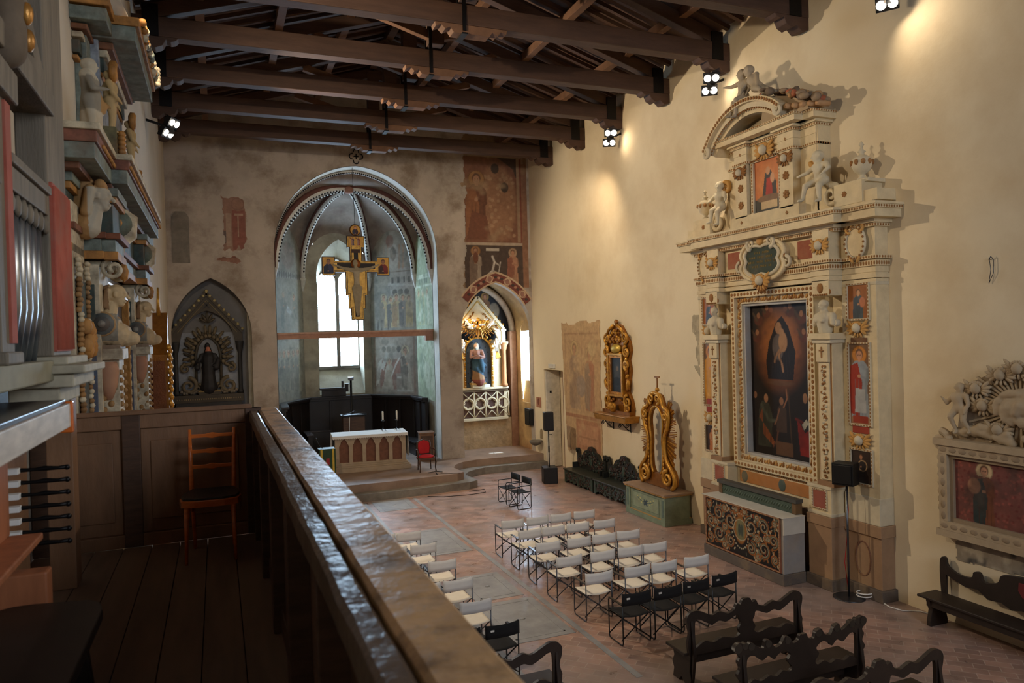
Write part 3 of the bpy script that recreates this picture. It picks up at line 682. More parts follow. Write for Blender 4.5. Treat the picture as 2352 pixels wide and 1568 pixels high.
panel('fresco', 'narrow pale fresco scrap on the right wall beside the big altarpiece', 'fresco', cv, Matrix.Translation(RW(14.72, 3.45, .01)) @ Matrix.Rotation(R_ROT, 4, 'Z'), mask=ragged(46, .3, edge=.2))
cv = Cv(.42, .36, 60, K(170,120,96)); cv.ell(.2, .2, .08, .12, K(120,70,58)); cv.mottle(47, .1, .2)
panel('fresco', 'small reddish fresco square left of the doorway above the stone basin', 'fresco', cv, Matrix.Translation(RW(24.13, 2.06, .01)) @ Matrix.Rotation(R_ROT, 4, 'Z'))
cv = Cv(1.9, .55, 40, K(150,140,124)); cv.wear(48, .3, K(66,66,66), .5, 7, .9); cv.wear(49, .2, K(190,180,160), .6, 6, .8)
panel('fresco', 'stained grey fresco strip on the right wall under the carved stone relief', 'fresco', cv, Matrix.Translation(RW(8.03, 1.0, .01)) @ Matrix.Rotation(R_ROT, 4, 'Z'), mask=ragged(50, .2, edge=.06))
# chapel paintings
cv = Cv(2.6, 2.2, 36, K(58,60,64)); cv.saint(1.55, .5, 1.25, K(150,112,84), K(120,84,70), K(186,146,90)); cv.ell(1.9, 1.1, .22, .3, K(150,138,120)); cv.mottle(51, .2, .3)
panel('fresco', 'dark lunette fresco of a haloed saint at the back of the small chapel', 'fresco', cv, T(7.95, 26.28, 4.5), mask=lambda s: s.Z < .3+1.85*np.sqrt(np.clip(1-((s.X-1.3)/1.3)**2, 0, 1)))
m = MB(); m.tube([(x, 26.0, z) for x, z in arch(7.9, 10.45, 4.8, 6.5, 16)], .12, 6, K(186,168,146)); m.box(10.3, 10.56, 25.85, 26.15, .45, 4.8, K(150,110,84)); struct('trim_3', m, M_FRESCO)
m = MB(); m.box(7.7, 10.5, 25.9, 26.32, .45, 1.55); struct('wall_chapel_base', m, M_RUBBLE)
# ------------------------------------------------------------------ roof trusses
def make_truss(y, label):
    t = thing('roof_truss', label, 'roof truss', (XC, y, 10.5), 0, 'timber roof trusses')
    h = 5.95
    m = MB(); m.box(-h, h, -.15, .15, .02, .40); m.build('tie_beam', M_BEAM, t, .015)
    for g in (-1, 1):
        m = MB(); m.bar((g*5.75, 0, .47), (0, 0, 2.24), .22, .28); m.build('rafter', M_BEAM, t, .012)
        m = MB(); m.bar((g*.12, 0, .75), (g*2.3, 0, 1.38), .16, .18); m.build('strut', M_BEAM2, t, .01)
        m = MB(); m.prism([(g*x, z) for x, z in ((5.95, .02), (5.95, -.2), (5.78, -.24), (5.66, -.14), (5.55, -.2), (5.42, -.14), (5.36, -.02), (5.28, -.06), (5.2, -.04), (5.14, .02))][::-g], -.14, .14); m.build('corbel', M_BEAM, t, .01)
        m = MB(); m.box(g*5.62-.14, g*5.62+.14, -.165, .165, .02, .62); m.build('iron_plate', M_IRON, t)
    m = MB(); m.box(-.17, .17, -.13, .13, .55, 2.3); m.build('king_post', M_BEAM, t, .01)
    m = MB(); m.prism([(-.72, .02), (-.7, -.06), (-.6, -.02), (-.52, -.1), (-.42, -.05), (-.36, -.14), (.36, -.14), (.42, -.05), (.52, -.1), (.6, -.02), (.7, -.06), (.72, .02)], -.13, .13); m.build('bolster', M_BEAM2, t, .008)
    m = MB(); m.box(-.19, -.12, -.175, -.155, -.1, 1.0); m.box(-.19, -.12, .155, .175, -.1, 1.0); m.box(-.21, -.10, -.19, .19, -.17, -.14); m.build('iron_strap', M_IRON, t)
    return t
tr0 = make_truss(22.35, 'dark timber roof truss nearest the far wall, over the arch')
for i, y in enumerate((20.05, 17.85, 15.55, 13.25, 10.95, 8.67)):
    dup(tr0, (XC, y, 10.5), 0, ['second dark timber roof truss counted from the far wall', 'third dark timber roof truss counted from the far wall', 'fourth dark timber roof truss counted from the far wall',
        'fifth roof truss from the far wall, above the floodlight beside the altarpiece', 'sixth roof truss from the far wall, running out of the top of the picture', 'closest roof truss, only its wall bracket showing at the top edge'][i])
def roofz(x): return EAVE+.06+(RIDGE-EAVE)*(1-abs(x-XC)/5.95)
k = 0
for g in (-1, 1):
    for fr in (.2, .48, .76):
        x = XC+g*5.95*(1-fr); m = MB(); m.box(-.09, .09, 0, 18.2, -.1, .1); o = m.build('purlin', M_BEAM2, None, .01)
        o.location = (x, 6.0, roofz(x)-.24); tag(o, '%s purlin lying across the trusses on the %s roof slope' % (('lowest', 'middle', 'highest')[k % 3], ('left', 'right')[g > 0]), 'purlin', 'roof purlins'); k += 1
m = MB(); m.box(-.1, .1, 0, 18.2, -.12, .12); o = m.build('ridge_beam', M_BEAM); o.location = (XC, 6.0, RIDGE-.13); tag(o, 'ridge beam running along the top of the timber roof', 'roof beam')
sl = math.atan2(RIDGE-EAVE, 5.95); Lr = 5.9/math.cos(sl); jm = {}
for g in (-1, 1):
    for i in range(40):
        if not jm.get(g):
            m = MB(); m.box(0, Lr, -.05, .05, -.09, 0); o = m.build('roof_joist', M_BEAM); jm[g] = o
            o.rotation_euler = (0, sl if g > 0 else PI-sl, 0) if False else (0, sl, 0 if g > 0 else 0)
        else:
            o = jm[g].copy(); COL.objects.link(o)
        o.rotation_euler = (0, sl, 0) if g > 0 else (0, -sl, PI); o.rotation_euler = (0, sl, 0 if g > 0 else PI)
        o.location = (XC+g*.02, 6.4+i*.445, RIDGE+.02)
        tag(o, 'thin joist carrying the roof bricks on the %s slope' % ('right' if g > 0 else 'left'), 'roof joist', 'roof joists of the %s slope' % ('right' if g > 0 else 'left'))

# ------------------------------------------------------------------ floodlights under the corbels
def make_flood(loc, aim, label, wallx):
    t = thing('floodlight', label, 'floodlight', loc, 0, 'wall floodlights'); d = Vector(aim)-Vector(loc); q = d.to_track_quat('-Y', 'Z').to_matrix().to_4x4()
    for sx in (-1, 1):
        M = q @ Matrix.Translation((sx*.02, 0, sx*.13))
        m = MB(); m.box(-.17, .17, -.05, .06, -.11, .11, None, M); m.box(-.10, .10, .06, .12, -.07, .07, None, M)
        for k in range(4): m.box(-.16, .16, .06, .09, -.09+.06*k, -.08+.06*k, None, M)
        m.build('housing', M_IRON, t)
        m = MB()
        for k in (-1, 1): m.lathe([(.055, 0), (.075, .012)], (0, 0, 0), 12, None, M @ Matrix.Translation((k*.085, -.06, 0)) @ Matrix.Rotation(PI/2, 4, 'X'))
        m.build('lamp_lens', M_LAMP, t)
    m = MB(); m.bar((0, 0, 0), (wallx-loc[0], .05, .15), .05, .05); m.bar((0, -.02, -.15), (0, -.02, .2), .03, .2); m.build('bracket', M_IRON, t)
make_flood((-.85, 18.12, 9.53), (9, 12, 3), 'floodlight clamped under a corbel at the left wall', XL)
make_flood((10.2, 13.31, 10.05), (7.0, 8.5, 7.5), 'twin floodlight on the right wall beside the stone putti', XR)
make_flood((10.2, 17.75, 10.02), (7.0, 11, 7.6), 'twin floodlight on the right wall farther toward the chapel', XR)
make_flood((10.2, 8.72, 10.0), (5, 5, 6), 'floodlight on the right wall cut by the top edge', XR)

# ------------------------------------------------------------------ organ loft: boards, parapet
LZ = 3.12
m = MB()
for k in range(9):
    x0 = XL+.01+k*.2; m.box(x0, x0+.194, YR+1, 6.4, LZ-.05, LZ, None)
m.box(XL, .46, YR+1, 6.42, LZ-.16, LZ-.052); struct('floor_loft', m, mk('loft_floor_boards', K(122,100,82), .6, var=.3, vscale=3, stretch=(3, .4, 1)))
t = thing('end_parapet', 'dark panelled wooden end wall of the loft behind the orange chair', 'parapet', (-.45, 6.44, LZ))
m = MB(); m.box(-.86, .775, -.035, .035, .92, 1.03); m.build('top_rail', M_LOFT, t, .006)
m = MB(); m.box(-.86, .775, -.04, .04, 0, .1); m.build('bottom_rail', M_LOFT, t, .006)
m = MB(); m.box(-.86, .70, -.055, .055, 1.03, 1.06); m.build('top_board', M_LOFT, t, .006)
for x in (-.8, -.19, .71):
    m = MB(); m.box(x-.065, x+.065, -.045, .045, 0, 1.03); m.build('stile', M_WOODD, t, .006)
for x0, x1 in ((-.74, -.25), (-.13, .66)):
    m = MB(); m.box(x0, x1, -.01, .015, .1, .92); m.box(x0+.07, x1-.07, -.022, .0, .2, .82); m.build('panel', M_LOFT, t, .008)
t = thing('side_parapet', 'long worn wooden balustrade of the loft with a two-board handrail', 'parapet', (.33, 0, LZ))
def wavy(x0, x1, z0, z1, seed, amp):
    r = random.Random(seed); m = MB(); n = 120; ys = [-1.5+8.05*k/n for k in range(n+1)]; sec = [(x0, z0), (x0, z1-.012), (x0+.012, z1), (x1-.012, z1), (x1, z1-.012), (x1, z0)]
    vs = []; fs = []; w_ = [0.0]*6
    for y in ys:
        w_ = [v*.8+r.uniform(-1, 1)*amp for v in w_]
        for i, (x, z) in enumerate(sec): vs.append((x+w_[i]*(1 if i not in (0, 5) or seed else .3), y, z+w_[(i+2) % 6]*.5*(z > z0)))
    for k in range(n):
        for i in range(6): j = (i+1) % 6; fs.append((k*6+i, k*6+j, k*6+6+j, k*6+6+i))
    fs.append(tuple(range(5, -1, -1))); fs.append(tuple(n*6+i for i in range(6))); m.add(vs, fs, None, None, False); return m
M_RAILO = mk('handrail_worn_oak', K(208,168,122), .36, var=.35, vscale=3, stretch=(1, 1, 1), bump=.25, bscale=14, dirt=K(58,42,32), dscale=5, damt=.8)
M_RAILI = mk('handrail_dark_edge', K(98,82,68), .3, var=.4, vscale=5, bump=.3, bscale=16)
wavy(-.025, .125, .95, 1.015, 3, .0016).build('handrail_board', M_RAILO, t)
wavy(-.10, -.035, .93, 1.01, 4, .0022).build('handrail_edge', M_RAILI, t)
m = MB(); m.box(-.045, .0, -1.5, 6.4, .86, .97); m.build('upper_rail', M_WOODD, t, .004)
m = MB(); m.box(-.05, .06, -1.5, 6.4, 0, .14); m.build('lower_rail', M_WOODD, t, .004)
for y in (-.9, .2, 1.2, 2.2, 3.2, 4.2, 5.2, 6.2):
    m = MB(); m.box(-.09, .05, y-.06, y+.06, 0, .94); m.build('post', M_WOODD, t, .005)
m = MB(); m.box(-.0, .02, -1.5, 6.475, .0, .9); m.build('panel', M_WOODD, t)

# loft chair
def loft_chair():
    t = thing('ladderback_chair', 'orange varnished ladder-back chair with a dark seat on the loft', 'chair', (-.07, 5.9, LZ), math.radians(-3)); W = M_CHAIRW
    for g in (-1, 1):
        m = MB(); m.tube([(g*.14, .235, 0), (g*.145, .205, .25), (g*.15, .19, .45), (g*.155, .225, .7), (g*.16, .27, .91)], [.013, .016, .018, .016, .012], 8); m.build('back_leg', W, t)
        m = MB(); m.tube([(g*.165, -.205, 0), (g*.155, -.18, .43)], [.011, .018], 8); m.build('front_leg', W, t)
        m = MB(); m.tube([(g*.15, -.17, .3), (g*.145, -.11, .37), (g*.14, -.05, .40)], .008, 6); m.tube([(g*.148, .18, .3), (g*.145, .12, .37), (g*.14, .06, .4)], .008, 6); m.build('brace', W, t)
    for z, y in ((.86, .258), (.745, .236), (.63, .212)):
        pts = [(-.155, z-.016), (-.05, z-.014), (0, z-.024), (.05, z-.014), (.155, z-.016), (.155, z+.014), (.05, z+.012), (0, z+.022), (-.05, z+.012), (-.155, z+.014)]
        m = MB(); m.prism(pts, y-.008, y+.008); m.build('slat', W, t, .004)
    sh = [(-.16, .2), (-.2, .05), (-.21, -.1), (-.19, -.19), (-.1, -.225), (.1, -.225), (.19, -.19), (.21, -.1), (.2, .05), (.16, .2)]
    def ring(z0, z1, k): m = rounded([(x*k, y*k) for x, y in sh], z0, z1); return m
    ring(.405, .452, 1).build('seat_frame', W, t, .006); ring(.452, .468, .94).build('seat', mk('dark_vinyl_seat', K(44,44,40), .4), t, .006)
loft_chair()

# ------------------------------------------------------------------ organ on the left
def organ():
    t = thing('pipe_organ', 'old grey and red painted pipe organ against the left wall of the loft', 'organ', (XL, 0, LZ), L_ROT)
    G1 = K(126,120,106); RD = K(168,84,66); BR = K(70,52,42)
    def b(name, x0, x1, d0, d1, z0, z1, mat, bev=.006): m = MB(); m.box(x0, x1, -d1, -d0, z0, z1); return m.build(name, mat, t, bev)
    MR = mk('faded_red_fluting', K(176,92,74), .8, var=.3, vscale=6, dirt=K(120,100,88), damt=.5, dscale=3)
    MG = M_GREYW
    b('corner_post', 5.5, 5.68, .28, .43, 0, 1.30, M_LOFT); b('case_back', 2.0, 5.6, .02, .1, 1.2, 5.4, M_WOODD)
    m = MB(); m.box(5.05, 5.62, -.42, -.26, 1.52, 4.4); m.build('case_pilaster', MG, t, .01)
    m = MB(); m.box(5.08, 5.6, -.435, -.42, 1.55, 2.56)
    for k in range(12): m.tube([(5.1+.043*k, -.437, 1.56), (5.1+.043*k, -.437, 2.54)], .014, 6)
    m.build('fluted_panel', MR, t)
    m = MB()
    for z0, z1, p in ((1.24, 1.34, .0), (1.34, 1.42, .05), (1.42, 1.47, .09), (1.47, 1.52, .03)): m.box(4.98-p, 5.64+p, -.46-p*1.6, -.2, z0, z1)
    m.build('impost_block', mk('pale_painted_moulding', K(176,168,146), .7, var=.3, vscale=8), t, .01)
    b('impost_beam', 2.2, 5.1, .2, .44, 1.38, 1.50, mk('pale_green_moulding', K(150,146,124), .7, var=.3), .01)
    for x, d in ((4.05, .42), (3.15, .42)):
        m = MB(); m.box(x-.12, x+.12, -d, -.25, 1.5, 3.0); m.box(x-.16, x+.16, -d-.04, -.2, 2.75, 2.9); m.box(x-.15, x+.15, -d-.03, -.2, 1.5, 1.56); m.build('pilaster', MG, t, .01)
        m = MB(); m.box(x+.02, x+.12, -d-.012, -d, 1.6, 2.74); m.build('pilaster_strip', MR, t)
    for (xa, xb, n, ht) in ((4.22, 5.0, 6, .95), (3.32, 3.9, 5, .8), (2.4, 3.0, 5, .7)):
        for k in range(n):
            x = xa+(xb-xa)*(k+.5)/n; r = (xb-xa)/n*.46; hh = ht-.08*abs(k-(n-1)/2)
            m = MB(); m.lathe([(r*.25, 0), (r, .28), (r, .3), (r, hh), (r*.9, hh+.002)], (x, -.34, 1.5), 14); m.build('organ_pipe', M_PIPE, t)
        m = MB(); m.box(xa-.05, xb+.05, -.42, -.3, 1.5+ht-.1, 1.5+ht+.02); m.box(xa-.05, xb+.05, -.44, -.3, 1.5+ht+.02, 1.5+ht+.07); m.build('pipe_shade', M_GREYW, t, .008)
        m = MB()
        for k in range(n+1): x = xa+(xb-xa)*k/n; m.leaf((x, -.41, 1.5+ht-.1), -PI/2, .12, .09, .02)
        m.build('carved_fringe', M_GREYW, t)
    b('upper_beam', 2.0, 5.1, .25, .46, 2.95, 3.08, M_GREYW, .01)
    for xx in (3.6, 4.6):
        m = MB(); m.prism([(xx-.5, 3.08), (xx+.45, 3.08), (xx+.45, 3.2), (xx-.5, 3.9), (xx-.5, 3.75), (xx+.2, 3.2)], -.42, -.3); m.build('sloping_frame', M_GREYW, t, .008)
    m = MB()
    for k in range(12): m.leaf((4.1-.05*k, -.44, 3.3+.1*k), 1.2+.6*(k % 2), .2, .06, .03, K(196,150,84))
    for k in range(9): m.ell((4.42-.02*k, -.47, 3.15+.13*k), (.04, .03, .06), K(206,150,78))
    m.build('gilt_carving', M_GOLD, t)
    # carved angel term standing on the inner pilaster
    c = [cap((0, 0, .62), .11, (0, 0, .4), .10), cap((0, 0, .4), .11, (.02, -.02, .1), .05), cap((.02, -.02, .1), .07, (.02, 0, 0), .09), cap((0, 0, .68), .045, (0, 0, .78), .045), cap((-.1, 0, .64), .05, (-.14, -.06, .42), .035), cap((-.14, -.06, .42), .035, (-.02, -.1, .38), .03), cap((.1, 0, .64), .05, (.14, -.05, .42), .035), cap((.14, -.05, .42), .035, (.03, -.1, .36), .03)]+head_caps((0, -.01, .86), .075)
    figure('carved_angel', M_FRESCO, c, t, .014, colf=lambda co: K(70,78,110) if .48 < co.z < .58 else K(176,166,146) if co.z > .3 else K(110,96,80), M=T(4.05, -.44, 2.98) @ Matrix.Scale(1.05, 4))
    m = MB()
    for g in (-1, 1):
        for k in range(5): m.leaf((4.05+g*.08, -.36, 3.6), PI/2-g*(.4+.25*k), .34-.03*k, .08, .03, K(150,140,120))
    m.build('wing', M_FRESCO, t)
    # console: desk rail, music board, stop levers, keyboard
    b('desk_rail', 2.2, 4.3, .56, .62, 1.17, 1.29, mk('pale_new_pine', K(206,196,182), .5, var=.25, vscale=3, stretch=(2, 8, 8))); b('desk_shelf', 2.2, 4.3, .3, .6, 1.28, 1.31, M_STEEL, .004)
    b('rail_end', 4.3, 4.34, .5, .63, 1.14, 1.30, M_CHAIRW)
    ORW = mk('reddish_pine', K(166,102,66), .55, var=.3, vscale=4, stretch=(4, 4, .6)); b('music_board', 2.4, 3.7, .45, .48, .78, 1.16, ORW); b('board_ledge', 2.4, 3.7, .45, .6, .75, .78, ORW)
    b('console_panel', 3.5, 4.9, .12, .3, .3, 1.2, M_LOFT); b('console_side', 3.65, 3.75, .3, .62, 0, .62, ORW, .01); b('console_base', 2.2, 3.7, .2, .4, 0, .3, M_LOFT)
    for k in range(7):
        z = .97-.062*k; m = MB(); y0 = 4.28
        m.tube([(y0, -.28, z), (y0, -.38, z+.002), (y0, -.46, z), (y0, -.5, z+.003), (y0, -.56, z), (y0, -.6, z+.002)], [.009, .012, .008, .013, .009, .012], 8); m.ell((y0, -.6, z), .014)
        o = m.build('stop_lever', M_IRON, t)
        m = MB(); m.box(y0-.05, y0+.0, -.40, -.34, z-.012, z+.016); m.build('stop_label', M_CLOTH, o, .003)
organ()
t = thing('organ_bench', 'dark wooden organ bench with a rounded end on the loft floor', 'bench', (-.68, 2.95, LZ))
m = rounded([(-.24, -.9), (.2, -.9), (.21, .5), (.19, .6), (.14, .66), (-.12, .72), (-.2, .68), (-.24, .5)], .45, .49); m.build('seat', M_BENCH, t, .01)
for y in (-.7, .45):
    m = MB(); m.prism([(-.18, 0), (-.1, 0), (0, .1), (.1, 0), (.2, 0), (.15, .45), (-.13, .45)], y-.02, y+.02); m.build('leg', M_BENCH, t, .005)
m = MB(); m.box(-.03, .03, -.7, .45, .2, .27); m.build('stretcher', M_BENCH, t, .005)

# ------------------------------------------------------------------ folding director chairs
def make_chair(name, label, tubem, back, seat, group):
    t = thing(name, label, 'chair', (0, 0, 0), 0, group); r = .0105; W = .238; D = .21
    for g in (-1, 1):
        m = MB(); x = g*W
        m.tube([(x, D, .80), (x, D, .06), (x, D-.015, .02), (x, D-.05, r), (x, -D+.05, r), (x, -D+.015, .02), (x, -D, .06), (x, -D, .585), (x, -D+.015, .61), (x, -D+.04, .62), (x, D, .62)], r, 8)
        m.tube([(x*.97, D, .44), (x*.97, -D, .44)], r*.9, 6); m.build('side_frame', tubem, t)
        m = MB(); m.box(x-.022, x+.022, -D+.02, D-.02, .618, .634); m.build('armrest', tubem, t, .004)
    for y in (-D+.03, D-.03):
        m = MB(); m.tube([(-W, y, .07), (W, y-.0, .42)], r*.9, 6); m.tube([(W, y-.022, .07), (-W, y-.022, .42)], r*.9, 6); m.ell((0, y-.011, .245), (.014, .02, .014)); m.build('cross_brace', tubem, t)
    nx, ny = 10, 6; vs = []; fs = []
    for i in range(nx+1):
        for j in range(ny+1):
            s = i/nx; q = j/ny; vs.append(((s-.5)*2*W*.97, -D+2*D*q, .452-.03*math.sin(PI*s)*(.6+.4*q)))
    for i in range(nx):
        for j in range(ny): a = i*(ny+1)+j; fs.append((a, a+ny+1, a+ny+2, a+1))
    m = MB(); m.add(vs, fs, None, None, True); o = m.build('seat', seat, t); sd = o.modifiers.new('thick', 'SOLIDIFY'); sd.thickness = .005
    vs = []; fs = []
    for i in range(nx+1):
        for j in range(4):
            s = i/nx; q = j/3; vs.append(((s-.5)*2*(W+.012), D+.012+.03*math.sin(PI*s), .615+.185*q-.012*math.sin(PI*s)*(1 if j == 3 else 0)))
    for i in range(nx):
        for j in range(3): a = i*4+j; fs.append((a, a+4, a+5, a+1))
    m = MB(); m.add(vs, fs, None, None, True); o = m.build('backrest', back, t); sd = o.modifiers.new('thick', 'SOLIDIFY'); sd.thickness = .006
    return t
chW = make_chair('director_chair', 'x', M_STEEL, M_CANVAS, M_CANVAS_S, 'white canvas director chairs in rows'); chB = make_chair('director_chair', 'x', M_BLACKT, M_BCANVAS, M_BCANVAS, 'black canvas director chairs')
ORD = ['first', 'second', 'third', 'fourth', 'fifth']; usedW = usedB = False
def place(x, y, rz, label, black=False):
    global usedW, usedB
    src = chB if black else chW
    global lastB
    if (usedB if black else usedW): lastB = dup(src, (x, y, 0), rz, label); return lastB
    src.location = (x, y, 0); src.rotation_euler = (0, 0, rz); src['label'] = label
    lastB = src
    if black: usedB = True
    else: usedW = True
    return src
rowsR = [(14.77, (5.66, 6.24, 6.78, 7.36)), (13.9, (5.68, 6.2, 6.76, 7.37)), (12.95, (5.65, 6.29, 6.84, 7.38)), (12.0, (5.61, 6.27, 6.85, 7.37)), (11.0, (5.65, 6.37, 6.9, 7.56))]
for i, (y, xs) in enumerate(rowsR):
    for k, x in enumerate(xs):
        place(x, y-.22, PI+rnd.uniform(-.05, .05), 'white director chair, %s from the aisle in the %s on the altarpiece side' % (ORD[k], ('farthest row', 'second row', 'middle row', 'fourth row', 'last white row')[i]))
for i, (y, xs) in enumerate([(14.86, (2.92, 3.46)), (13.9, (2.92, 3.5)), (12.77, (2.88, 3.54)), (11.7, (2.94, 3.47)), (10.68, (2.84, 3.42))]):
    for k, x in enumerate(xs):
        place(x, y-.22, PI+rnd.uniform(-.06, .06), 'white director chair in the %s of the handrail-side block, %s' % (('farthest row', 'second row', 'middle row', 'fourth row', 'last white row')[i], ('half hidden', 'by the aisle')[k]))
for k, (x, y) in enumerate(((5.71, 9.94), (6.26, 9.94), (6.8, 9.98), (7.38, 10.04))):
    place(x, y-.22, PI+.02*k, 'black director chair, %s from the aisle in the black row behind the white ones' % ORD[k], True); m = MB(); m.box(.13, .185, .246, .254, .71, .735); o = m.build('name_tag', M_CLOTH, COL.objects[-1] if False else lastB)
place(2.89, 9.47, PI+.05, 'black director chair almost hidden by the handrail, behind the white rows', True)
place(3.46, 9.49, PI+.04, 'black director chair beside the aisle, just past the handrail', True)
place(7.48, 18.35, PI/2+.12+PI, 'black director chair by itself near the steps, closer of the two', True)
place(7.42, 19.0, PI/2+.1+PI, 'black director chair near the steps, partly behind its twin', True)

# ------------------------------------------------------------------ carved pews
def pew(label, loc, rz, L, style, group=None, mat=None):
    t = thing('pew', label, 'bench', loc, rz, group); h = L/2; mat = mat or M_BENCH
    def half(pts): return [(-x, z) for x, z in pts]+[(x, z) for x, z in reversed(pts)]
    if style == 'crest':
        top = [(h, .42), (h+.02, .6), (h-.01, .72), (h+.02, .84), (h+.02, .93), (h-.04, .99), (h-.14, 1.0), (h-.26, .95), (h-.38, .90), (h-.48, .93), (h-.58, .9), (.3, .88), (.2, .92), (.16, .99), (.1, .97), (.06, 1.03), (.0, 1.04)]
        hole = [(h-.1, .5), (h-.1, .84), (h-.16, .88), (h-.26, .83), (h-.38, .78), (h-.48, .81), (h-.58, .78), (.3, .79), (.16, .84), (.13, .78), (.1, .72), (.14, .64), (.12, .58), (.2, .54), (.4, .58), (.55, .54), (h-.25, .58)]
    else:
        top = [(h, .42), (h+.03, .5), (h-.01, .56), (h+.04, .64), (h, .72), (h+.03, .8), (h, .86), (h+.06, .93), (h+.02, 1.02), (h-.06, 1.0), (h-.1, .93), (h-.15, 1.0), (h-.22, .96), (h-.34, .9), (h-.38, .99), (h-.46, .96), (h-.52, .88), (.34, .9), (.28, .98), (.2, .95), (.16, .88), (.08, .9), (.05, .96), (0, .96)]
        hole = [(h-.1, .5), (h-.1, .8), (h-.2, .84), (h-.32, .76), (h-.42, .8), (h-.5, .74), (.4, .78), (.3, .82), (.2, .76), (.24, .68), (.18, .6), (.22, .55), (.32, .58), (.42, .53), (.52, .56), (h-.3, .52), (h-.2, .56)]
    top = top[:1]+smooth(top[1:]); hole = smooth(hole+hole[:1])[:-1]
    m = MB(); m.prism(half(top), -.02, .025, None, None, [hole, [(-x, z) for x, z in hole]])
    if style != 'crest':
        for g in (-1, 1):
            for x, z, r in ((h+.02, .96, .055), (h-.17, .95, .045), (h-.42, .94, .045), (.24, .93, .045), (h-.08, .97, .04)): m.lathe([(r, -.03), (r, .03)], (0, 0, 0), 14, None, T(g*x, 0, z) @ Matrix.Rotation(PI/2, 4, 'X'))
    m.build('backrest', mat, t, .006)
    m = MB(); m.box(-h-.06, h+.06, -.44, -.0, .42, .46); m.build('seat', mat, t, .01)
    for g in (-1, 1):
        x = g*(h-.05); m = MB(); m.prism([(-.4, 0), (-.26, 0), (-.2, .06), (-.12, 0), (.0, 0), (.02, .1), (-.01, .2), (.02, .42), (-.4, .42), (-.36, .3), (-.41, .2), (-.37, .12)], -.03, .03, None, T(x, 0, 0, PI/2) @ Matrix.Scale(1, 4)); m.build('leg', mat, t, .008)
        m = MB(); m.prism([(.03, .1), (.09, .42), (.07, .6), (.03, .88)], -.022, .022, None, T(x, 0, 0, PI/2)); m.build('back_post', mat, t, .006)
    m = MB(); m.box(-h+.05, h-.05, -.24, -.2, .2, .32); m.build('stretcher', mat, t, .005)
    return t
pew('dark carved pew with two back openings, directly behind the black chairs', (6.55, 8.07, 0), PI, 1.88, 'crest', 'carved pews at the back')
pew('dark pew with a fussier scrolled back, between two plainer pews', (6.5, 6.98, 0), PI, 1.9, 'scroll', 'carved pews at the back')
pew('dark carved pew closest to the viewer, cut by the bottom edge', (6.6, 5.95, 0), PI, 1.88, 'crest', 'carved pews at the back')
pew('dark carved pew mostly hidden behind the handrail, at the bottom edge', (2.78, 8.0, 0), PI, 1.88, 'crest', 'carved pews at the back')
# long wall bench with a red shield
t = thing('wall_bench', 'long black bench with a scrolled back and red shield against the right wall', 'bench', RW(7.0, 0, .1), R_ROT)
m = MB(); tp = [(-1.2, .42), (-1.22, .8), (-1.2, 1.0), (-1.12, 1.02), (-1.08, .9), (-.9, .82), (-.7, .84), (-.66, .93), (-.56, .94), (-.5, .82), (-.3, .88), (-.24, 1.0), (-.1, 1.04), (.05, 1.06)]
tp = smooth(tp); lo = [(0.05, .58), (-.1, .54), (-.25, .6), (-.45, .58), (-.6, .68), (-.8, .66), (-1.0, .72), (-1.12, .76), (-1.12, .42)]
m.prism([(-x, z) for x, z in tp[::-1]][1:] [::-1] if False else tp+[(-x+.1, z) for x, z in tp[::-1]][1:]+[(-x+.1, z) for x, z in lo[::-1]][:-1]+lo, -.03, .02) ; m.build('backrest', M_BENCH, t, .008)
m = MB(); m.prism([(.02, .98), (.14, .98), (.15, .86), (.08, .76), (.01, .86)], -.045, -.03); m.build('shield', mk('dull_red_shield', K(112,38,36), .6, var=.3), t, .004)
m = MB(); m.box(-1.32, 1.45, -.42, .0, .42, .46); m.build('seat', M_BENCH, t, .01)
m = MB(); m.box(-1.2, 1.35, -.36, -.33, .3, .42); m.build('apron', M_BENCH, t, .005)
for x in (-1.15, 1.25):
    m = MB(); m.prism([(-.38, 0), (.0, 0), (.0, .06), (-.04, .2), (0, .42), (-.4, .42), (-.34, .25), (-.38, .08)], -.035, .035, None, T(x, 0, 0, PI/2)); m.build('leg', M_BENCH, t, .008)
# ------------------------------------------------------------------ sculpted bodies
def body(j, s=1.0, fat=1.0, look=(0, -1, 0), hands=True, headr=None):
    """one fused nude figure from its joints: p c n h, sl el wl, sr er wr, hl kl fl, hr kr fr"""
    J = {k: Vector(v)*s for k, v in j.items()}; q = s*fat
    mid = J['p'].lerp(J['c'], .5)
    C = [cap(J['p'], .105*q, mid, .09*q), cap(mid, .092*q, J['c'], .108*q), cap(J['sl'], .055*q, J['sr'], .055*q), cap(J['hl'], .085*q, J['hr'], .085*q),
         cap(J['c'], .07*q, J['n'], .045*q), cap(J['n'], .045*q, J['h'], .045*q)]
    for a in 'lr':
        C += [cap(J['s'+a], .05*q, J['e'+a], .038*q), cap(J['e'+a], .038*q, J['w'+a], .026*q), cap(J['h'+a] if 'h'+a in J else J['p'], .075*q, J['k'+a], .052*q), cap(J['k'+a], .05*q, J['f'+a], .03*q)]
        f = J['f'+a]; C.append(cap(f, .03*q, f+Vector((0, -.09*s, -.02*s)), .024*q))
        if hands:
            d = (J['w'+a]-J['e'+a]).normalized(); sd = d.cross(Vector((0, 1, 0))); sd = sd if sd.length > .1 else Vector((1, 0, 0)); C += hand_caps(J['w'+a], d, .02*q, sd)
    r = (headr or .085)*s
    return C+head_caps(J['h']+Vector((0, 0, r*.6)), r, look)
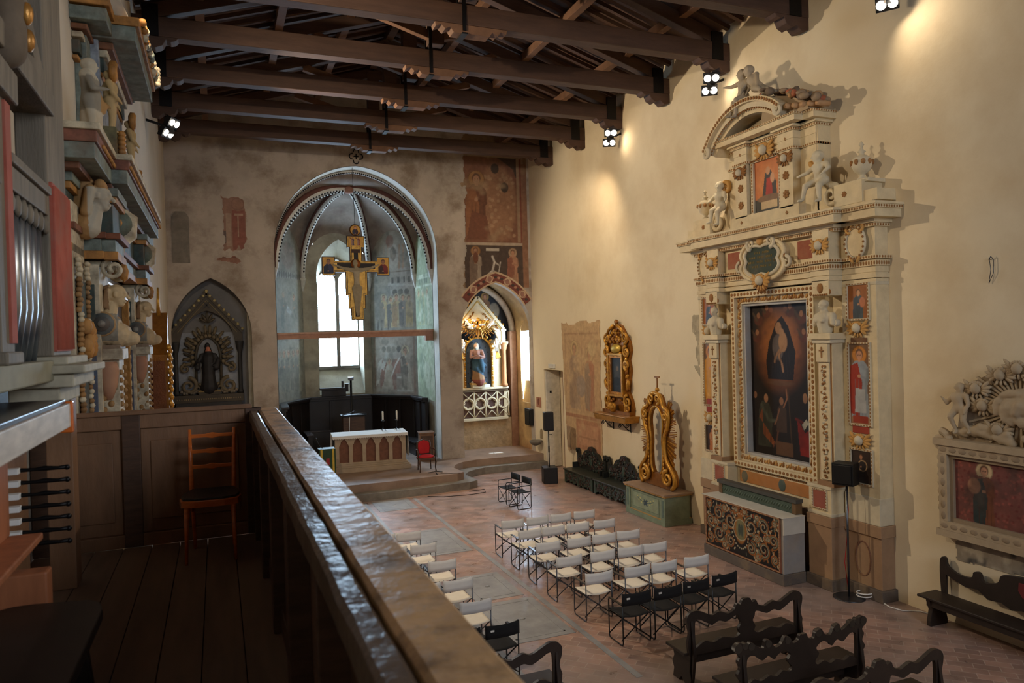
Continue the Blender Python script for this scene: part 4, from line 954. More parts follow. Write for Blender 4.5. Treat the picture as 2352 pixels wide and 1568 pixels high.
STAND = dict(p=(0, 0, .52), c=(0, 0, .72), n=(0, 0, .82), h=(0, 0, .86), sl=(-.13, 0, .77), sr=(.13, 0, .77), el=(-.19, -.02, .6), er=(.19, -.02, .6), wl=(-.17, -.1, .46), wr=(.17, -.1, .46),
             hl=(-.07, 0, .5), hr=(.07, 0, .5), kl=(-.08, -.03, .27), kr=(.08, -.02, .27), fl=(-.08, 0, .03), fr=(.09, 0, .03))
def pose(**k): d = dict(STAND); d.update(k); return d
CRM = K(216,200,164); CRW = K(206,196,170); GIL = K(148,102,54); GLD = K(196,150,84); STB = K(156,126,98); STD = K(96,86,78); REDP = K(150,84,66)

# ------------------------------------------------------------------ the great altarpiece on the right wall
def picture(nm, cv, parent, x, z, d, label=None):
    o = cv.build(nm, M_OIL, parent, T(x, -d, z)); 
    if label: o['label'] = label
    return o
def frame(nm, parent, x0, x1, z0, z1, wd, d0, d1, col=CRM, orn=None, pitch=.07, mat=None):
    m = MB(); m.box(x0-wd, x1+wd, -d1, -d0, z1, z1+wd, col); m.box(x0-wd, x1+wd, -d1, -d0, z0-wd, z0, col); m.box(x0-wd, x0, -d1, -d0, z0, z1, col); m.box(x1, x1+wd, -d1, -d0, z0, z1, col)
    if orn:
        r = (pitch*.42, .012, wd*.3)
        for zz in (z0-wd/2, z1+wd/2): m.beads((x0-wd, -d1, zz), (x1+wd, -d1, zz), pitch, r, orn)
        r = (wd*.3, .012, pitch*.42)
        for xx in (x0-wd/2, x1+wd/2): m.beads((xx, -d1, z0), (xx, -d1, z1), pitch, r, orn)
    return m.build(nm, mat or M_STUCCO, parent, .004)
def beaded_stack(m, x0, x1, d, steps, col=CRM):
    for z0, z1, p, bead in steps:
        m.box(x0-p, x1+p, -d-p, 0, z0, z1, col)
        if bead:
            b = (.02, .014, (z1-z0)*.4); zc = (z0+z1)/2
            m.beads((x0-p, -d-p, zc), (x1+p, -d-p, zc), .055, b, GIL)
            m.beads((x1+p, 0, zc), (x1+p, -d-p, zc), .055, (.014, .02, (z1-z0)*.4), GIL)
def retable():
    t = thing('altarpiece', 'huge cream and gilt stucco altarpiece with a dark painting on the right wall', 'altarpiece', RW(11.6), R_ROT)
    S = M_STUCCO
    # base courses
    m = MB()
    m.box(-2.45, 2.45, -.30, 0, 0, 1.28, STB); m.box(-2.5, 2.5, -.36, 0, 0, .2, STD); m.box(-2.48, 2.48, -.34, 0, 1.08, 1.28, STB)
    for g in (-1, 1): x0, x1 = sorted((g*1.14, g*1.69)); m.box(x0, x1, -.63, 0, 0, 1.3, STB); m.box(x0-.03, x1+.03, -.67, 0, 0, .2, STD); m.box(x0-.02, x1+.02, -.65, 0, 1.12, 1.3, STB)
    for k in range(16): a = k*PI/8; b = (k+1)*PI/8; m.bar((2.06+.2*math.cos(a)*.8, -.302, .65+.3*math.sin(a)), (2.06+.2*math.cos(b)*.8, -.302, .65+.3*math.sin(b)), .02, .03, K(120,84,64))
    m.build('plinth', S, t, .012)
    # wings, backing
    m = MB(); m.box(-2.43, 2.43, -.14, 0, 1.30, 6.38, CRM)
    for g in (-1, 1):
        x0, x1 = sorted((g*1.72, g*2.45)); m.box(x0, x1, -.30, 0, 1.28, 5.47, CRM); m.box(x0-.006, x1+.006, -.33, 0, 1.281, 1.75, CRW); m.box(x0-.01, x1+.01, -.31, 0, 5.36, 5.42, CRW)
    m.build('wall_pilaster', S, t, .01)
    for g in (-1, 1):
        x0, x1 = sorted((g*1.15, g*1.68)); m = MB(); m.box(x0, x1, -.61, 0, 1.3, 1.83, CRM); m.box(x0-.02, x1+.02, -.63, 0, 1.78, 1.84, CRW); m.box(x0-.02, x1+.02, -.63, 0, 1.3, 1.36, CRW); o = m.build('pedestal', S, t, .01)
        m = MB(); m.box(x0+.12, x1-.12, -.622, -.61, 1.43, 1.74, REDP); m.build('red_panel', S, o); frame('panel_frame', o, x0+.12, x1-.12, 1.43, 1.74, .03, .61, .63, CRW, GIL, .05)
        # shaft with hanging garland
        x0, x1 = sorted((g*1.37, g*1.72)); xm = (x0+x1)/2; m = MB(); m.box(x0, x1, -.55, 0, 1.83, 4.45, CRM); m.box(x0+.05, x1-.05, -.58, -.5, 1.95, 4.05, CRM); m.box(x0+.02, x0+.05, -.56, -.5, 1.95, 4.4, GIL); m.box(x1-.05, x1-.02, -.56, -.5, 1.95, 4.4, GIL); m.box(x0-.02, x1+.02, -.6, 0, 1.83, 1.93, K(150,116,84))
        o = m.build('pilaster', S, t, .008)
        m = MB(); r = random.Random(3)
        for k in range(26):
            z = 2.02+k*.078
            for q in range(3): m.ell((xm+r.uniform(-.05, .05), -.59, z+r.uniform(-.02, .02)), (.03, .022, .026), GIL if q else CRW, 6, 4)
        m.build('garland', S, o)
        m = MB(); m.box(x0+.04, x1-.04, -.62, -.5, 4.05, 4.38, CRM); m.bar((xm, -.625, 4.12), (xm, -.625, 4.32), .03, .02, GIL); m.bar((xm-.05, -.625, 4.25), (xm+.05, -.625, 4.25), .03, .02, GIL); m.build('cross_plaque', S, o, .006)
        m = MB(); m.box(x0-.08, x1+.08, -.68, 0, 4.45, 4.56, CRM); m.box(x0-.04, x1+.04, -.64, 0, 4.38, 4.45, CRW); m.build('bracket_shelf', S, t, .01)
        # herm bust carrying a scrolled console
        c = [cap((0, 0, .05), .12, (0, -.02, .26), .15), cap((-.14, 0, .30), .075, (.14, 0, .30), .075), cap((-.17, 0, .3), .07, (-.2, -.02, .18), .06), cap((.17, 0, .3), .07, (.2, -.02, .18), .06), cap((-.07, -.12, .24), .055, (-.07, -.13, .23), .05), cap((.07, -.12, .24), .055, (.07, -.13, .23), .05), cap((0, 0, .32), .06, (0, -.01, .42), .055)]+head_caps((0, -.03, .5), .085, (-.3*g, -1, -.15))
        figure('herm_bust', S, c, t, .014, col=CRW, M=T(xm, -.52, 4.56))
        m = MB()
        for q in (-1, 1): m.lathe([(.02, -.05), (.06, -.05), (.07, 0), (.06, .05), (.02, .05)], (0, 0, 0), 12, CRW, T(xm+q*.23, -.5, 4.74) @ Matrix.Rotation(PI/2, 4, 'X')); m.scroll((xm+q*.16, 5.3), .09, 1.3, .022, GIL, q, PI/2, -.6)
        m.box(x0-.02, x1+.02, -.62, 0, 5.22, 5.5, CRM); m.leaf((xm, -.62, 5.46), -PI/2, .2, .14, .04, GIL); m.beads((x0, -.63, 5.24), (x1, -.63, 5.24), .05, .02, GIL)
        m.build('scroll_capital', S, t, .006)
    # painting and its frame
    cv = Cv(1.72, 3.05, 74, K(40,30,22))
    cv.ell(.86, 2.15, .62, .75, K(150,88,46), 1, .6); cv.ell(.86, 2.3, .45, .55, K(190,120,66), 1, .6)
    for x, z in ((.25, 2.75), (.5, 2.9), (1.15, 2.9), (1.45, 2.75), (.2, 2.4), (1.5, 2.4)): cv.ell(x, z, .13, .11, K(110,58,36), .9, .3); cv.ell(x, z+.1, .05, .06, K(178,124,86)); cv.line([(x-.05, z), (x-.16, z+.14)], .04, K(96,74,52))
    cv.poly([(.5, 1.55), (1.2, 1.55), (1.28, 2.1), (1.1, 2.6), (.92, 2.82), (.76, 2.7), (.55, 2.3), (.45, 1.9)], K(34,26,30)); cv.ell(.82, 2.58, .09, .12, K(200,150,110)); cv.ell(.8, 2.2, .16, .26, K(120,110,108)); cv.ell(.94, 2.3, .12, .2, K(206,160,122)); cv.ell(.9, 2.5, .07, .08, K(206,160,122))
    cv.line([(.93, 2.2), (.82, 2.02), (.9, 1.86), (.93, 1.72)], .036, K(196,148,110)); cv.line([(.84, 2.14), (.72, 2.0), (.7, 1.9)], .034, K(190,142,104)); cv.ell(.85, 1.48, .34, .05, K(120,90,64), .7, .6)
    for k in range(7): cv.line([(.6+.09*k, 1.62), (.66+.07*k, 2.1)], .012, K(58,44,46), .7)
    for x, z in ((.32, 2.2), (.42, 2.5), (1.3, 2.5), (1.38, 2.1), (.62, 2.95), (1.02, 2.95)): cv.ell(x, z, .06, .05, K(150,92,60), .8, .5)
    cv.poly([(.15, .15), (.55, .15), (.6, .8), (.5, 1.05), (.3, 1.1), (.2, .9)], K(70,70,56)); cv.poly([(.2, .75), (.3, .95), (.32, .4), (.6, .2), (.65, .28), (.42, .55)], K(166,92,48)); cv.ell(.42, 1.15, .06, .09, K(180,130,94)); cv.line([(.28, 1.0), (.5, .7), (.75, .72)], .05, K(92,96,80)); cv.ell(.1, 1.2, .05, .07, K(160,110,76))
    cv.poly([(.7, .5), (1.0, .5), (1.0, .95), (.86, 1.1), (.74, .95)], K(80,60,46)); cv.ell(.86, 1.12, .06, .08, K(170,120,86)); cv.line([(.92, 1.0), (1.02, 1.18), (1.0, 1.36)], .024, K(170,116,80)); cv.line([(.8, .95), (.72, .74), (.66, .64)], .024, K(150,104,74)); cv.line([(.75, .5), (.7, .3), (.6, .18)], .03, K(110,70,48))
    for k in range(9): cv.line([(.2+.045*k, .2), (.26+.035*k, 1.0)], .01, K(46,46,38), .7); cv.line([(1.3+.045*k, .15), (1.36+.03*k, 1.0)], .01, K(60,24,22), .6)
    cv.poly([(1.25, .12), (1.7, .12), (1.7, 1.0), (1.5, 1.15), (1.32, .95)], K(40,34,34)); cv.poly([(1.35, .1), (1.68, .1), (1.65, .65), (1.48, .55), (1.3, .8), (1.28, .74)], K(158,44,32)); cv.ell(1.5, 1.22, .06, .1, K(180,134,98)); cv.poly([(1.4, .7), (1.52, .82), (1.58, .74), (1.46, .6)], K(206,200,182)); cv.line([(1.25, .8), (1.42, .75)], .04, K(120,36,28))
    cv.line([(1.05, 1.4), (1.12, .3)], .02, K(90,66,44)); cv.rect(.68, 1.16, .04, .3, K(112,78,50)); cv.C *= .62; cv.mottle(61, .12, .18); cv.wear(62, .3, K(30,22,18), .55, 4, .35)
    picture('altar_painting', cv, t, -.86, 2.09, .16, 'dark oil painting of a seated mother and child above saints')
    frame('picture_frame', t, -.86, .86, 2.09, 5.14, .05, .14, .30, K(176,178,180)); frame('picture_frame', t, -.91, .91, 2.04, 5.19, .14, .14, .34, CRW, GIL, .085); frame('outer_frame', t, -1.05, 1.05, 1.90, 5.33, .12, .14, .42, CRM, GIL, .10)
    m = MB(); r = random.Random(8)
    for zz in (1.97, 5.26):
        for k in range(20): m.leaf((-1.0+k*.1, -.34, zz-.04), .8 if k % 2 else 1.3, .12, .05, .03, GLD if k % 3 else GIL)
    for xx in (-.98, .98):
        for k in range(32): m.leaf((xx-.04, -.34, 2.08+k*.1), .5 if k % 2 else 1.2, .12, .05, .03, GLD if k % 3 else GIL)
    m.build('frame_ornament', S, t)
    # predella band and gradine
    m = MB(); m.box(-1.14, 1.14, -.36, 0, 1.28, 1.78, CRM); m.box(-1.05, 1.05, -.372, -.3, 1.46, 1.70, K(180,120,64)); m.beads((-1.1, -.37, 1.74), (1.1, -.37, 1.74), .05, .016, GIL)
    for x in (-.9, .2, 1.0): m.ell((x, -.372, 1.58), (.1, .01, .12), K(82,92,84), 14, 8)
    m.build('predella', S, t, .006)
    # wing paintings, frames and cherub heads
    for g in (-1, 1):
        xm = g*2.08 if g > 0 else -2.05; W3 = .42
        for q, (z0, z1) in enumerate(((4.80, 5.38), (2.98, 4.36), (1.96, 2.52))):
            h = z1-z0; cv = Cv(W3, h, 90, (K(150,92,48), K(120,92,70), K(58,46,40))[q])
            if q == 0: cv.saint(.22, -.15, .66, K(72,84,92), K(60,70,78), None, K(196,150,112)); cv.ell(.3, .28, .06, .09, K(190,120,84))
            elif q == 1:
                cv.rect(0, W3, 0, .2, K(150,112,84)); cv.saint(.21, .12, 1.18, K(140,150,160) if g > 0 else K(206,150,60), K(150,52,40) if g > 0 else K(196,140,58), K(190,126,58)); cv.rect(.05, .37, .02, .14, K(150,60,44))
                cv.poly([(.1, .2), (.34, .2), (.32, .6), (.12, .62)], K(166,168,170) if g > 0 else K(200,146,60))
            else: cv.saint(.2, -.05, .55, K(50,44,42) if g > 0 else K(180,110,60), None, None, K(170,120,90)); cv.ring(.23, .3, .09, .012, K(180,150,110))
            cv.mottle(70+q, .1, .2); picture('saint_panel', cv, t, xm-W3/2, z0, .312); frame('panel_frame', t, xm-W3/2, xm+W3/2, z0, z1, .035, .30, .335, CRW, GIL, .06)
        m = MB(); m.box(xm-.17, xm+.17, -.32, -.3, 4.36, 4.47, K(96,60,40)); m.box(xm-.17, xm+.17, -.32, -.3, 2.82, 2.94, K(150,60,44)); m.box(xm-.18, xm+.18, -.31, -.3, 1.38, 1.62, CRW); m.build('name_tablet', S, t, .004)
        for z in (4.64, 2.70): m = MB(); m.cherub((xm, -.33, z), 1.05, CRW, GLD); m.build('cherub_head', S, t)
    # entablature
    m = MB()
    for z0, z1, p in ((5.48, 5.56, .02), (5.58, 5.68, .0), (5.68, 5.78, .03), (5.80, 5.86, .07)):
        for x0, x1, d in ((-2.45, 2.45, .30), (-1.74, -1.30, .60), (1.30, 1.74, .60), (-1.3, 1.3, .46)): beaded_stack(m, x0, x1, d, [(z0, z1, p, z0 > 5.79 or 5.66 < z0 < 5.7)])
    for x0, x1, d in ((-2.44, 2.44, .29), (-1.72, -1.34, .58), (1.34, 1.72, .58), (-1.3, 1.3, .42)): m.box(x0, x1, -d, 0, 5.5, 6.395, CRM)
    m.build('architrave', S, t, .008)
    m = MB()
    for x0, x1, d in ((-2.45, 2.45, .32), (-1.76, 1.76, .50)): beaded_stack(m, x0, x1, d, [(6.34, 6.40, .04, True), (6.40, 6.46, .09, False), (6.46, 6.60, .27, False), (6.60, 6.66, .31, True), (6.66, 6.70, .33, False)])
    m.build('cornice', S, t, .01)
    for x0 in (-1.2, .82): m = MB(); m.box(x0, x0+.4, -.432, -.42, 5.94, 6.28, REDP); m.build('frieze_panel', S, t)
    for xm in (-1.53, 1.53): m = MB(); m.cherub((xm, -.60, 6.12), 1.0, CRW, GLD); m.build('cherub_head', S, t)
    for xm in (-2.1, 2.1):
        m = MB(); m.prism([(xm+.17*math.cos(a*PI/10), 6.1+.24*math.sin(a*PI/10)) for a in range(20)], -.37, -.3, CRM); m.tube([(xm+.2*math.cos(a*PI/12), -.37, 6.1+.27*math.sin(a*PI/12)) for a in range(24)], .03, 6, CRW, closed=True)
        for q in (-1, 1): m.scroll((xm+q*.1, 6.36), .09, 1.2, .03, GLD, q, -PI/2, -.38); m.leaf((xm+q*.12, -.38, 5.9), -PI/2-q*.5, .18, .06, .03, GLD)
        for k in range(20): m.ell((xm+.2*math.cos(k*PI/10), -.40, 6.1+.27*math.sin(k*PI/10)), .022, GIL, 5, 4)
        m.build('shield_cartouche', S, t)
    # green inscription cartouche
    m = MB(); base = []
    for k in range(48): a = k*PI/24; q = 1+.10*abs(math.sin(2*a))-.12*abs(math.cos(2*a))**8; base.append((.45*math.cos(a)*q, 6.02+.27*math.sin(a)*q))
    m.prism([(x*1.42, 6.02+(z-6.02)*1.45) for x, z in base], -.56, -.40, CRM); m.tube([(x*1.1, -.58, 6.02+(z-6.02)*1.12) for x, z in base], .035, 6, CRW, closed=True); m.tube([(x*1.4, -.56, 6.02+(z-6.02)*1.42) for x, z in base], .04, 6, CRM, closed=True)
    for q in (-1, 1): m.scroll((q*.28, 6.36), .12, 1.4, .04, CRW, q, -PI/2, -.6); m.scroll((q*.66, 5.92), .12, 1.2, .035, CRW, -q, PI/2, -.56); m.ell((q*.62, -.575, 6.06), (.035, .01, .035), GIL)
    m.leaf((0, -.6, 6.5), -PI/2, .2, .18, .05, GLD); m.cherub((0, -.60, 5.62), 1.2, CRW, GLD)
    for k in range(9): m.leaf((0, -.58, 5.56), -PI/2+(k-4)*.3, .2, .06, .03, GIL)
    o = m.build('cartouche', S, t)
    m = MB(); m.prism(base, -.575, -.555, K(52,62,48))
    for row, (z, n) in enumerate(((6.17, 9), (6.08, 15), (5.99, 16), (5.90, 12))):
        for k in range(n):
            x = (k-(n-1)/2)*.048; s = .022
            if k % 5 == 4: continue
            m.box(x-.012, x-.007, -.58, -.574, z-s, z+s, K(150,124,66)); m.box(x+.006, x+.011, -.58, -.574, z-s, z+s, K(150,124,66)); zz = z+(s*.7 if k % 2 else -.002); m.box(x-.01, x+.01, -.58, -.574, zz-.004, zz+.004, K(150,124,66))
    m.build('inscription_tablet', S, o)
    # attic
    m = MB(); m.box(-2.55, 2.55, -.45, 0, 6.70, 6.76, CRM); m.box(-1.2, 1.25, -.30, 0, 6.7, 8.5, CRM); m.box(-.95, .95, -.50, 0, 6.72, 6.98, CRM); m.box(-.42, .42, -.36, 0, 6.72, 6.98, CRM)
    for q in (-1, 1):
        x0, x1 = sorted((q*.47, q*.82)); m.box(x0, x1, -.50, 0, 6.95, 8.06, CRM); xa, xb = sorted((q*.9, q*1.22)); m.box(xa, xb, -.32, 0, 6.76, 8.06, CRM)
        for zz in (6.85, 8.24): m.leaf(((x0+x1)/2-.04, -.505, zz), 0, .08, .04, .01, GIL); m.leaf(((x0+x1)/2, -.505, zz-.04), PI/2, .08, .04, .01, GIL)
    m.build('attic', S, t, .01)
    m = MB()
    for x0, x1, d in ((-1.22, 1.22, .32), (-.84, -.45, .50), (.45, .84, .50), (-.5, .5, .40)): beaded_stack(m, x0, x1, d, [(8.02, 8.07, .03, True), (8.08, 8.22, .0, False), (8.22, 8.36, .01, False), (8.36, 8.41, .05, True), (8.41, 8.46, .10, False)])
    beaded_stack(m, -.9, .9, .5, [(8.46, 8.56, .24, False), (8.56, 8.60, .27, True)]); beaded_stack(m, -1.15, 1.2, .34, [(8.46, 8.56, .2, False), (8.56, 8.60, .22, True)])
    m.build('attic_cornice', S, t, .008)
    cv = Cv(.72, 1.06, 100, K(190,112,62)); cv.ell(.38, .62, .3, .36, K(206,130,76), 1, .5); cv.poly([(.2, .3), (.62, .3), (.6, .6), (.45, .85), (.3, .8)], K(62,56,54)); cv.ell(.38, .84, .06, .08, K(196,146,108)); cv.poly([(.3, .35), (.5, .35), (.48, .7), (.34, .7)], K(166,50,34)); cv.ell(.5, .68, .06, .1, K(200,150,112)); cv.rect(0, .72, 0, .3, K(58,56,50)); cv.ell(.4, .3, .34, .07, K(126,96,70)); cv.rect(.18, .62, .1, .24, K(196,170,130)); cv.mottle(80, .1, .16)
    picture('attic_painting', cv, t, -.36, 6.95, .38); frame('picture_frame', t, -.36, .36, 6.95, 8.01, .07, .3, .43, CRW, GIL, .06)
    m = MB(); m.cherub((0, -.44, 8.2), 1.25, CRW, GLD); m.build('cherub_head', S, t)
    for q in (-1, 1):
        xm = q*.645; m = MB(); m.cherub((xm, -.52, 7.88), .95, CRW, GIL)
        for z in (7.55, 7.2):
            for k in range(7): m.leaf((xm, -.51, z), k*PI*2/7, .09, .05, .02, GIL)
        m.build('festoon', S, t)
    # broken segmental pediment with putti on top
    m = MB(); R_ = 1.55; cz = 8.58+.62-R_; 
    def arc(r, a0, a1, n=24): return [(-.12+r*math.sin(a0+(a1-a0)*k/n), cz+r*math.cos(a0+(a1-a0)*k/n)) for k in range(n+1)]
    A0, A1 = -1.02, .72
    for r0, r1, d, c in ((R_-.10, R_, .86, CRM), (R_-.2, R_-.1, .78, CRW), (R_-.3, R_-.2, .70, CRM)): o_ = arc(r1, A0, A1); i_ = arc(r0, A0, A1); m.prism((o_+i_[::-1])[::-1], -d, -.0, c)
    for k in range(34): a = A0+(A1-A0)*(k+.5)/34; m.ell((-.12+(R_-.05)*math.sin(a), -.87, cz+(R_-.05)*math.cos(a)), (.03, .02, .035), GIL, 6, 4); m.ell((-.12+(R_-.22)*math.sin(a), -.77, cz+(R_-.22)*math.cos(a)), (.022, .02, .022), GIL, 6, 4)
    for sg, a in ((-1, A0), (1, A1)): m.scroll((-.12+(R_-.12)*math.sin(a), cz+(R_-.12)*math.cos(a)), .11, 1.4, .05, CRW, sg, PI/2, -.82)
    m.prism(arc(R_-.35, -.85, .85), -.34, 0, K(150,134,108)); m.build('curved_pediment', S, t, .006)
    r = random.Random(12); m = MB()
    for k in range(46):
        u = r.random(); x = .2+u*1.35; z = 9.22-.5*u**1.6+r.uniform(-.05, .03); m.ell((x, -r.uniform(.1, .75), z), (r.uniform(.05, .12), r.uniform(.05, .12), r.uniform(.04, .09)), r.choice([K(150,130,106), K(176,140,100), K(120,104,88), K(166,96,70)]), 6, 4)
    for k in range(5): m.lathe([(.05, -.14), (.06, 0), (.05, .14)], (0, 0, 0), 8, K(176,140,104), T(.95+.14*k, -.62+.05*k, 8.75-.02*k) @ Matrix.Rotation(PI/2, 4, 'X'))
    m.prism([(.1, 8.6), (1.35, 8.6), (1.3, 8.75), (.85, 8.98), (.2, 9.18)], -.6, 0, K(166,146,118)); m.build('broken_masonry', S, t)
    gs = K(172,160,140)
    c = body(pose(p=(0, 0, .3), c=(.03, 0, .52), n=(.02, 0, .62), h=(.02, -.02, .66), sl=(-.1, 0, .58), sr=(.14, 0, .56), el=(-.26, -.05, .56), wl=(-.42, -.08, .6), er=(.2, .02, .42), wr=(.2, -.06, .3), hl=(-.07, 0, .28), hr=(.07, 0, .28), kl=(-.12, -.14, .18), fl=(-.16, -.2, -.08), kr=(.04, -.2, .2), fr=(0, -.2, -.12)), 1.0, 1.05, (-.4, -1, .1), headr=.1)
    figure('putto', S, c, t, .018, col=gs, M=T(-.38, -.62, 9.05))
    c = body(pose(p=(.1, 0, .26), c=(-.04, 0, .44), n=(-.1, -.02, .54), h=(-.12, -.02, .58), sl=(-.14, 0, .46), sr=(.05, .02, .52), el=(-.22, -.1, .32), wl=(-.14, -.2, .2), er=(.14, -.04, .38), wr=(.2, -.1, .24), hl=(.08, -.05, .24), hr=(.14, .03, .24), kl=(.26, -.12, .16), fl=(.42, -.1, .0), kr=(.36, 0, .14), fr=(.6, 0, .02)), 1.0, 1.05, (-.8, -.8, .1), headr=.1)
    figure('putto', S, c, t, .018, col=gs, M=T(-.06, -.6, 9.15))
    # seated side putti, volutes, urns, stepped blocks
    for q in (-1, 1):
        m = MB(); m.scroll((q*1.28, 7.7), .14, 1.5, .06, GLD, q, PI, -.36); m.scroll((q*1.6, 7.0), .2, 1.6, .06, CRM, -q, PI/2, -.36)
        m.prism([(q*x, z) for x, z in ((1.1, 6.76), (1.8, 6.76), (1.75, 7.0), (1.5, 7.12), (1.36, 7.3), (1.3, 7.7), (1.12, 7.8))][::q], -.3, -.1, CRM); m.build('side_volute', S, t)
        c = body(pose(p=(0, 0, .3), c=(-q*.02, -.02, .5), n=(-q*.03, -.02, .6), h=(-q*.03, -.03, .64), sl=(-.12, 0, .55), sr=(.12, 0, .55), el=(-.24, -.06, .46), wl=(-.34 if q > 0 else -.2, -.14, .42), er=(.24, -.06, .46), wr=(.2 if q > 0 else .34, -.14, .38), hl=(-.07, 0, .28), hr=(.07, 0, .28), kl=(-.1-.06*q, -.2, .2), fl=(-.14-.08*q, -.22, -.04), kr=(.12, -.18, .16), fr=(.16, -.2, -.1)), 1.02, 1.08, (-q*.5, -1, 0), headr=.1)
        figure('putto', S, c, t, .018, col=CRW, M=T(q*1.42, -.42, 7.02))
        m = MB(); x0, x1 = sorted((q*1.75, q*2.35)); m.box(x0, x1, -.46, 0, 6.76, 7.14, CRM); x0, x1 = sorted((q*2.2, q*2.62)); m.box(x0, x1, -.42, 0, 6.76, 6.95, CRM); m.box(sorted((q*1.95, q*2.42))[0], sorted((q*1.95, q*2.42))[1], -.4, 0, 7.1, 7.16, CRW)
        for k in range(8): m.leaf((q*1.98, -.465, 6.95), k*PI/4, .06, .03, .01, GIL)
        m.build('end_block', S, t, .015)
        m = MB(); m.lathe([(.08, 0), (.08, .03), (.035, .07), (.05, .1), (.13, .16), (.17, .27), (.16, .33), (.17, .35), (.09, .42), (.05, .43), (.04, .47), (.07, .49), (.03, .53), (.02, .58), (.045, .61), (.015, .66)], (q*2.17, -.25, 7.16), 16, CRW)
        for k in range(9): m.ell((q*2.17+.16*math.cos(k*.7), -.25+.16*math.sin(k*.7), 7.46), (.04, .04, .05), GIL, 6, 4)
        m.build('urn', S, t)
retable()

# altar table in front of it
def side_altar():
    t = thing('side_altar', 'stone altar table with a dark scroll-painted front before the big altarpiece', 'altar', RW(11.65, 0, 0), R_ROT)
    m = MB(); m.box(-1.15, 1.15, -1.18, -.68, .2, 1.22, K(150,148,146)); m.box(-1.17, 1.17, -1.21, -.68, 0, .2, K(98,90,84)); m.build('altar_block', M_STUCCO, t, .012)
    W, H = 2.12, .94; cv = Cv(W, H, 130, K(30,27,24)); r = random.Random(4); oc = K(150,94,46); gg = K(104,110,94); cr = K(176,166,140)
    for sx in (-1, 1):
        for cx, cz, rr, sg in ((.30, .62, .22, 1), (.30, .22, .16, -1), (.66, .28, .2, 1), (.66, .7, .18, -1), (.92, .5, .16, 1), (.95, .16, .12, -1), (.95, .82, .1, 1), (.48, .46, .12, 1), (.12, .88, .09, -1), (.5, .1, .1, 1), (.78, .5, .1, -1), (.48, .84, .1, 1)):
            for w_, col, off in ((.016, oc, 0), (.009, gg, .03), (.007, cr, .05)):
                pts = []
                for k in range(26): q = k/25; a = sg*q*1.6*2*PI+cx*5; R = (rr-off)*(1-.85*q); pts.append((W/2+sx*cx+R*math.cos(a)*sx, cz+R*math.sin(a)))
                cv.line(pts, w_, col)
            for k in range(7): a = r.random()*6.28; cv.ell(W/2+sx*cx+rr*1.05*math.cos(a)*sx, cz+rr*1.05*math.sin(a), .035, .018, r.choice([oc, gg, cr]), 1, .3, a)
        for k in range(60): cv.ell(W/2+sx*r.uniform(.15, 1.02), r.uniform(.05, .9), .016, .012, r.choice([cr, oc, gg, K(150,60,40)]), 1, .4, r.random()*3)
    cv.ell(W/2, .5, .17, .27, K(150,100,48)); cv.ell(W/2, .5, .13, .22, K(118,116,84)); cv.ell(W/2-.03, .5, .04, .12, K(70,80,70)); cv.ell(W/2+.04, .5, .04, .12, K(70,80,70)); cv.ell(W/2, .8, .1, .05, oc); cv.ring(W/2, .5, .2, .012, cr)
    for k in range(26): a = k*.24; cv.ell(W/2+.24*math.cos(a), .48+.34*math.sin(a), .02, .016, cr)
    cv.mottle(91, .06, .2); o = cv.build('painted_frontal', M_OIL, t, T(-W/2, -1.2, .25)); o['label'] = 'black frontal painted with ochre scrolls and a central coat of arms'
    frame('frontal_frame', t, -W/2, W/2, .25, 1.19, .035, 1.17, 1.215, K(140,84,60), K(180,150,110), .03)
    m = MB(); m.box(-1.2, 1.2, -1.22, -.70, 1.225, 1.24); m.box(1.165, 1.185, -1.2, -.70, .92, 1.235); m.build('altar_cloth', mk('dusty_altar_cloth', K(198,194,182), .95, var=.1), t, .006)
    m = MB(); m.box(-1.08, 1.1, -.82, -.69, 1.245, 1.45, K(70,84,72)); m.box(-1.14, 1.14, -.86, -.69, 1.45, 1.52, K(74,72,66)); 
    for k in range(30): m.leaf((-1.05+k*.07, -.822, 1.3), .9, .1, .03, .01, K(84,98,84))
    for x in (-1.06, 1.06): m.box(x-.05, x+.05, -.84, -.69, 1.245, 1.45, K(110,84,54))
    m.build('gradine', M_PAINTW, t, .006)
side_altar()
t = thing('column_speaker', 'black loudspeaker on a thin grey pole beside the altarpiece', 'speaker', (9.98, 9.58, 0))
m = MB(); m.lathe([(.26, 0), (.26, .012), (.2, .02), (.03, .025)], (0, 0, 0), 24); m.build('base_plate', M_STEEL, t)
m = MB(); m.tube([(0, 0, .02), (0, 0, 1.98)], .018, 10); m.build('pole', M_STEEL, t)
m = MB(); m.prism([(-.18, 1.96), (.18, 1.96), (.18, 2.34), (-.18, 2.34)], -.18, .1, None, T(0, 0, 0, R_ROT*.75)); m.prism([(-.15, 1.99), (.15, 1.99), (.15, 2.31), (-.15, 2.31)], -.2, -.18, None, T(0, 0, 0, R_ROT*.75)); m.build('speaker_box', M_BLACK, t, .015)
m = MB(); m.tube([(.05, .05, 1.98), (.06, .03, 1.5), (.02, .04, 1.0), (-.03, .05, .6), (.03, .03, .03)], .006, 6); m.build('lead', M_RED, t)
m = MB(); pts = [(10.2+.13*math.cos(a*.5), 9.45+.13*math.sin(a*.5), .02+.004*a) for a in range(26)]; m.tube(pts, .012, 6); pts = [(10.3, 9.4, .02), (10.28, 9.2, .012), (10.2, 8.95, .012), (10.25, 8.75, .012), (10.4, 8.66, .012), (10.48, 8.6, .012), (10.52, 8.45, .012)]; m.tube(pts, .011, 6)
o = m.build('cable', M_CANVAS); tag(o, 'coiled white cable on the floor beside the grey speaker pole', 'cable')
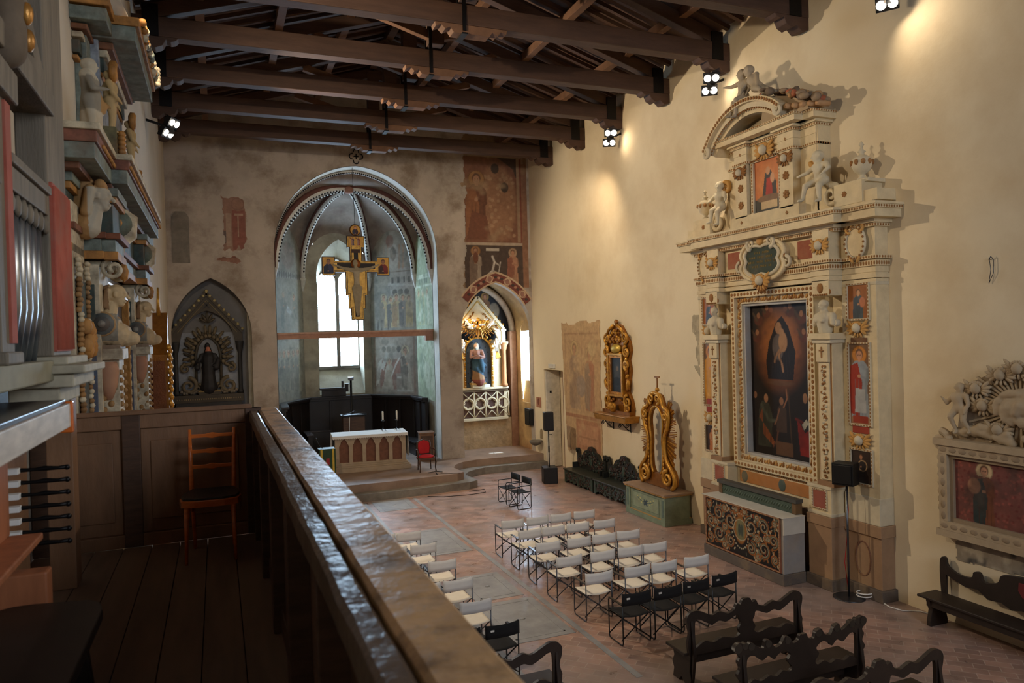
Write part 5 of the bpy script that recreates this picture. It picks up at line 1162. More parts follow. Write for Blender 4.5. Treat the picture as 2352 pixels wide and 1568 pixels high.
# ------------------------------------------------------------------ right wall: doorway, tabernacle, gilt frame, benches, chest
GO1 = K(206,150,58); GO2 = K(150,96,34)
t = thing('wall_door', 'pale door standing open in the doorway of the right wall', 'door', (10.95, 23.38, 0), 0)
m = MB(); m.box(-.33, .2, -.03, .03, .02, 3.36, K(206,200,186)); m.build('door_leaf', M_PAINTW, t, .006)
m = MB(); m.box(-.2, -.14, -.06, -.03, 2.6, 2.68); m.tube([(-.3, -.04, 1.15), (-.3, -.09, 1.15), (-.18, -.09, 1.15)], .012, 6); m.build('door_handle', M_IRON, t)
m = MB(); m.box(10.62, 10.66, 21.905, 22.02, .0, 3.4); o = m.build('door_jamb_board', M_CHAIRW); tag(o, 'brown wooden jamb board at the near side of the doorway', 'door frame')
o.data.materials[0] = mk('brown_door_wood', K(120,70,42), .6, var=.3)
m = MB(); m.box(-.22, .22, -.07, 0, -.07, .07); o = m.build('emergency_light', mk('white_plastic', K(206,204,196), .4, var=.03), None, .01); o.location = RW(22.68, 3.57); o.rotation_euler = (0, 0, R_ROT); tag(o, 'small white emergency light box above the doorway', 'light')
t = thing('holy_water_stoup', 'grey stone holy water basin on the wall between doorway and chapel', 'basin', RW(23.75, .86), R_ROT)
m = MB(); m.lathe([(.05, -.12), (.16, -.08), (.22, 0), (.23, .06), (.17, .06), (.14, .02)], (0, -.235, 0), 16); m.build('bowl', M_STONE, t)
m = MB(); m.prism(arch(-.12, .12, .32, .46, 6)+[(.12, .1), (-.12, .1)], -.012, -.002, K(150,132,104)); m.build('niche', M_FRESCO, t)
m = MB(); m.box(-.27, .27, -.16, 0, -.3, .3); m.box(-.2, .2, -.18, -.16, -.24, .24); o = m.build('wall_cabinet', M_BLACK, None, .01); o.location = (10.58, 24.62, 1.66); o.rotation_euler = (0, 0, R_ROT); tag(o, 'small black box hung on the chapel wall under the slit window', 'box')
t = thing('pole_speaker', 'black loudspeaker on a pole above a subwoofer near the doorway', 'speaker', (9.58, 20.98, 0), math.radians(-15))
m = MB(); m.box(-.22, .22, -.24, .24, 0, .5); o = m.build('subwoofer', M_BLACK, t, .02); m = MB(); m.box(-.19, .19, -.246, -.236, .04, .46); m.build('grille', mk('speaker_grille', K(26,26,28), .6), o)
m = MB(); m.tube([(0, 0, .5), (0, 0, 1.66)], .018, 8); m.tube([(0, 0, .95), (0, 0, 1.15)], .026, 8); m.build('pole', M_BLACK, t)
m = MB(); m.prism([(-.15, 1.64), (.15, 1.64), (.15, 2.22), (-.15, 2.22)], -.16, .14); o = m.build('speaker_box', M_BLACK, t, .02); m = MB(); m.box(-.13, .13, -.166, -.156, 1.68, 2.18); m.build('grille', bpy.data.materials['speaker_grille'], o)

def tabernacle():
    t = thing('gilt_tabernacle_frame', 'tall gilded rococo frame holding a small dark painting on a wall shelf', 'picture frame', RW(18.15, 2.4), R_ROT)
    m = MB(); m.prism([(-.72, 0), (.72, 0), (.78, .15), (.7, .4), (.55, .6), (.6, .9), (.68, 1.2), (.6, 1.5), (.72, 1.75), (.66, 2.0), (.45, 2.2), (.25, 2.44), (0, 2.52), (-.25, 2.44), (-.45, 2.2), (-.66, 2.0), (-.72, 1.75), (-.6, 1.5), (-.68, 1.2), (-.6, .9), (-.55, .6), (-.7, .4), (-.78, .15)], -.09, 0, GO2); m.build('backboard', M_GOLD, t, .01)
    cv = Cv(.56, .96, 80, K(38,44,50)); cv.ell(.28, .5, .16, .3, K(70,72,66), .8, .7); cv.ell(.28, .3, .26, .12, K(30,34,38)); cv.ell(.3, .66, .05, .07, K(120,100,80)); cv.mottle(101, .1, .2)
    cv.build('painting', M_OIL, t, T(-.28, -.12, .58)); frame('inner_frame', t, -.28, .28, .58, 1.54, .1, .08, .17, K(190,124,52), GO1, .08, M_GOLD); frame('outer_frame', t, -.36, .36, .50, 1.62, .05, .08, .2, GO1, None, .1, M_GOLD)
    m = MB(); r = random.Random(31)
    for g in (-1, 1):
        for z, s, d in ((1.72, .16, 1), (1.35, .14, -1), (.34, .18, 1), (.14, .14, -1)): m.scroll((g*.56, z), s, 1.5, .05, GO1, g*d, PI/2 if d > 0 else -PI/2, -.14)
        m.scroll((g*.48, 2.1), .16, 1.6, .045, GO1, g, -PI/2, -.14); m.tube([(g*.1, -.15, 2.46), (g*.35, -.15, 2.34), (g*.45, -.15, 2.2)], .045, 6, GO1)
        for k in range(9): m.leaf((g*.5, -.12, .62+.11*k), PI/2+g*(-.9+.1*k), .2, .1, .05, GO1 if k % 2 else GO2)
        for k in range(6): m.leaf((g*.6, -.14, .95), -PI/2+g*(.1*k), .3-.03*k, .08, .05, GO1)
        for k in range(5): m.ell((g*(.2+.1*k), -.13, .36-.05*k), (.07, .05, .05), GO2, 6, 4)
    for k in range(40): x = r.uniform(-.42, .42); m.ell((x, -.12, 1.98+r.random()*.38*(1-abs(x))), (.05, .05, .05), r.choice([GO1, GO2]), 6, 4)
    m.ell((0, -.12, 1.80), (.26, .12, .14), K(206,176,84), 16, 10); m.tube([(-.3, -.14, 1.68), (-.1, -.17, 1.64), (.1, -.17, 1.64), (.3, -.14, 1.68)], .035, 6, GO1)
    for k in range(5): m.leaf((0, -.1, 2.48), PI/2+(k-2)*.4, .16, .05, .03, GO2)
    m.build('carved_ornament', M_GOLD, t)
    m = MB(); m.box(-.75, .75, -.2, 0, -.03, .06, GO2); m.ell((-.1, -.22, .14), (.14, .1, .14), GO1, 10, 8)
    for k in range(8): m.leaf((-.1, -.3, .1), .3+.32*k, .2, .05, .04, GO1)
    m.build('base_shell', M_GOLD, t)
tabernacle()
t = thing('wall_shelf', 'gilded projecting shelf on iron scroll brackets under the rococo frame', 'shelf', RW(18.1, 2.18), R_ROT)
m = MB(); m.prism([(-.85, 0), (.85, 0), (.9, .16), (-.9, .16)], -.44, 0, K(186,132,58)); m.box(-.92, .92, -.46, 0, .15, .185, K(170,120,52)); m.build('shelf_board', M_GOLD, t, .01)
for x in (-.5, .45):
    m = MB(); m.tube([(x, -.02, 0), (x, -.02, -.3)], .014, 6)
    pts = [(x, -.38, -.05), (x, -.3, -.02), (x, -.22, -.12), (x, -.12, -.22), (x, -.04, -.26)]; m.tube(pts, .014, 6)
    for c, s in (((-.36, -.1), .06), ((-.12, -.12), .07)): m.tube([(x, c[0]+s*(1-.8*k/16)*math.cos(k*.6), c[1]+s*(1-.8*k/16)*math.sin(k*.6)) for k in range(17)], .01, 5)
    m.build('iron_bracket', M_IRON, t)

def gilt_frame():
    t = thing('gilt_openwork_frame', 'empty gilded frame with sunburst rays standing on the green chest', 'picture frame', (10.2, 15.72, .78), R_ROT)
    L = [(-.6, 0), (-.74, .12), (-.76, .3), (-.7, .45), (-.56, .58), (-.42, .75), (-.36, 1.0), (-.38, 1.3), (-.5, 1.5), (-.56, 1.75), (-.52, 1.95), (-.36, 2.0), (-.3, 2.12), (-.2, 2.3), (0, 2.34)]
    I = [(-.16, .34), (-.25, .5), (-.27, .9), (-.25, 1.15), (-.28, 1.4), (-.3, 1.65), (-.24, 1.85), (-.1, 1.99), (0, 2.0)]
    L = smooth(L, 3); I = smooth(I, 3); out = L+[(-x, z) for x, z in L[::-1]][1:]; inn = I+[(-x, z) for x, z in I[::-1]][1:]
    m = MB(); m.prism(out[::-1], -.05, .05, GO2, None, [inn]); m.build('frame_board', M_GOLD, t, .02)
    m = MB()
    for g in (-1, 1):
        m.tube([(g*-x, -.07, z) for x, z in L[1:]], .05, 8, GO1); m.tube([(g*-x, -.06, z) for x, z in I], .03, 6, GO1)
        m.scroll((g*.5, .28), .2, 1.6, .06, GO1, g, PI/2, -.1); m.scroll((g*.14, 2.2), .13, 1.4, .045, GO1, g, -PI/2, -.1); m.scroll((g*.46, 1.8), .12, 1.4, .05, GO1, -g, PI/2, -.1)
        for k in range(7): m.leaf((g*.40, -.06, 1.3+.1*k), PI/2-g*(.6), .16, .07, .04, GO1 if k % 2 else GO2)
        for k in range(8): m.ell((g*.33, -.08, .5+.1*k), (.025, .03, .05), GO1, 6, 4)
    m.build('carved_ornament', M_GOLD, t)
    for g in (-1, 1):
        m = MB()
        for k in range(16):
            a = -1.05+2.1*k/15; q = .30 if k % 2 else .38
            for s in range(3):
                aa = a+(s-1)*.045; x0, z0 = g*(.34+.06*math.cos(aa)), 1.32+.62*math.sin(aa); m.bar((x0, 0, z0), (x0+g*q*math.cos(aa), .0, z0+q*math.sin(aa)*1.1), .035, .02, GO1 if s == 1 else GO2)
        m.build('sunburst_rays', M_GOLD, t)
    m = MB(); m.ell((0, 0, 2.42), .06, GO1, 10, 8); m.bar((0, 0, 2.4), (0, 0, 2.74), .03, .03, GO2); m.box(-.1, .1, -.015, .015, 2.72, 2.76, GO2); m.build('cross_finial', M_GOLD, t)
gilt_frame()
t = thing('painted_chest', 'pale green painted chest with a floral spray supporting the empty gilt frame', 'chest', RW(15.75, 0, .42), R_ROT)
GR = K(126,140,118); GY = K(176,140,84)
m = MB(); m.box(-.86, .86, -.36, .36, .1, .70, GR); m.box(-.9, .9, -.4, .38, 0, .12, GR); m.box(-.88, .88, -.38, .37, .12, .15, GY)
for x in (-.8, .8): m.box(x-.09, x+.09, -.39, .3, .12, .7, GR); m.box(x-.04, x+.04, -.396, -.38, .2, .62, K(96,116,106))
m.build('body', M_PAINTW, t, .006)
m = MB(); m.box(-.95, .95, -.44, .39, .73, .77, K(150,124,100)); m.box(-.92, .92, -.42, .38, .69, .73, GY); m.beads((-.9, -.425, .71), (.9, -.425, .71), .05, (.015, .012, .015), K(196,160,100)); m.build('lid', M_PAINTW, t, .006)
cv = Cv(1.2, .42, 90, K(140,152,126)); cv.line([(.02, .02), (1.18, .02), (1.18, .4), (.02, .4), (.02, .02)], .014, K(96,116,100))
for k in range(14): a = k*.5; cv.ell(.6+.1*math.cos(a*3)*(k/14), .2+.09*math.sin(a*3)*(k/14), .04, .02, K(54,74,84), 1, .4, a)
for g in (-1, 1): cv.line([(.6, .2), (.6+g*.2, .22), (.6+g*.36, .28)], .012, K(60,80,84)); [cv.ell(.6+g*(.12+.06*k), .2+.035*(-1)**k+.02*k, .025, .016, K(206,196,120), 1, .4) for k in range(5)]
cv.build('painted_panel', M_PAINTW, t, T(-.6, -.366, .2))
m = MB(); m.box(.861, .868, -.24, .24, .2, .62, K(70,84,72)); m.build('side_panel', M_PAINTW, t)

def carved_bench(label, yc, L):
    t = thing('carved_chest_bench', label, 'bench', RW(yc), R_ROT, 'carved chest benches'); h = L/2; DK = K(36,38,34); GN = K(58,74,64); BR = K(66,44,36)
    m = MB(); m.box(-h, h, -.62, -.02, .41, .455, K(52,54,46)); m.build('seat', M_BENCHG, t, .01)
    m = MB(); n = 24; lo = [(-h+.04+(L-.08)*k/n, .05+.07*abs(math.sin(k/n*PI*3))) for k in range(n+1)]; m.prism(lo+[(h-.04, .41), (-h+.04, .41)], -.57, -.53, GN)
    r = random.Random(int(yc*10))
    for k in range(150): x = r.uniform(-h+.12, h-.12); m.leaf((x, -.575, r.uniform(.14, .36)), r.uniform(0, 6.3), .1, .035, .02, r.choice([BR, BR, DK, GN]))
    for x in (-h+.07, 0, h-.07): m.box(x-.045, x+.045, -.585, -.53, .04, .41, GN)
    m.build('front_panel', M_BENCHG, t)
    for x in (-h+.03, h-.03): m = MB(); m.box(x-.025, x+.025, -.55, -.04, 0, .41, DK); m.build('side_board', M_BENCHG, t)
    tp = [(-h+.02, .455), (-h+.02, 1.0), (-h+.07, 1.06), (-h+.13, 1.0), (-h+.16, .84), (-h*.62, .86), (-h*.45, 1.02), (-.24, 1.06), (-.16, 1.16), (0, 1.2)]
    tp = tp[:1]+smooth(tp[1:], 3); m = MB(); m.prism((tp+[(-x, z) for x, z in tp[::-1]][1:])[::-1], -.12, -.06, DK)
    for k in range(170):
        x = r.uniform(-h*.85, h*.85); zt = .86+.28*max(0, 1-abs(x)/(h*.6)); m.leaf((x, -.125, r.uniform(.52, zt-.06)), r.uniform(0, 6.3), .11, .04, .025, r.choice([BR, BR, GN, DK]))
    for k in range(7): m.leaf((0, -.12, 1.08), PI*k/6, .12, .06, .03, BR)
    m.ell((0, -.125, .75), (.09, .03, .17), GN, 10, 8); m.build('carved_back', M_BENCHG, t)
    for g in (-1, 1): m = MB(); m.scroll((g*(h-.07), 1.0), .07, 1.2, .03, DK, g, -PI/2, -.14); m.box(g*(h-.06)-.03, g*(h-.06)+.03, -.3, -.06, .455, .62, DK); m.build('arm_scroll', M_BENCHG, t)
carved_bench('dark green carved chest-bench nearer the doorway', 19.86, 1.86)
carved_bench('dark green carved chest-bench next to the painted chest', 17.92, 1.86)

# carved stone relief with a frescoed field
def relief():
    t = thing('stone_relief_shrine', 'pale carved stone shrine of clouds and cherubs framing a red painted panel', 'shrine', RW(6.95, 1.5), R_ROT); S = M_STUCCO; C1 = K(178,160,132); C2 = K(150,132,108); W = 1.0
    cv = Cv(2.0, .92, 70, K(122,74,66)); r = random.Random(2)
    for k in range(260): cv.ell(r.random()*2, r.random()*.92, .02, .02, r.choice([K(156,88,76), K(110,52,48)]), .8, .5)
    cv.saint(.46, -.1, .98, K(118,72,50), K(52,62,62), K(196,172,134)); cv.ell(.3, .55, .1, .12, K(170,124,98)); cv.saint(1.4, -.2, .9, K(120,70,60), K(84,70,60), K(190,166,130)); cv.wear(111, .3, K(70,60,54), .56, 6, .6); cv.mottle(112, .1, .2)
    cv.build('painted_panel', M_FRESCO, t, T(-W, -.09, .18)); frame('inner_frame', t, -W, W, .18, 1.10, .07, .04, .14, C2); frame('stone_frame', t, -W-.06, W+.06, .12, 1.16, .14, .03, .2, C1, C2, .16)
    m = MB(); m.box(-W-.26, W+.26, -.2, 0, -.12, -.02, C1); m.box(-W-.2, W+.2, -.16, 0, -.02, .02, C2); m.box(-W-.26, W+.26, -.24, 0, 1.3, 1.4, C1)
    for g in (-1, 1):
        for k in range(7): m.ell((g*(W+.24), -.08, .3+.13*k), (.06, .06, .07), C1, 8, 6)
        m.scroll((g*(W+.2), 1.35), .16, 1.4, .06, C1, g, PI/2, -.12)
    m.build('moulding', S, t, .01)
    m = MB()
    for k in range(44):
        a = k*2*PI/44; q = .85 if k % 2 else .65; m.bar((.25*math.cos(a), -.06, 1.95+.2*math.sin(a)), (q*math.cos(a), -.05, 1.95+q*.75*math.sin(a)), .035, .03, C1)
    m.prism([(x, z) for x, z in [(-1.0, 1.4), (1.0, 1.4), (.85, 1.8), (.6, 2.3), (.2, 2.5), (-.3, 2.5), (-.7, 2.3), (-.95, 1.8)]], -.04, 0, C2); m.build('glory_rays', S, t)
    cc = [cap((-.1, -.06, 1.95), .17, (.12, -.06, 1.97), .16), cap((0, -.16, 1.9), .08, (.05, -.18, 2.0), .07)]
    for k in range(60): a = r.random()*6.28; q = r.uniform(.1, .3); v = (q*math.cos(a), -.08-r.random()*.06, 1.95+q*.8*math.sin(a)); cc.append(cap(v, r.uniform(.04, .08), (v[0]+.12*math.cos(a+1.5), v[1], v[2]+.09*math.sin(a+1.5)), .05))
    for x, z in ((-.75, 1.5), (-.5, 1.55), (.5, 1.5), (.2, 1.5), (-.2, 1.48), (.8, 1.5)):
        for k in range(6): v = (x+r.uniform(-.12, .12), -.08, z+r.uniform(-.06, .06)); cc.append(cap(v, .07, (v[0]+r.uniform(-.14, .14), -.1, v[2]+.03), .06))
    figure('cloud', S, cc, t, .018, col=C1, smooth=3)
    for x, z in ((-.25, 2.42), (.28, 2.4), (-.62, 2.2), (.6, 2.15), (-.3, 1.62), (.3, 1.62), (-.52, 1.95), (.55, 1.9), (0, 2.52)): m = MB(); m.cherub((x, -.1, z), 1.0, C1, C1); m.build('cherub_head', S, t)
    for q in (-1, 1):
        c = body(pose(c=(.04*q, -.02, .72), wl=(-.3, -.1, .7), el=(-.25, -.05, .6), kl=(-.14, -.12, .34), kr=(.1, -.06, .28), fr=(.2, .02, .06)), .75, 1.1, (-q, -1, 0), headr=.1); figure('putto', S, c, t, .018, col=C1, M=T(q*.86, -.14, 1.5, 0))
relief()
t = thing('wall_hook', 'small iron hook with a hanging wire high on the right wall', 'hook', RW(7.38, 5.6), R_ROT)
m = MB(); m.tube([(0, 0, 0), (0, -.05, .0), (.03, -.05, .04), (.06, -.05, .0)], .008, 6); m.build('hook', M_STEEL, t); m = MB(); m.tube([(.0, -.04, 0), (.02, -.04, -.15), (-.02, -.03, -.35)], .005, 5); m.tube([(.06, -.04, 0), (.06, -.04, -.2), (-.02, -.03, -.35)], .005, 5); m.build('wire', M_STEEL, t)

# ------------------------------------------------------------------ baroque altar on the left wall
def left_altar():
    t = thing('baroque_altar', 'large marbled and gilt altar with herm busts on the left wall', 'altar', (XL, 10.3, 0), L_ROT); S = M_MARBLE
    MG = K(120,130,120); DG = K(56,70,64); CW = K(196,184,156); RD = K(168,90,74); BL = K(76,88,106); GD = K(176,124,62)
    m = MB(); m.box(-2.87, 2.87, -.1, 0, 0, 6.2, K(170,160,140)); m.box(-2.5, 2.5, -.3, 0, 0, 2.9, MG); m.box(-1.1, 1.1, -.9, 0, 0, 1.2, CW); m.build('altar_base', S, t, .01)
    # wings with gilt carved borders
    for g in (-1, 1):
        m = MB(); x0, x1 = sorted((g*2.2, g*2.82)); m.box(x0, x1, -.16, 0, 2.9, 6.0, CW); m.box(x0+.1, x1-.1, -.18, -.1, 3.1, 5.3, DG); m.build('wing', S, t, .01)
        m = MB(); r = random.Random(9)
        for k in range(56):
            for q in range(2): m.ell((x0+.08+q*(x1-x0-.16), -.19+r.uniform(-.01, .01), 3.0+k*.045), (.035+r.random()*.025, .03, .028), r.choice([K(156,116,68), K(130,96,58), CW]), 6, 4)
        for k in range(14): m.ell(((x0+x1)/2+r.uniform(-.15, .15), -.22, 4.75+r.uniform(-.15, .15)), (.08, .06, .08), GD, 6, 4)
        m.build('carved_border', M_STUCCO, t)
    # pilasters with herm busts
    for xm in (-1.75, 1.55):
        m = MB(); m.box(xm-.3, xm+.36, -.26, 0, 2.0, 5.5, CW); m.box(xm-.312, xm-.3, -.22, -.05, 4.78, 5.3, DG); m.box(xm-.312, xm-.3, -.22, -.05, 2.0, 4.62, BL); m.box(xm-.2, xm+.2, -.40, -.2, 2.0, 4.6, CW); m.box(xm-.25, xm+.25, -.44, -.2, 4.55, 4.66, CW); m.box(xm-.22, xm+.22, -.42, -.2, 4.6, 4.7, K(150,128,104)); m.box(xm-.212, xm-.2, -.38, -.24, 4.25, 4.5, K(150,136,100)); m.build('pedestal_pilaster', S, t, .01)
        m = MB(); r = random.Random(5)
        for k in range(40): m.ell((xm-.2+r.uniform(-.02, .02), -.3+r.uniform(-.08, .08), 3.0+.03*k), (.03, .03, .035), K(150,112,66) if k % 2 else CW, 6, 4); m.ell((xm-.16+.32*(k % 2), -.41, 2.9+.04*k), (.03, .025, .03), K(150,112,66), 6, 4)
        m.lathe([(.03, 0), (.08, .12), (.1, .3), (.08, .38)], (xm-.2, -.30, 4.15), 8, K(170,124,98)); m.build('gilt_pendant', M_STUCCO, t)
        # bust: swelling body with a coiled shoulder each side, woman's head facing the nave
        c = [cap((-.12, -.26, 4.86), .17, (.12, -.26, 4.86), .17), cap((-.1, -.38, 4.80), .13, (.1, -.38, 4.80), .13), cap((-.08, -.47, 4.76), .085, (-.08, -.5, 4.76), .075), cap((.08, -.47, 4.76), .085, (.08, -.5, 4.76), .075), cap((-.12, -.16, 4.74), .13, (.12, -.16, 4.74), .13), cap((-.12, -.16, 4.6), .11, (.12, -.16, 4.6), .11), cap((0, -.3, 4.98), .075, (0, -.33, 5.12), .06)]
        c = [cap(a_+Vector((xm, 0, 0)), r1, b_+Vector((xm, 0, 0)), r2) for a_, r1, b_, r2 in c]+head_caps((xm, -.37, 5.205), .1)
        c += [cap((xm-.08, -.30, 5.25), .03, (xm-.06, -.27, 5.1), .03), cap((xm+.08, -.30, 5.25), .03, (xm+.06, -.27, 5.1), .03), cap((xm, -.30, 5.26), .06, (xm, -.28, 5.12), .05)]
        figure('herm_bust', M_STUCCO, c, t, .008, smooth=1, colf=lambda co: K(128,96,66) if co.z > 5.06 and co.y > -.31 else K(196,172,132) if co.z > 5.02 else K(150,72,58) if co.y > -.13 else K(128,122,108) if co.z > 4.74 and co.y > -.4 else K(186,164,128))
        m = MB()
        for g in (-1, 1):
            for r_, d_, c_ in ((.125, .0, K(176,142,96)), (.11, .012, K(92,104,104)), (.075, .03, K(84,92,92)), (.035, .045, K(150,150,140))): m.lathe([(r_*.97, -.02), (r_, 0), (r_*.9, .02)], (0, 0, 0), 20, c_, T(xm+g*(.27+d_), -.27, 4.91) @ Matrix.Rotation(PI/2, 4, 'Y'))
        m.build('shoulder_volute', S, t)
        m = MB(); m.box(xm-.26, xm+.26, -.42, 0, 5.54, 5.60, CW)
        for g in (-1, 1):
            pts = []; 
            for k in range(25): q = k/24; a = PI/2+q*3*PI; R = .11*(1-.85*q); pts.append((xm+g*.24, -.38-R*math.cos(a), 5.46+R*math.sin(a)))
            m.tube(pts, .022, 6, CW); m.box(xm+g*.2-.03, xm+g*.2+.03, -.36, -.02, 5.48, 5.55, CW)
        m.leaf((xm, -.45, 5.54), -PI/2, .2, .14, .05, GD); m.build('ionic_capital', S, t, .006)
    # entablature in three breaks
    m = MB()
    for x0, x1, d in ((-2.8, 2.8, .14), (-2.15, 2.0, .30), (-2.1, -1.4, .42), (1.2, 1.95, .42)):
        for z0, z1, p, c in ((5.54, 5.62, .02, GD), (5.62, 5.74, .0, MG), (5.74, 5.80, .05, K(120,70,44)), (5.80, 6.10, -.02, DG), (6.10, 6.16, .02, GD), (6.16, 6.24, .04, MG)): m.box(x0-p, x1+p, -d-p, 0, z0, z1, c)
    m.build('entablature', S, t, .006)
    m = MB()
    for x0, x1, d in ((-2.87, 2.87, .14), (-2.06, 2.10, .28)):
        for z0, z1, p, c in ((6.24, 6.30, .12, K(110,68,44)), (6.30, 6.44, .26, MG), (6.44, 6.54, .28, K(128,80,62)), (6.54, 6.6, .31, CW)): m.box(x0-(p if x0 < -2.5 else 0), x1+(p if x1 > 2.5 else 0), -d-p, 0, z0, z1, c)
    for k in range(70): m.ell((-2.03+k*.06, -.57, 6.47), (.02, .02, .022), GD, 6, 4); 
    for k in range(16): m.ell((-2.84+k*.055, -.43, 6.47), (.02, .02, .022), GD, 6, 4)
    m.build('cornice', S, t, .008)
    # scrolls and masks under the cornice
    for xm, z in ((-1.1, 5.98), (1.6, 5.95)):
        m = MB(); m.lathe([(.05, -.16), (.14, -.16), (.16, 0), (.14, .16), (.05, .16)], (0, 0, 0), 18, K(96,104,90), T(xm, -.34, z+.05) @ Matrix.Rotation(PI/2, 4, 'Y')); m.lathe([(.02, -.2), (.06, -.18), (.06, .18), (.02, .2)], (0, 0, 0), 12, GD, T(xm, -.34, z+.05) @ Matrix.Rotation(PI/2, 4, 'Y'))
        m.tube([(xm, -.16, z+.2), (xm, -.3, z+.22), (xm, -.46, z+.1), (xm, -.44, z-.06), (xm, -.34, z-.16), (xm, -.3, z-.4)], [.07, .08, .09, .09, .08, .05], 8, CW); m.build('scroll_bracket', S, t)
    c = [cap((-2.35, -.2, 5.84), .14, (-2.35, -.28, 6.0), .08)]+head_caps((-2.35, -.32, 6.1), .11)+[cap((-2.46, -.26, 6.16), .05, (-2.46, -.22, 5.95), .05), cap((-2.24, -.26, 6.16), .05, (-2.24, -.22, 5.95), .05), cap((-2.42, -.34, 6.22), .05, (-2.28, -.34, 6.22), .05), cap((-2.35, -.2, 6.24), .08, (-2.35, -.16, 6.0), .09)]
    figure('carved_mask', M_STUCCO, c, t, .009, colf=lambda co: K(160,120,72) if co.z > 6.18 or co.y > -.24 else K(170,164,148))
    # attic stage
    m = MB(); m.box(-1.05, 1.05, -.2, 0, 6.6, 8.15, K(150,156,164)); m.box(-1.3, 1.3, -.12, 0, 6.6, 8.1, MG); m.build('attic', S, t, .01)
    m = MB()
    for z0, z1, p, c in ((7.7, 7.76, .0, GD), (7.76, 7.92, .02, DG), (7.92, 8.0, .06, CW), (8.0, 8.08, .12, K(120,76,48)), (8.08, 8.24, .36, MG), (8.24, 8.34, .4, GD)):
        m.box(-.95-p*.5, 1.0+p*.4, -.22-p, 0, z0, z1, c); m.box(-1.45-p*.3, 1.3, -.06-p*.8, 0, z0+.02, z1-.002, c)
    m.build('attic_cornice', S, t, .01)
    c = [cap((-.9, -.3, .1), .16, (.2, -.34, .18), .17), cap((.2, -.34, .18), .17, (.95, -.44, .1), .15), cap((-1.4, -.1, .0), .14, (-.9, -.3, .1), .16), cap((.95, -.3, .1), .15, (1.05, -.5, -.05), .12)]
    figure('plaster_roll', M_STUCCO, c, t, .03, col=K(178,172,160), M=T(0, 0, 8.4))
    m = MB(); r = random.Random(3)
    for k in range(40): m.ell((-.9+k*.048, -.62+r.uniform(-.03, .03), 8.38+r.uniform(-.05, .05)), (.05, .05, .05), r.choice([CW, GD, MG]), 6, 4)
    for k in range(5): m.ell((1.0, -.66, 8.5-.05*k), (.05, .05, .04), CW, 6, 4)
    m.build('carved_edge', S, t)
    # statues on the cornice and attic scroll terms
    c = body(pose(el=(-.2, -.06, .6), wl=(-.12, -.16, .62), er=(.2, -.04, .58), wr=(.14, -.16, .5)), .8, 1.0, (0, -1, 0))+[cap((.02, .0, .4), .09, (.04, -.0, .2), .10), cap((-.08, .02, .62), .06, (.08, -.04, .36), .09)]
    figure('carved_figure', M_STUCCO, c, t, .016, colf=lambda co: K(186,176,154) if co.z > .6 or co.z < .3 else K(160,122,72) if co.x > 0 else K(136,130,116), M=T(-2.4, -.28, 6.6))
    for xm in (-1.05, .95):
        c = body(pose(wl=(-.1, -.14, .5), el=(-.18, -.05, .6)), .7, 1.1, (0, -1, 0)); figure('cherub_term', M_STUCCO, c, t, .015, col=K(186,160,112), M=T(xm, -.3, 7.05))
        m = MB(); m.prism([(xm-.1, 6.6), (xm+.1, 6.6), (xm+.12, 7.1), (xm-.12, 7.1)], -.36, -.15, K(110,104,72)); m.scroll((xm, 7.72), .1, 1.4, .05, GD, 1, PI/2, -.34)
        for k in range(8): m.ell((xm, -.4, 6.7+.05*k), (.06, .05, .04), GD, 6, 4)
        m.build('scroll_term', S, t)
    m = MB(); m.box(-1.3, 1.1, -.12, -.1, 2.9, 5.3, K(60,48,40)); m.build('altar_painting', M_MARBLE, t); frame('gilt_frame', t, -1.3, 1.1, 2.9, 5.3, .12, .1, .2, GD, CW, .12, M_GOLD)
left_altar()
t = thing('gilt_lantern_staff', 'tall narrow gilded carved processional piece standing beyond the marbled altar', 'ornament', (-.95, 14.5, 0), L_ROT)
m = MB(); m.box(-.3, .3, -.1, .1, 0, 4.4, K(120,70,40)); m.prism([(-.26, 3.2), (.26, 3.2), (.3, 4.5), (.1, 4.9), (0, 5.25), (-.1, 4.9), (-.3, 4.5)], -.14, .1, GO2)
for k in range(30): m.ell((.2*(-1)**k, -.16, 2.6+.07*k), (.08, .05, .06), GO1, 6, 4)
m.tube([(0, 0, 5.2), (0, 0, 5.7)], [.04, .015], 6, GO1); m.build('gilt_body', M_GOLD, t)
m = MB(); m.box(-.2, .2, .1, .2, 0, 4.2, K(110,56,40)); m.build('red_back_post', M_PAINTW, t)
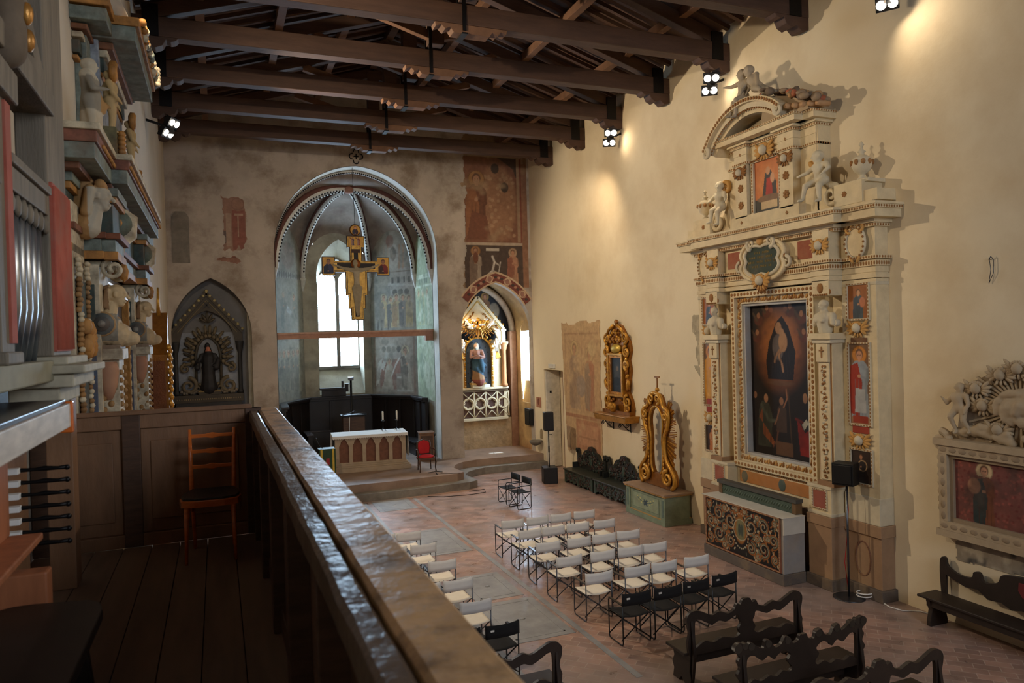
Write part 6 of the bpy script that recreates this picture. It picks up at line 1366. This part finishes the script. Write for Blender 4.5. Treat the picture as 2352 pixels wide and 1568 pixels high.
# ------------------------------------------------------------------ chancel
def high_altar():
    t = thing('high_altar', 'stone altar with five arched brown panels and a white lace cloth on the chancel steps', 'altar', (4.52, 24.0, .45), -.09); S = M_STUCCO; ST = K(178,160,136)
    m = MB(); m.box(-1.27, 1.27, -.62, .62, 0, .14, ST); m.box(-1.22, 1.22, -.57, .57, .14, .19, ST); m.box(-1.17, 1.17, -.53, .53, .19, .25, ST); m.build('plinth', S, t, .01)
    m = MB(); m.box(-1.1, 1.1, -.42, .48, .25, 1.12, ST)
    holes = []
    for k in range(5):
        x = -.84+.42*k; a = [(x-.15, .3), (x-.15, .82), (x-.13, .88), (x-.10, .9), (x-.1, .95), (x-.05, 1.02), (x, 1.06), (x+.05, 1.02), (x+.1, .95), (x+.10, .9), (x+.13, .88), (x+.15, .82), (x+.15, .3)]; holes.append(a[::-1])
    m.prism([(-1.12, .25), (1.12, .25), (1.12, 1.12), (-1.12, 1.12)], -.50, -.42, ST, None, holes); m.box(-1.14, 1.14, -.52, .5, 1.08, 1.14, ST); m.box(-1.13, 1.13, -.51, -.4, .25, .29, ST); m.build('stone_front', S, t, .008)
    for h in holes: m = MB(); xs = [p[0] for p in h]; m.box(min(xs)-.01, max(xs)+.01, -.432, -.421, .29, 1.07); m.build('brown_panel', mk('brown_altar_panel', K(124,82,62), .7, var=.3, vscale=9) if 'brown_altar_panel' not in bpy.data.materials else bpy.data.materials['brown_altar_panel'], t)
    m = MB(); m.box(-1.19, 1.19, -.57, .55, 1.145, 1.165)
    m.box(-1.19, 1.19, -.575, -.57, 1.08, 1.16)
    for k in range(34): m.prism([(-1.17+k*.07, 1.08), (-1.15+k*.07, 1.05), (-1.13+k*.07, 1.08)][::-1] if False else [(-1.17+k*.07, 1.09), (-1.15+k*.07, 1.05), (-1.13+k*.07, 1.09)], -.578, -.572)
    for g in (-1, 1):
        n = 16; vs = []; fs = []
        for k in range(n+1):
            y = -.57+1.1*k/n; b = .02+.02*math.sin(k*1.3)
            vs += [(g*1.19, y, 1.165), (g*(1.19+b*.6), y, .8), (g*(1.19+b), y, .38 if k % 2 else .42)]
        for k in range(n): fs += [(3*k, 3*k+1, 3*k+4, 3*k+3), (3*k+1, 3*k+2, 3*k+5, 3*k+4)]
        m.add(vs, fs, None, None, True)
    m.build('altar_cloth', M_CLOTH, t)
high_altar()
def candlestick(x, y, label):
    t = thing('candlestick', label, 'candlestick', (x, y, 1.617), 0, 'altar candlesticks')
    m = MB(); m.tube([(0, 0, .06), (0, 0, .34)], .012, 8)
    for k in range(3): a = k*2.09; m.tube([(0, 0, .1), (.05*math.cos(a), .05*math.sin(a), .06), (.1*math.cos(a), .1*math.sin(a), .008)], .009, 6)
    m.lathe([(.02, .31), (.05, .33), (.06, .35), (.05, .352)], (0, 0, 0), 12); m.build('stand', M_IRON, t); m = MB(); m.lathe([(.03, .352), (.03, .64), (.008, .65)], (0, 0, 0), 12); m.build('candle', M_WAX, t)
candlestick(5.0, 24.05, 'black iron candlestick with a white candle, nearer the middle of the altar'); candlestick(5.46, 24.03, 'black iron candlestick with a white candle at the altar end by the red armchair')
# choir stalls lining the apse
STALL = [(1.98, 25.0), (2.07, 26.95), (3.16, 28.72), (5.58, 28.72), (6.82, 26.95), (6.88, 25.5)]
names = ['hidden leftmost run', 'run left of the window', 'run under the tall window with a raised centre', 'run right of the window', 'rightmost run ending beside the wooden cabinet']
M_STALL = mk('black_walnut_stall', K(36,28,24), .4, var=.3, vscale=4)
for i in range(5):
    a, b = STALL[i], STALL[i+1]; th, L = face(a, b); t = thing('choir_stall', 'dark panelled choir stall in the apse, %s' % names[i], 'choir stall', (a[0], a[1], .45), th, 'choir stalls')
    m = MB(); m.box(.02, L-.02, .0, .06, 0, 1.98); n = max(2, int(L/.62))
    for k in range(n+1): x = L*k/n; m.box(max(0, x-.04), min(L, x+.04), -.05, 0, .5, 1.9)
    m.build('back_panel', M_STALL, t, .006)
    m = MB(); m.box(.03, L-.03, -.16, .08, 1.98, 2.05); m.box(.02, L-.02, -.1, .08, 1.9, 1.98); m.build('cornice', M_STALL, t, .006)
    m = MB(); m.box(.05, L-.05, -.45, 0, .42, .48); m.box(.05, L-.05, -.42, -.38, 0, .42); m.build('seat', M_STALL, t, .006)
    if i == 2: m = MB(); m.box(.5, 1.4, -.08, .06, 2.05, 2.3); m.box(.42, 1.48, -.18, .08, 2.3, 2.38); m.box(1.25, 1.32, -.05, .05, 2.38, 2.62); m.build('raised_crest', M_STALL, t, .006)
t = thing('kneeler', 'dark choir kneeler with a shiny ledge left of the altar', 'bench', (2.95, 27.2, .45), .0)
m = MB(); m.box(-.1, .14, -.5, .9, .82, .87); m.box(.0, .95, .7, .95, .80, .84); m.build('ledge', mk('polished_ledge', K(60,52,50), .2, var=.1), t, .006); m = MB(); m.box(-.05, .1, -.48, .88, 0, .82); m.box(.1, .9, .76, .9, 0, .8); m.build('front_board', M_STALL, t)
t = thing('lectern', 'dark lectern with a tilted book rest standing behind the altar', 'lectern', (4.4, 26.2, .45))
m = MB(); m.box(-.38, .38, -.16, .16, 0, .5); m.box(-.34, .34, -.1, .1, .5, .62); m.box(-.38, .38, -.14, .14, .62, 1.5); m.build('body', M_WOODD, t, .01)
m = MB(); m.box(-.44, .44, -.2, .2, 1.5, 1.56); m.tube([(-.42, -.22, 1.58), (-.14, -.22, 1.62), (0, -.18, 1.68), (.14, -.22, 1.62), (.42, -.22, 1.58)], .02, 6); m.build('book_rest', M_IRON, t, .006)
m = MB(); m.tube([(-.15, -.15, 1.55), (-.18, -.17, 1.0), (-.26, -.2, .5)], .012, 6); m.build('cord', M_CANVAS, t)
t = thing('projector_lamp', 'black lamp head on a post rising above the lectern against the window', 'lamp', (4.42, 26.62, .45))
m = MB(); m.tube([(0, 0, 0), (0, 0, 2.75)], .04, 8); m.box(-.22, -.1, -.05, .05, 2.35, 2.62); m.box(-.22, .02, -.03, .03, 2.6, 2.64); m.build('post', M_IRON, t); m = MB(); m.box(-.09, .09, -.08, .08, 2.74, 2.86); m.build('lamp_head', M_STEEL, t, .01); m = MB(); m.lathe([(.2, 0), (.2, .02), (.03, .04)], (0, 0, 0), 16); m.build('base', M_IRON, t)
# red armchair
t = thing('armchair', 'red velvet armchair with carved wooden legs on the chancel step', 'armchair', (6.03, 22.6, .45), -.03); W = M_WOODD
for g in (-1, 1):
    m = MB(); m.tube([(g*.24, -.24, .42), (g*.26, -.27, .3), (g*.24, -.25, .14), (g*.26, -.29, .01)], [.028, .03, .016, .02], 8); m.build('front_leg', W, t)
    m = MB(); m.tube([(g*.21, .22, .0), (g*.2, .2, .3), (g*.21, .2, .45), (g*.22, .24, .7), (g*.2, .28, .92)], [.016, .02, .024, .02, .018], 8); m.build('back_leg', W, t)
    m = MB(); m.tube([(g*.22, .24, .68), (g*.28, .0, .66), (g*.29, -.16, .65), (g*.27, -.14, .55), (g*.25, -.1, .45)], .018, 8); m.ell((g*.285, -.02, .68), (.035, .09, .025), None); m.build('armrest', W, t)
m = MB(); m.box(-.26, .26, -.26, .22, .37, .43); m.build('seat_frame', W, t, .015); m = MB(); m.ell((0, -.02, .45), (.27, .25, .06), None, 16, 8); m.build('seat', M_RED, t)
o_ = [(-.19, .5), (.19, .5), (.22, .7), (.21, .88), (.14, .95), (.06, .97), (0, 1.0), (-.06, .97), (-.14, .95), (-.21, .88), (-.22, .7)]
m = MB(); m.prism(o_, .2, .25, None, Matrix.Rotation(-.08, 4, 'X')); m.build('back_frame', W, t, .012); m = MB(); m.prism([(x*.86, .72+(z-.72)*.86) for x, z in o_], .17, .2, None, Matrix.Rotation(-.08, 4, 'X')); m.build('backrest', M_RED, t, .015)
t = thing('microphone_stand', 'black microphone stand on the chancel edge before the red armchair', 'microphone stand', (6.17, 21.98, .45))
m = MB(); m.tube([(0, 0, .05), (0, 0, 1.18)], .01, 8); m.build('pole', M_IRON, t)
for k in range(3): a = k*2.09+.4; m = MB(); m.tube([(0, 0, .06), (.26*math.cos(a), .26*math.sin(a), .01)], .012, 6); m.build('foot', M_IRON, t)
m = MB(); m.tube([(0, 0, 1.16), (-.02, -.06, 1.24)], [.02, .03], 8); m.build('microphone', M_BLACK, t)
m = MB(); m.tube([(6.3, 21.9, .46), (6.6, 21.7, .46), (6.85, 21.62, .46)], .008, 5); m.tube([(6.9, 20.95, .01), (7.4, 21.0, .01), (7.3, 20.6, .01), (6.8, 20.5, .01), (6.0, 20.6, .01), (5.6, 20.9, .01)], .009, 5); o = m.build('microphone_cable', M_BLACK); tag(o, 'thin black cable trailing from the chancel steps over the floor', 'cable')
t = thing('wooden_cabinet', 'small brown wooden cabinet between the red armchair and the apse wall', 'cabinet', (6.58, 24.55, .45), math.radians(-8))
m = MB(); m.box(-.24, .24, -.26, .26, 0, .93); m.build('body', M_LOFT, t, .008); m = MB(); m.box(-.27, .27, -.29, .29, .93, .97); m.build('top', M_LOFT, t, .008); m = MB(); m.box(-.2, .2, -.275, -.26, .08, .86); m.build('door', M_WOODD, t, .006)
t = thing('draped_lectern', 'small stand draped in a green cloth with a gold stripe, beside the handrail', 'lectern', (2.95, 22.5, .45))
m = MB(); m.tube([(0, 0, 0), (0, 0, .95)], .025, 8); m.box(-.2, .2, -.2, .2, 0, .02); m.build('post', M_IRON, t)
cvg = K(40,66,40); m = MB(); m.box(-.24, .24, -.2, .2, .95, .98, cvg); m.box(-.24, .24, -.21, -.2, .25, .98, cvg); m.box(.14, .2, -.215, -.21, .25, .98, K(200,170,60)); m.box(-.2, -.14, -.215, -.21, .25, .98, K(200,170,60)); m.box(-.04, .06, -.214, -.21, .5, .7, K(150,40,40)); m.build('green_cloth', M_PAINTW, t)
m = MB(); m.tube([(-.1, 0, .98), (-.22, -.1, 1.1), (-.3, -.14, 1.28)], .008, 6); m.ell((-.31, -.15, 1.3), .03); m.build('microphone', M_BLACK, t)
m = MB(); m.box(-.16, .16, -.1, .1, 0, .03); m.box(-.3, -.05, .02, .18, 0, .015); o = m.build('booklet', M_CLOTH); o.location = (9.2, 24.5, .45); tag(o, 'white booklet lying on the raised floor before the small chapel', 'booklet')
# stone slabs let into the brick floor
def slab(label, x0, x1, y0, y1, inset=True):
    t = MB(); t.box(x0, x1, y0, y1, 0, .006)
    if inset:
        for (a, b, c, d) in ((x0+.12, x1-.12, y0+.12, y0+.15), (x0+.12, x1-.12, y1-.15, y1-.12), (x0+.12, x0+.15, y0+.12, y1-.12), (x1-.15, x1-.12, y0+.12, y1-.12)): t.box(a, b, c, d, .006, .009)
    t.lathe([(.05, .006), (.05, .01)], ((x0+x1)/2, (y0+y1)/2, 0), 10)
    o = t.build('tomb_slab', M_SLAB); tag(o, label, 'floor slab', 'stone slabs in the floor')
slab('pale tomb slab in the brick floor closest to the chancel steps', 3.95, 5.0, 19.65, 21.0); slab('large pale tomb slab between the chair blocks toward the chancel', 3.95, 5.05, 15.2, 17.3); slab('tomb slab in the aisle level with the last white chairs', 4.1, 5.0, 12.2, 13.6); slab('grey tomb slab in the aisle level with the black chairs', 4.0, 5.08, 10.3, 12.05)
m = MB(); m.box(5.14, 5.24, 8.6, 20.9, 0, .004); m.box(3.7, 3.8, 8.6, 20.9, 0, .004); o = m.build('floor_border', M_SLAB); o['kind'] = 'structure'
# iron cross ornament above the great arch
m = MB()
for k in range(4): a = k*PI/2; cx, cz = .13*math.cos(a), .15*math.sin(a); m.tube([(cx+.09*math.cos(a+q*PI/7-1.57*1.2), 0, cz+.09*math.sin(a+q*PI/7-1.57*1.2)) for q in range(9)], .018, 6); m.bar((0, 0, 0), (cx*.6, 0, cz*.6), .03, .03)
o = m.build('iron_cross', M_IRON); o.location = (4.42, YF-.02, 10.66); tag(o, 'small black iron quatrefoil cross fixed above the great arch', 'cross')

# ------------------------------------------------------------------ painted crucifix hung in the arch
def crucifix():
    t = thing('painted_crucifix', 'large painted and gilt crucifix hanging in the great arch', 'crucifix', (4.32, 24.32, 5.3)); z0 = 5.3; X0 = 4.32
    out = [(-.20, 0), (.22, 0), (.22, .36), (.28, .36), (.28, .80), (.36, .80), (.36, 1.56), (.68, 1.56), (.68, 1.46), (1.10, 1.46), (1.10, 2.07), (.68, 2.07), (.68, 1.94), (.2, 1.94), (.2, 2.37), (.29, 2.37), (.29, 2.76), (-.29, 2.76), (-.29, 2.37), (-.2, 2.37), (-.2, 1.94), (-.68, 1.94), (-.68, 2.07), (-1.10, 2.07), (-1.10, 1.46), (-.68, 1.46), (-.68, 1.56), (-.36, 1.56), (-.36, .80), (-.28, .80), (-.28, .36), (-.2, .36)]
    m = MB(); m.prism(out, -.02, .05, K(60,40,28)); m.build('panel_board', M_PAINTW, t, .006)
    def shrink(p, d):
        n = len(p); r = []
        for i in range(n):
            a, b, c = Vector(p[i-1]), Vector(p[i]), Vector(p[(i+1) % n]); n1 = Vector((-(b-a).y, (b-a).x)).normalized(); n2 = Vector((-(c-b).y, (c-b).x)).normalized(); q = b+(n1+n2)*d; r.append((q.x, q.y))
        return r
    GO = K(196,152,70)
    for d, y, c in ((.025, -.024, GO), (.055, -.028, K(50,34,24)), (.07, -.032, GO)): m = MB(); m.prism(shrink(out, d), y, y+.006, c, None, [] ); m.build('gilt_border', M_GOLD if c == GO else M_PAINTW, t)
    m = MB(); m.prism([(-.07, .1), (.07, .1), (.07, 1.68), (.62, 1.68), (.62, 1.86), (.07, 1.86), (.07, 2.25), (-.07, 2.25), (-.07, 1.86), (-.62, 1.86), (-.62, 1.68), (-.07, 1.68)], -.04, -.033, K(34,30,30)); m.box(-.14, .14, -.042, -.034, 2.2, 2.32, K(60,34,28)); m.build('painted_cross', M_PAINTW, t)
    m = MB(); sk = K(150,140,118)
    c = body(dict(p=(0, 0, .50), c=(.0, 0, .74), n=(0, -.01, .84), h=(-.03, -.03, .87), sl=(-.13, 0, .80), sr=(.13, 0, .80), el=(-.32, 0, .83), er=(.32, 0, .83), wl=(-.5, 0, .88), wr=(.5, 0, .88), hl=(-.06, 0, .48), hr=(.07, 0, .48), kl=(-.04, -.02, .26), kr=(.05, -.02, .26), fl=(-.02, -.01, .05), fr=(.02, -.01, .05)), 1.0, .72, (-.3, -1, -.5), headr=.062)
    c.append(cap((0, -.0, .5), .075, (0, 0, .42), .08))
    figure('christ_figure', M_FRESCO, c, t, .015, colf=lambda co: K(90,60,44) if co.z > 1.62 and abs(co.x) < .12 and co.y > -.06 else K(170,160,140) if .55 < co.z < .78 and abs(co.x) < .16 else sk, M=T(.0, -.06, .1) @ Matrix(((1.38, 0, 0, 0), (0, .45, 0, 0), (0, 0, 1.92, 0), (0, 0, 0, 1))))
    m = MB(); m.lathe([(.16, -.01), (.16, .01)], (0, 0, 0), 24, K(160,96,50), T(-.02, -.045, 1.84) @ Matrix.Rotation(PI/2, 4, 'X')); m.build('halo', M_GOLD, t)
    for x in (-.89, .89): cv = Cv(.34, .5, 80, GO); cv.saint(.17, -.5, .98, K(52,56,84) if x < 0 else K(120,44,40), K(40,44,60) if x < 0 else K(60,40,40), None, K(150,110,84)); cv.build('side_portrait', M_OIL, t, T(x-.17, -.036, 1.515))
    cv = Cv(.46, .3, 90, GO)
    for x, c in ((.14, K(70,70,96)), (.33, K(128,48,44))): cv.saint(x, .02, .26, c, K(150,120,110), None); cv.line([(x, .2), (x-.09, .26)], .02, K(110,60,50))
    cv.build('angels_panel', M_OIL, t, T(-.23, -.036, 2.43))
    m = MB(); m.lathe([(.18, -.03), (.19, 0), (.18, .03)], (0, 0, 0), 28, K(90,50,30), T(0, 0, 2.95) @ Matrix.Rotation(PI/2, 4, 'X')); m.lathe([(.165, -.01), (.165, .01)], (0, 0, 0), 28, GO, T(0, -.03, 2.95) @ Matrix.Rotation(PI/2, 4, 'X')); o = m.build('round_finial', M_GOLD, t)
    cv = Cv(.3, .3, 90, GO); cv.saint(.15, -.32, .6, K(60,40,44), K(40,44,70), K(190,140,60)); cv.build('finial_portrait', M_OIL, o, T(-.15, -.045, 2.8), mask=lambda s: np.hypot(s.X-.15, s.Z-.15) < .15)
    m = MB(); m.tube([(0, 0, 3.1), (0, .2, 5.12)], .008, 5); m.build('hanging_wire', M_IRON, t)
crucifix()

# ------------------------------------------------------------------ gilded shrine in the small chapel
def chapel_shrine():
    t = thing('gilded_shrine', 'white and gold gothic shrine with a standing statue in the small chapel', 'shrine', (9.02, 25.9, 0)); IV = K(220,206,172); S = M_STUCCO
    m = MB(); m.box(-1.1, 1.1, -.02, .1, 1.58, 2.66, K(92,66,58)); m.box(-1.14, 1.14, -.16, .1, 2.66, 2.74, IV); m.box(-1.12, 1.12, -.1, .1, 2.58, 2.66, K(130,116,96)); m.box(-1.12, 1.12, -.1, .1, 1.5, 1.60, IV); m.box(.98, 1.1, -.06, .02, 1.6, 2.58, IV); m.build('altar_front', S, t, .008)
    m = MB(); dk = K(60,48,44)
    for k in range(-2, 3):
        x = k*.46+.02
        m.tube([(x+.2*math.cos(a*PI/10), -.05, 2.13+.2*math.sin(a*PI/10)) for a in range(20)], .035, 6, IV, closed=True)
        for q in range(6): a = q*PI/3+.3; m.tube([(x+.12*math.cos(a)+.06*math.cos(a+s*.8-1.6), -.05, 2.13+.12*math.sin(a)+.06*math.sin(a+s*.8-1.6)) for s in range(5)], .014, 5, IV)
        m.tube([(x+.23, -.05, 2.56), (x+.21, -.05, 2.38), (x+.23, -.05, 2.13), (x+.21, -.05, 1.85), (x+.23, -.05, 1.62)], .03, 6, IV)
        m.tube([(x-.2, -.05, 2.54), (x, -.05, 2.36), (x+.2, -.05, 2.54)], .022, 6, IV); m.tube([(x-.2, -.05, 1.64), (x, -.05, 1.86), (x+.2, -.05, 1.64)], .022, 6, IV)
    m.build('quatrefoil_tracery', S, t)
    for g in (-1, 1):
        m = MB(); m.lathe([(.13, 2.74), (.13, 2.82), (.09, 2.88), (.085, 4.1), (.11, 4.14), (.13, 4.26), (.16, 4.3), (.16, 4.38)], (g*1.0, -.08, 0), 14, K(176,120,74)); m.box(g*1.0-.15, g*1.0+.15, -.2, .08, 4.34, 4.42, IV); m.build('column', S, t)
        m = MB(); m.box(g*1.0-.08, g*1.0+.08, -.12, .06, 4.42, 4.86, IV); m.box(g*1.0-.11, g*1.0+.11, -.14, .06, 4.82, 4.9, IV); m.build('pinnacle_block', S, t, .006)
        m = MB(); m.box(*sorted((g*.56, g*.88)), -.03, .05, 2.74, 4.3, IV); m.build('side_panel', S, t)
    ia = arch(-.86, .86, 4.15, 5.32, 10); m = MB(); m.prism([(-1.0, 4.88), (-.9, 4.2)]+ia[1:-1]+[(.9, 4.2), (1.0, 4.88), (.05, 6.05), (-.0, 6.08), (-.05, 6.05)], -.1, .04, IV)
    for g in (-1, 1): m.bar((g*1.02, -.12, 4.9), (0, -.12, 6.1), .07, .1, IV); m.bar((g*.9, -.115, 4.92), (0, -.115, 5.95), .03, .03, K(200,160,80))
    m.tube([(x*.98, -.12, z) for x, z in ia], .04, 6, IV); m.build('gable', S, t)
    m = MB()
    for g in (-1, 1):
        for k in range(8): q = (k+.5)/8; m.ell((g*1.05*(1-q), -.1, 4.98+1.16*q), (.06, .05, .07), GO1, 6, 4)
    r = random.Random(6)
    for k in range(70):
        g = r.choice((-1, 1)); q = r.random(); m.ell((g*(.95*(1-q)*.8+.08), -.12, 4.9+.9*q*.8+r.uniform(-.06, .02)), (.035, .02, .03), GO2, 5, 4) if q < .9 else None
    m.build('gilt_crockets', M_GOLD, t)
    m = MB(); m.prism([(-.52, 2.74), (.52, 2.74), (.52, 4.1), (.45, 4.35), (.25, 4.52), (0, 4.58), (-.25, 4.52), (-.45, 4.35), (-.52, 4.1)], .02, .06, K(70,78,86))
    for i in range(5):
        for k in range(9): m.prism([(-.4+i*.2+(k % 2)*.1+.03*math.cos(a*1.05), 2.9+k*.19+.03*math.sin(a*1.05)) for a in range(6)], .012, .022, K(40,44,52))
    m.build('starred_backing', M_FRESCO, t)
    m = MB()
    nr = [(-.54, 2.74), (-.54, 4.1), (-.46, 4.36), (-.26, 4.55), (0, 4.62), (.26, 4.55), (.46, 4.36), (.54, 4.1), (.54, 2.74)]; m.tube([(x, -.04, z) for x, z in nr], .05, 6, GO1)
    for k in range(24): z = 2.8+.06*k; [m.ell((g*.54, -.08, z), (.035, .03, .025), IV if k % 3 == 0 else GO1, 5, 4) for g in (-1, 1)]
    for k in range(11): a = PI*k/10; m.leaf((.5*math.cos(a), -.08, 4.18+.42*math.sin(a)), a, .16, .08, .04, GO1)
    m.build('niche_frame', M_GOLD, t)
    m = MB()
    for k in range(26):
        a = -.15-PI*.9+(PI*.5 if k % 2 else 0)+(k//2)*.115; a = PI+.25+(PI-.5)*k/25; L = .62 if k % 2 else .8
        m.bar((.18*math.cos(a), -.2, 5.12+.12*math.sin(a)), (L*1.05*math.cos(a), -.16, 5.12+L*.72*math.sin(a)), .06, .025, GO1 if k % 2 else GO2)
    m.build('sunburst', M_GOLD, t)
    m = MB()
    for k in range(34): m.ell((r.uniform(-.42, .42), -.22-r.random()*.1, 5.08+r.uniform(-.14, .18)), (.1, .08, .07), GO1 if k % 3 else K(226,222,214), 8, 5)
    m.build('gilt_clouds', M_GOLD, t)
    for g in (-1, 1):
        c = body(pose(kl=(-.1, -.1, .3), wr=(.22, -.12, .62)), .5, 1.2, (-g, -1, 0), hands=False, headr=.1); figure('cherub', M_STUCCO, c, t, .014, col=K(222,214,200), M=T(g*.66, -.22, 4.05))
        c = body(pose(wl=(-.3, -.1, .66), el=(-.24, 0, .62)), .42, 1.2, (g, -1, 0), hands=False, headr=.1); figure('cherub', M_STUCCO, c, t, .013, col=K(222,214,200), M=T(g*.3, -.32, 4.95) @ Matrix.Rotation(g*.7, 4, 'Y'))
        m = MB()
        for k in range(6): m.leaf((g*.68, -.2, 4.1), -PI/2+g*.12*(k-1), .34, .05, .03, GO1)
        m.build('gilt_drapery', M_GOLD, t)
    # statue of a veiled woman
    c = body(pose(h=(-.02, -.03, .85), el=(-.17, -.08, .62), wl=(-.03, -.16, .66), er=(.17, -.08, .62), wr=(.04, -.16, .66)), 1.48, .9, (-.35, -1, -.1), headr=.062)
    c += [cap((0, 0, .78), .17, (.02, -.02, .4), .2), cap((.02, -.02, .4), .2, (.05, -.02, .06), .24), cap((.1, -.08, .8), .14, (.16, -.1, .45), .12), cap((-.05, -.1, .5), .12, (-.12, -.06, .1), .1), cap((0, .03, 1.36), .1, (0, .06, 1.1), .1), cap((.15, -.06, .7), .1, (.3, -.06, .62), .05)]
    def cf(co):
        if co.z > 1.28 and co.y < -.06: return K(206,166,136)
        if co.z > 1.2: return K(170,160,140)
        if co.z > .86: return K(150,112,98) if co.y < 0 else K(60,78,92)
        if co.z+.5*co.x > .36: return K(46,72,86)
        return K(140,104,70) if co.z > .1 else K(130,72,58)
    figure('madonna_statue', M_FRESCO, c, t, .02, colf=cf, M=T(-.1, -.14, 2.95) @ Matrix.Rotation(-.12, 4, 'Z'))
    m = MB(); m.box(-.32, .16, -.26, .02, 2.745, 2.86, IV); m.box(-.36, .2, -.3, .02, 2.86, 2.92, K(200,160,90))
    for k in range(7): m.ell((-.28+.07*k, -.16, 2.95), (.07, .07, .05), K(190,186,180), 8, 5)
    m.build('statue_base', S, t)
chapel_shrine()
m = MB(); m.box(-.12, .12, -.1, .1, 0, .1); o = m.build('altar_card', M_CLOTH); o.location = (9.3, 25.84, 2.742); tag(o, 'small white card box on the ledge beside the shrine statue', 'card')

# ------------------------------------------------------------------ dark shrine in the left niche
def niche_shrine():
    t = thing('dark_niche_shrine', 'dark carved gothic shrine with a friar statue inside the left niche', 'shrine', (-.26, 24.78, 0)); D = K(70,62,48); D2 = K(48,46,44); S = M_PAINTW
    m = MB(); m.box(-.98, .98, -.2, .17, .9, 2.72, D2); m.box(-.88, .85, -.21, -.2, 1.7, 2.78, K(112,98,66)); m.box(-1.0, 1.0, -.24, .17, 2.85, 3.08, D); m.box(-.95, .95, -.22, .17, 2.72, 2.85, D2)
    for k in range(30): m.box(-.92+k*.062, -.89+k*.062, -.246, -.24, 2.93, 2.97, K(140,124,86))
    m.build('altar_base', S, t, .008)
    m = MB(); m.box(-.96, .96, .1, .13, 3.08, 5.0, K(156,160,166)); m.build('pale_backing', M_FRESCO, t)
    ia = arch(-.78, .78, 4.7, 5.68, 10)
    m = MB(); m.prism([(-1.02, 4.72), (-.8, 4.7)]+ia[1:-1]+[(.8, 4.7), (1.02, 4.72), (1.02, 5.0), (.04, 6.2), (-.04, 6.2), (-1.02, 5.0)], -.1, .06, D)
    for g in (-1, 1): m.bar((g*1.02, -.12, 5.02), (0, -.12, 6.22), .06, .1, D); m.bar((g*.86, -.105, 5.0), (0, -.105, 6.0), .03, .02, K(120,104,66))
    m.bar((-.08, -.11, 5.75), (.08, -.11, 5.95), .02, .03, D2); m.bar((.08, -.11, 5.75), (-.08, -.11, 5.95), .02, .03, D2); m.build('gable', S, t)
    m = MB()
    for g in (-1, 1):
        for k in range(8): q = (k+.3)/8; m.ell((g*1.06*(1-q), -.12, 5.06+1.18*q), (.05, .05, .05), K(176,160,110), 8, 6)
    m.ell((0, -.12, 6.28), (.05, .05, .07), K(176,160,110), 8, 6); m.build('crockets', S, t)
    for g in (-1, 1): m = MB(); m.lathe([(.09, 3.08), (.09, 3.16), (.06, 3.2), (.06, 4.36), (.1, 4.5), (.12, 4.66), (.13, 4.72)], (g*.92, -.06, 0), 12, D2); m.build('column', S, t)
    m = MB(); r = random.Random(14); CB = K(104,92,70)
    for k in range(16):
        a = -.35+(PI+.7)*k/15; m.leaf((.42*math.cos(a), -.06, 4.3+.62*math.sin(a)), a+r.uniform(-.2, .2), .34, .1, .05, CB); m.leaf((.4*math.cos(a), -.08, 4.3+.55*math.sin(a)), a+.5, .22, .08, .05, D)
        m.ell((.46*math.cos(a), -.09, 4.3+.6*math.sin(a)), (.07, .05, .07), CB, 6, 4)
    for g in (-1, 1):
        for k in range(6): m.leaf((g*.42, -.06, 4.0+.12*k), PI/2-g*(1.3-.1*k), .34, .07, .04, D)
        m.scroll((g*.58, 3.36), .26, 1.5, .07, CB, g, PI/2, -.1); m.scroll((g*.66, 3.9), .14, 1.3, .05, CB, -g, PI/2, -.1); m.scroll((g*.3, 3.28), .14, 1.3, .05, CB, g, PI/2, -.12)
        for k in range(8): m.ell((g*(.3+.07*k), -.1, 3.16+.03*math.sin(k*2)), (.06, .06, .06), K(120,110,96), 6, 4)
    for k in range(5): m.leaf((0, -.08, 5.3), PI/2+(k-2)*.5, .36-.04*abs(k-2), .09, .04, D)
    m.build('carved_surround', S, t)
    m = MB(); na = [(-.36, 3.2), (-.36, 4.3), (-.3, 4.6), (-.15, 4.8), (0, 4.86), (.15, 4.8), (.3, 4.6), (.36, 4.3), (.36, 3.2)]; m.prism(na[::-1], .02, .06, K(126,128,130)); m.tube([(x, -.02, z) for x, z in na], .05, 6, D); m.build('statue_niche', S, t)
    m = MB(); m.box(-.3, .32, -.26, .0, 3.08, 3.2, D); m.box(-.3, .32, -.27, -.26, 3.17, 3.2, K(150,126,70)); m.build('statue_base', S, t, .006)
    c = body(pose(el=(-.22, -.06, .6), wl=(-.24, -.18, .62), er=(.22, -.02, .6), wr=(.12, -.12, .56)), 1.42, .95, (-.1, -1, 0), headr=.062)
    c += [cap((0, 0, 1.0), .2, (0, 0, .5), .19), cap((0, 0, .5), .19, (0, 0, .1), .25), cap((-.12, 0, .1), .14, (.12, 0, .1), .14), cap((0, 0, 1.14), .13, (0, .02, 1.2), .12), cap((-.02, .04, 1.36), .09, (-.02, .03, 1.42), .07), cap((.28, -.02, .95), .08, (.22, -.1, .72), .1), cap((-.3, -.08, .9), .07, (-.32, -.18, .72), .09)]
    figure('friar_statue', M_PAINTW, c, t, .02, colf=lambda co: K(176,110,84) if co.z > 1.22 and co.y < -.05 and co.z < 1.38 else K(30,28,30), M=T(0, -.12, 3.2))
niche_shrine()
bpy.context.view_layer.update()
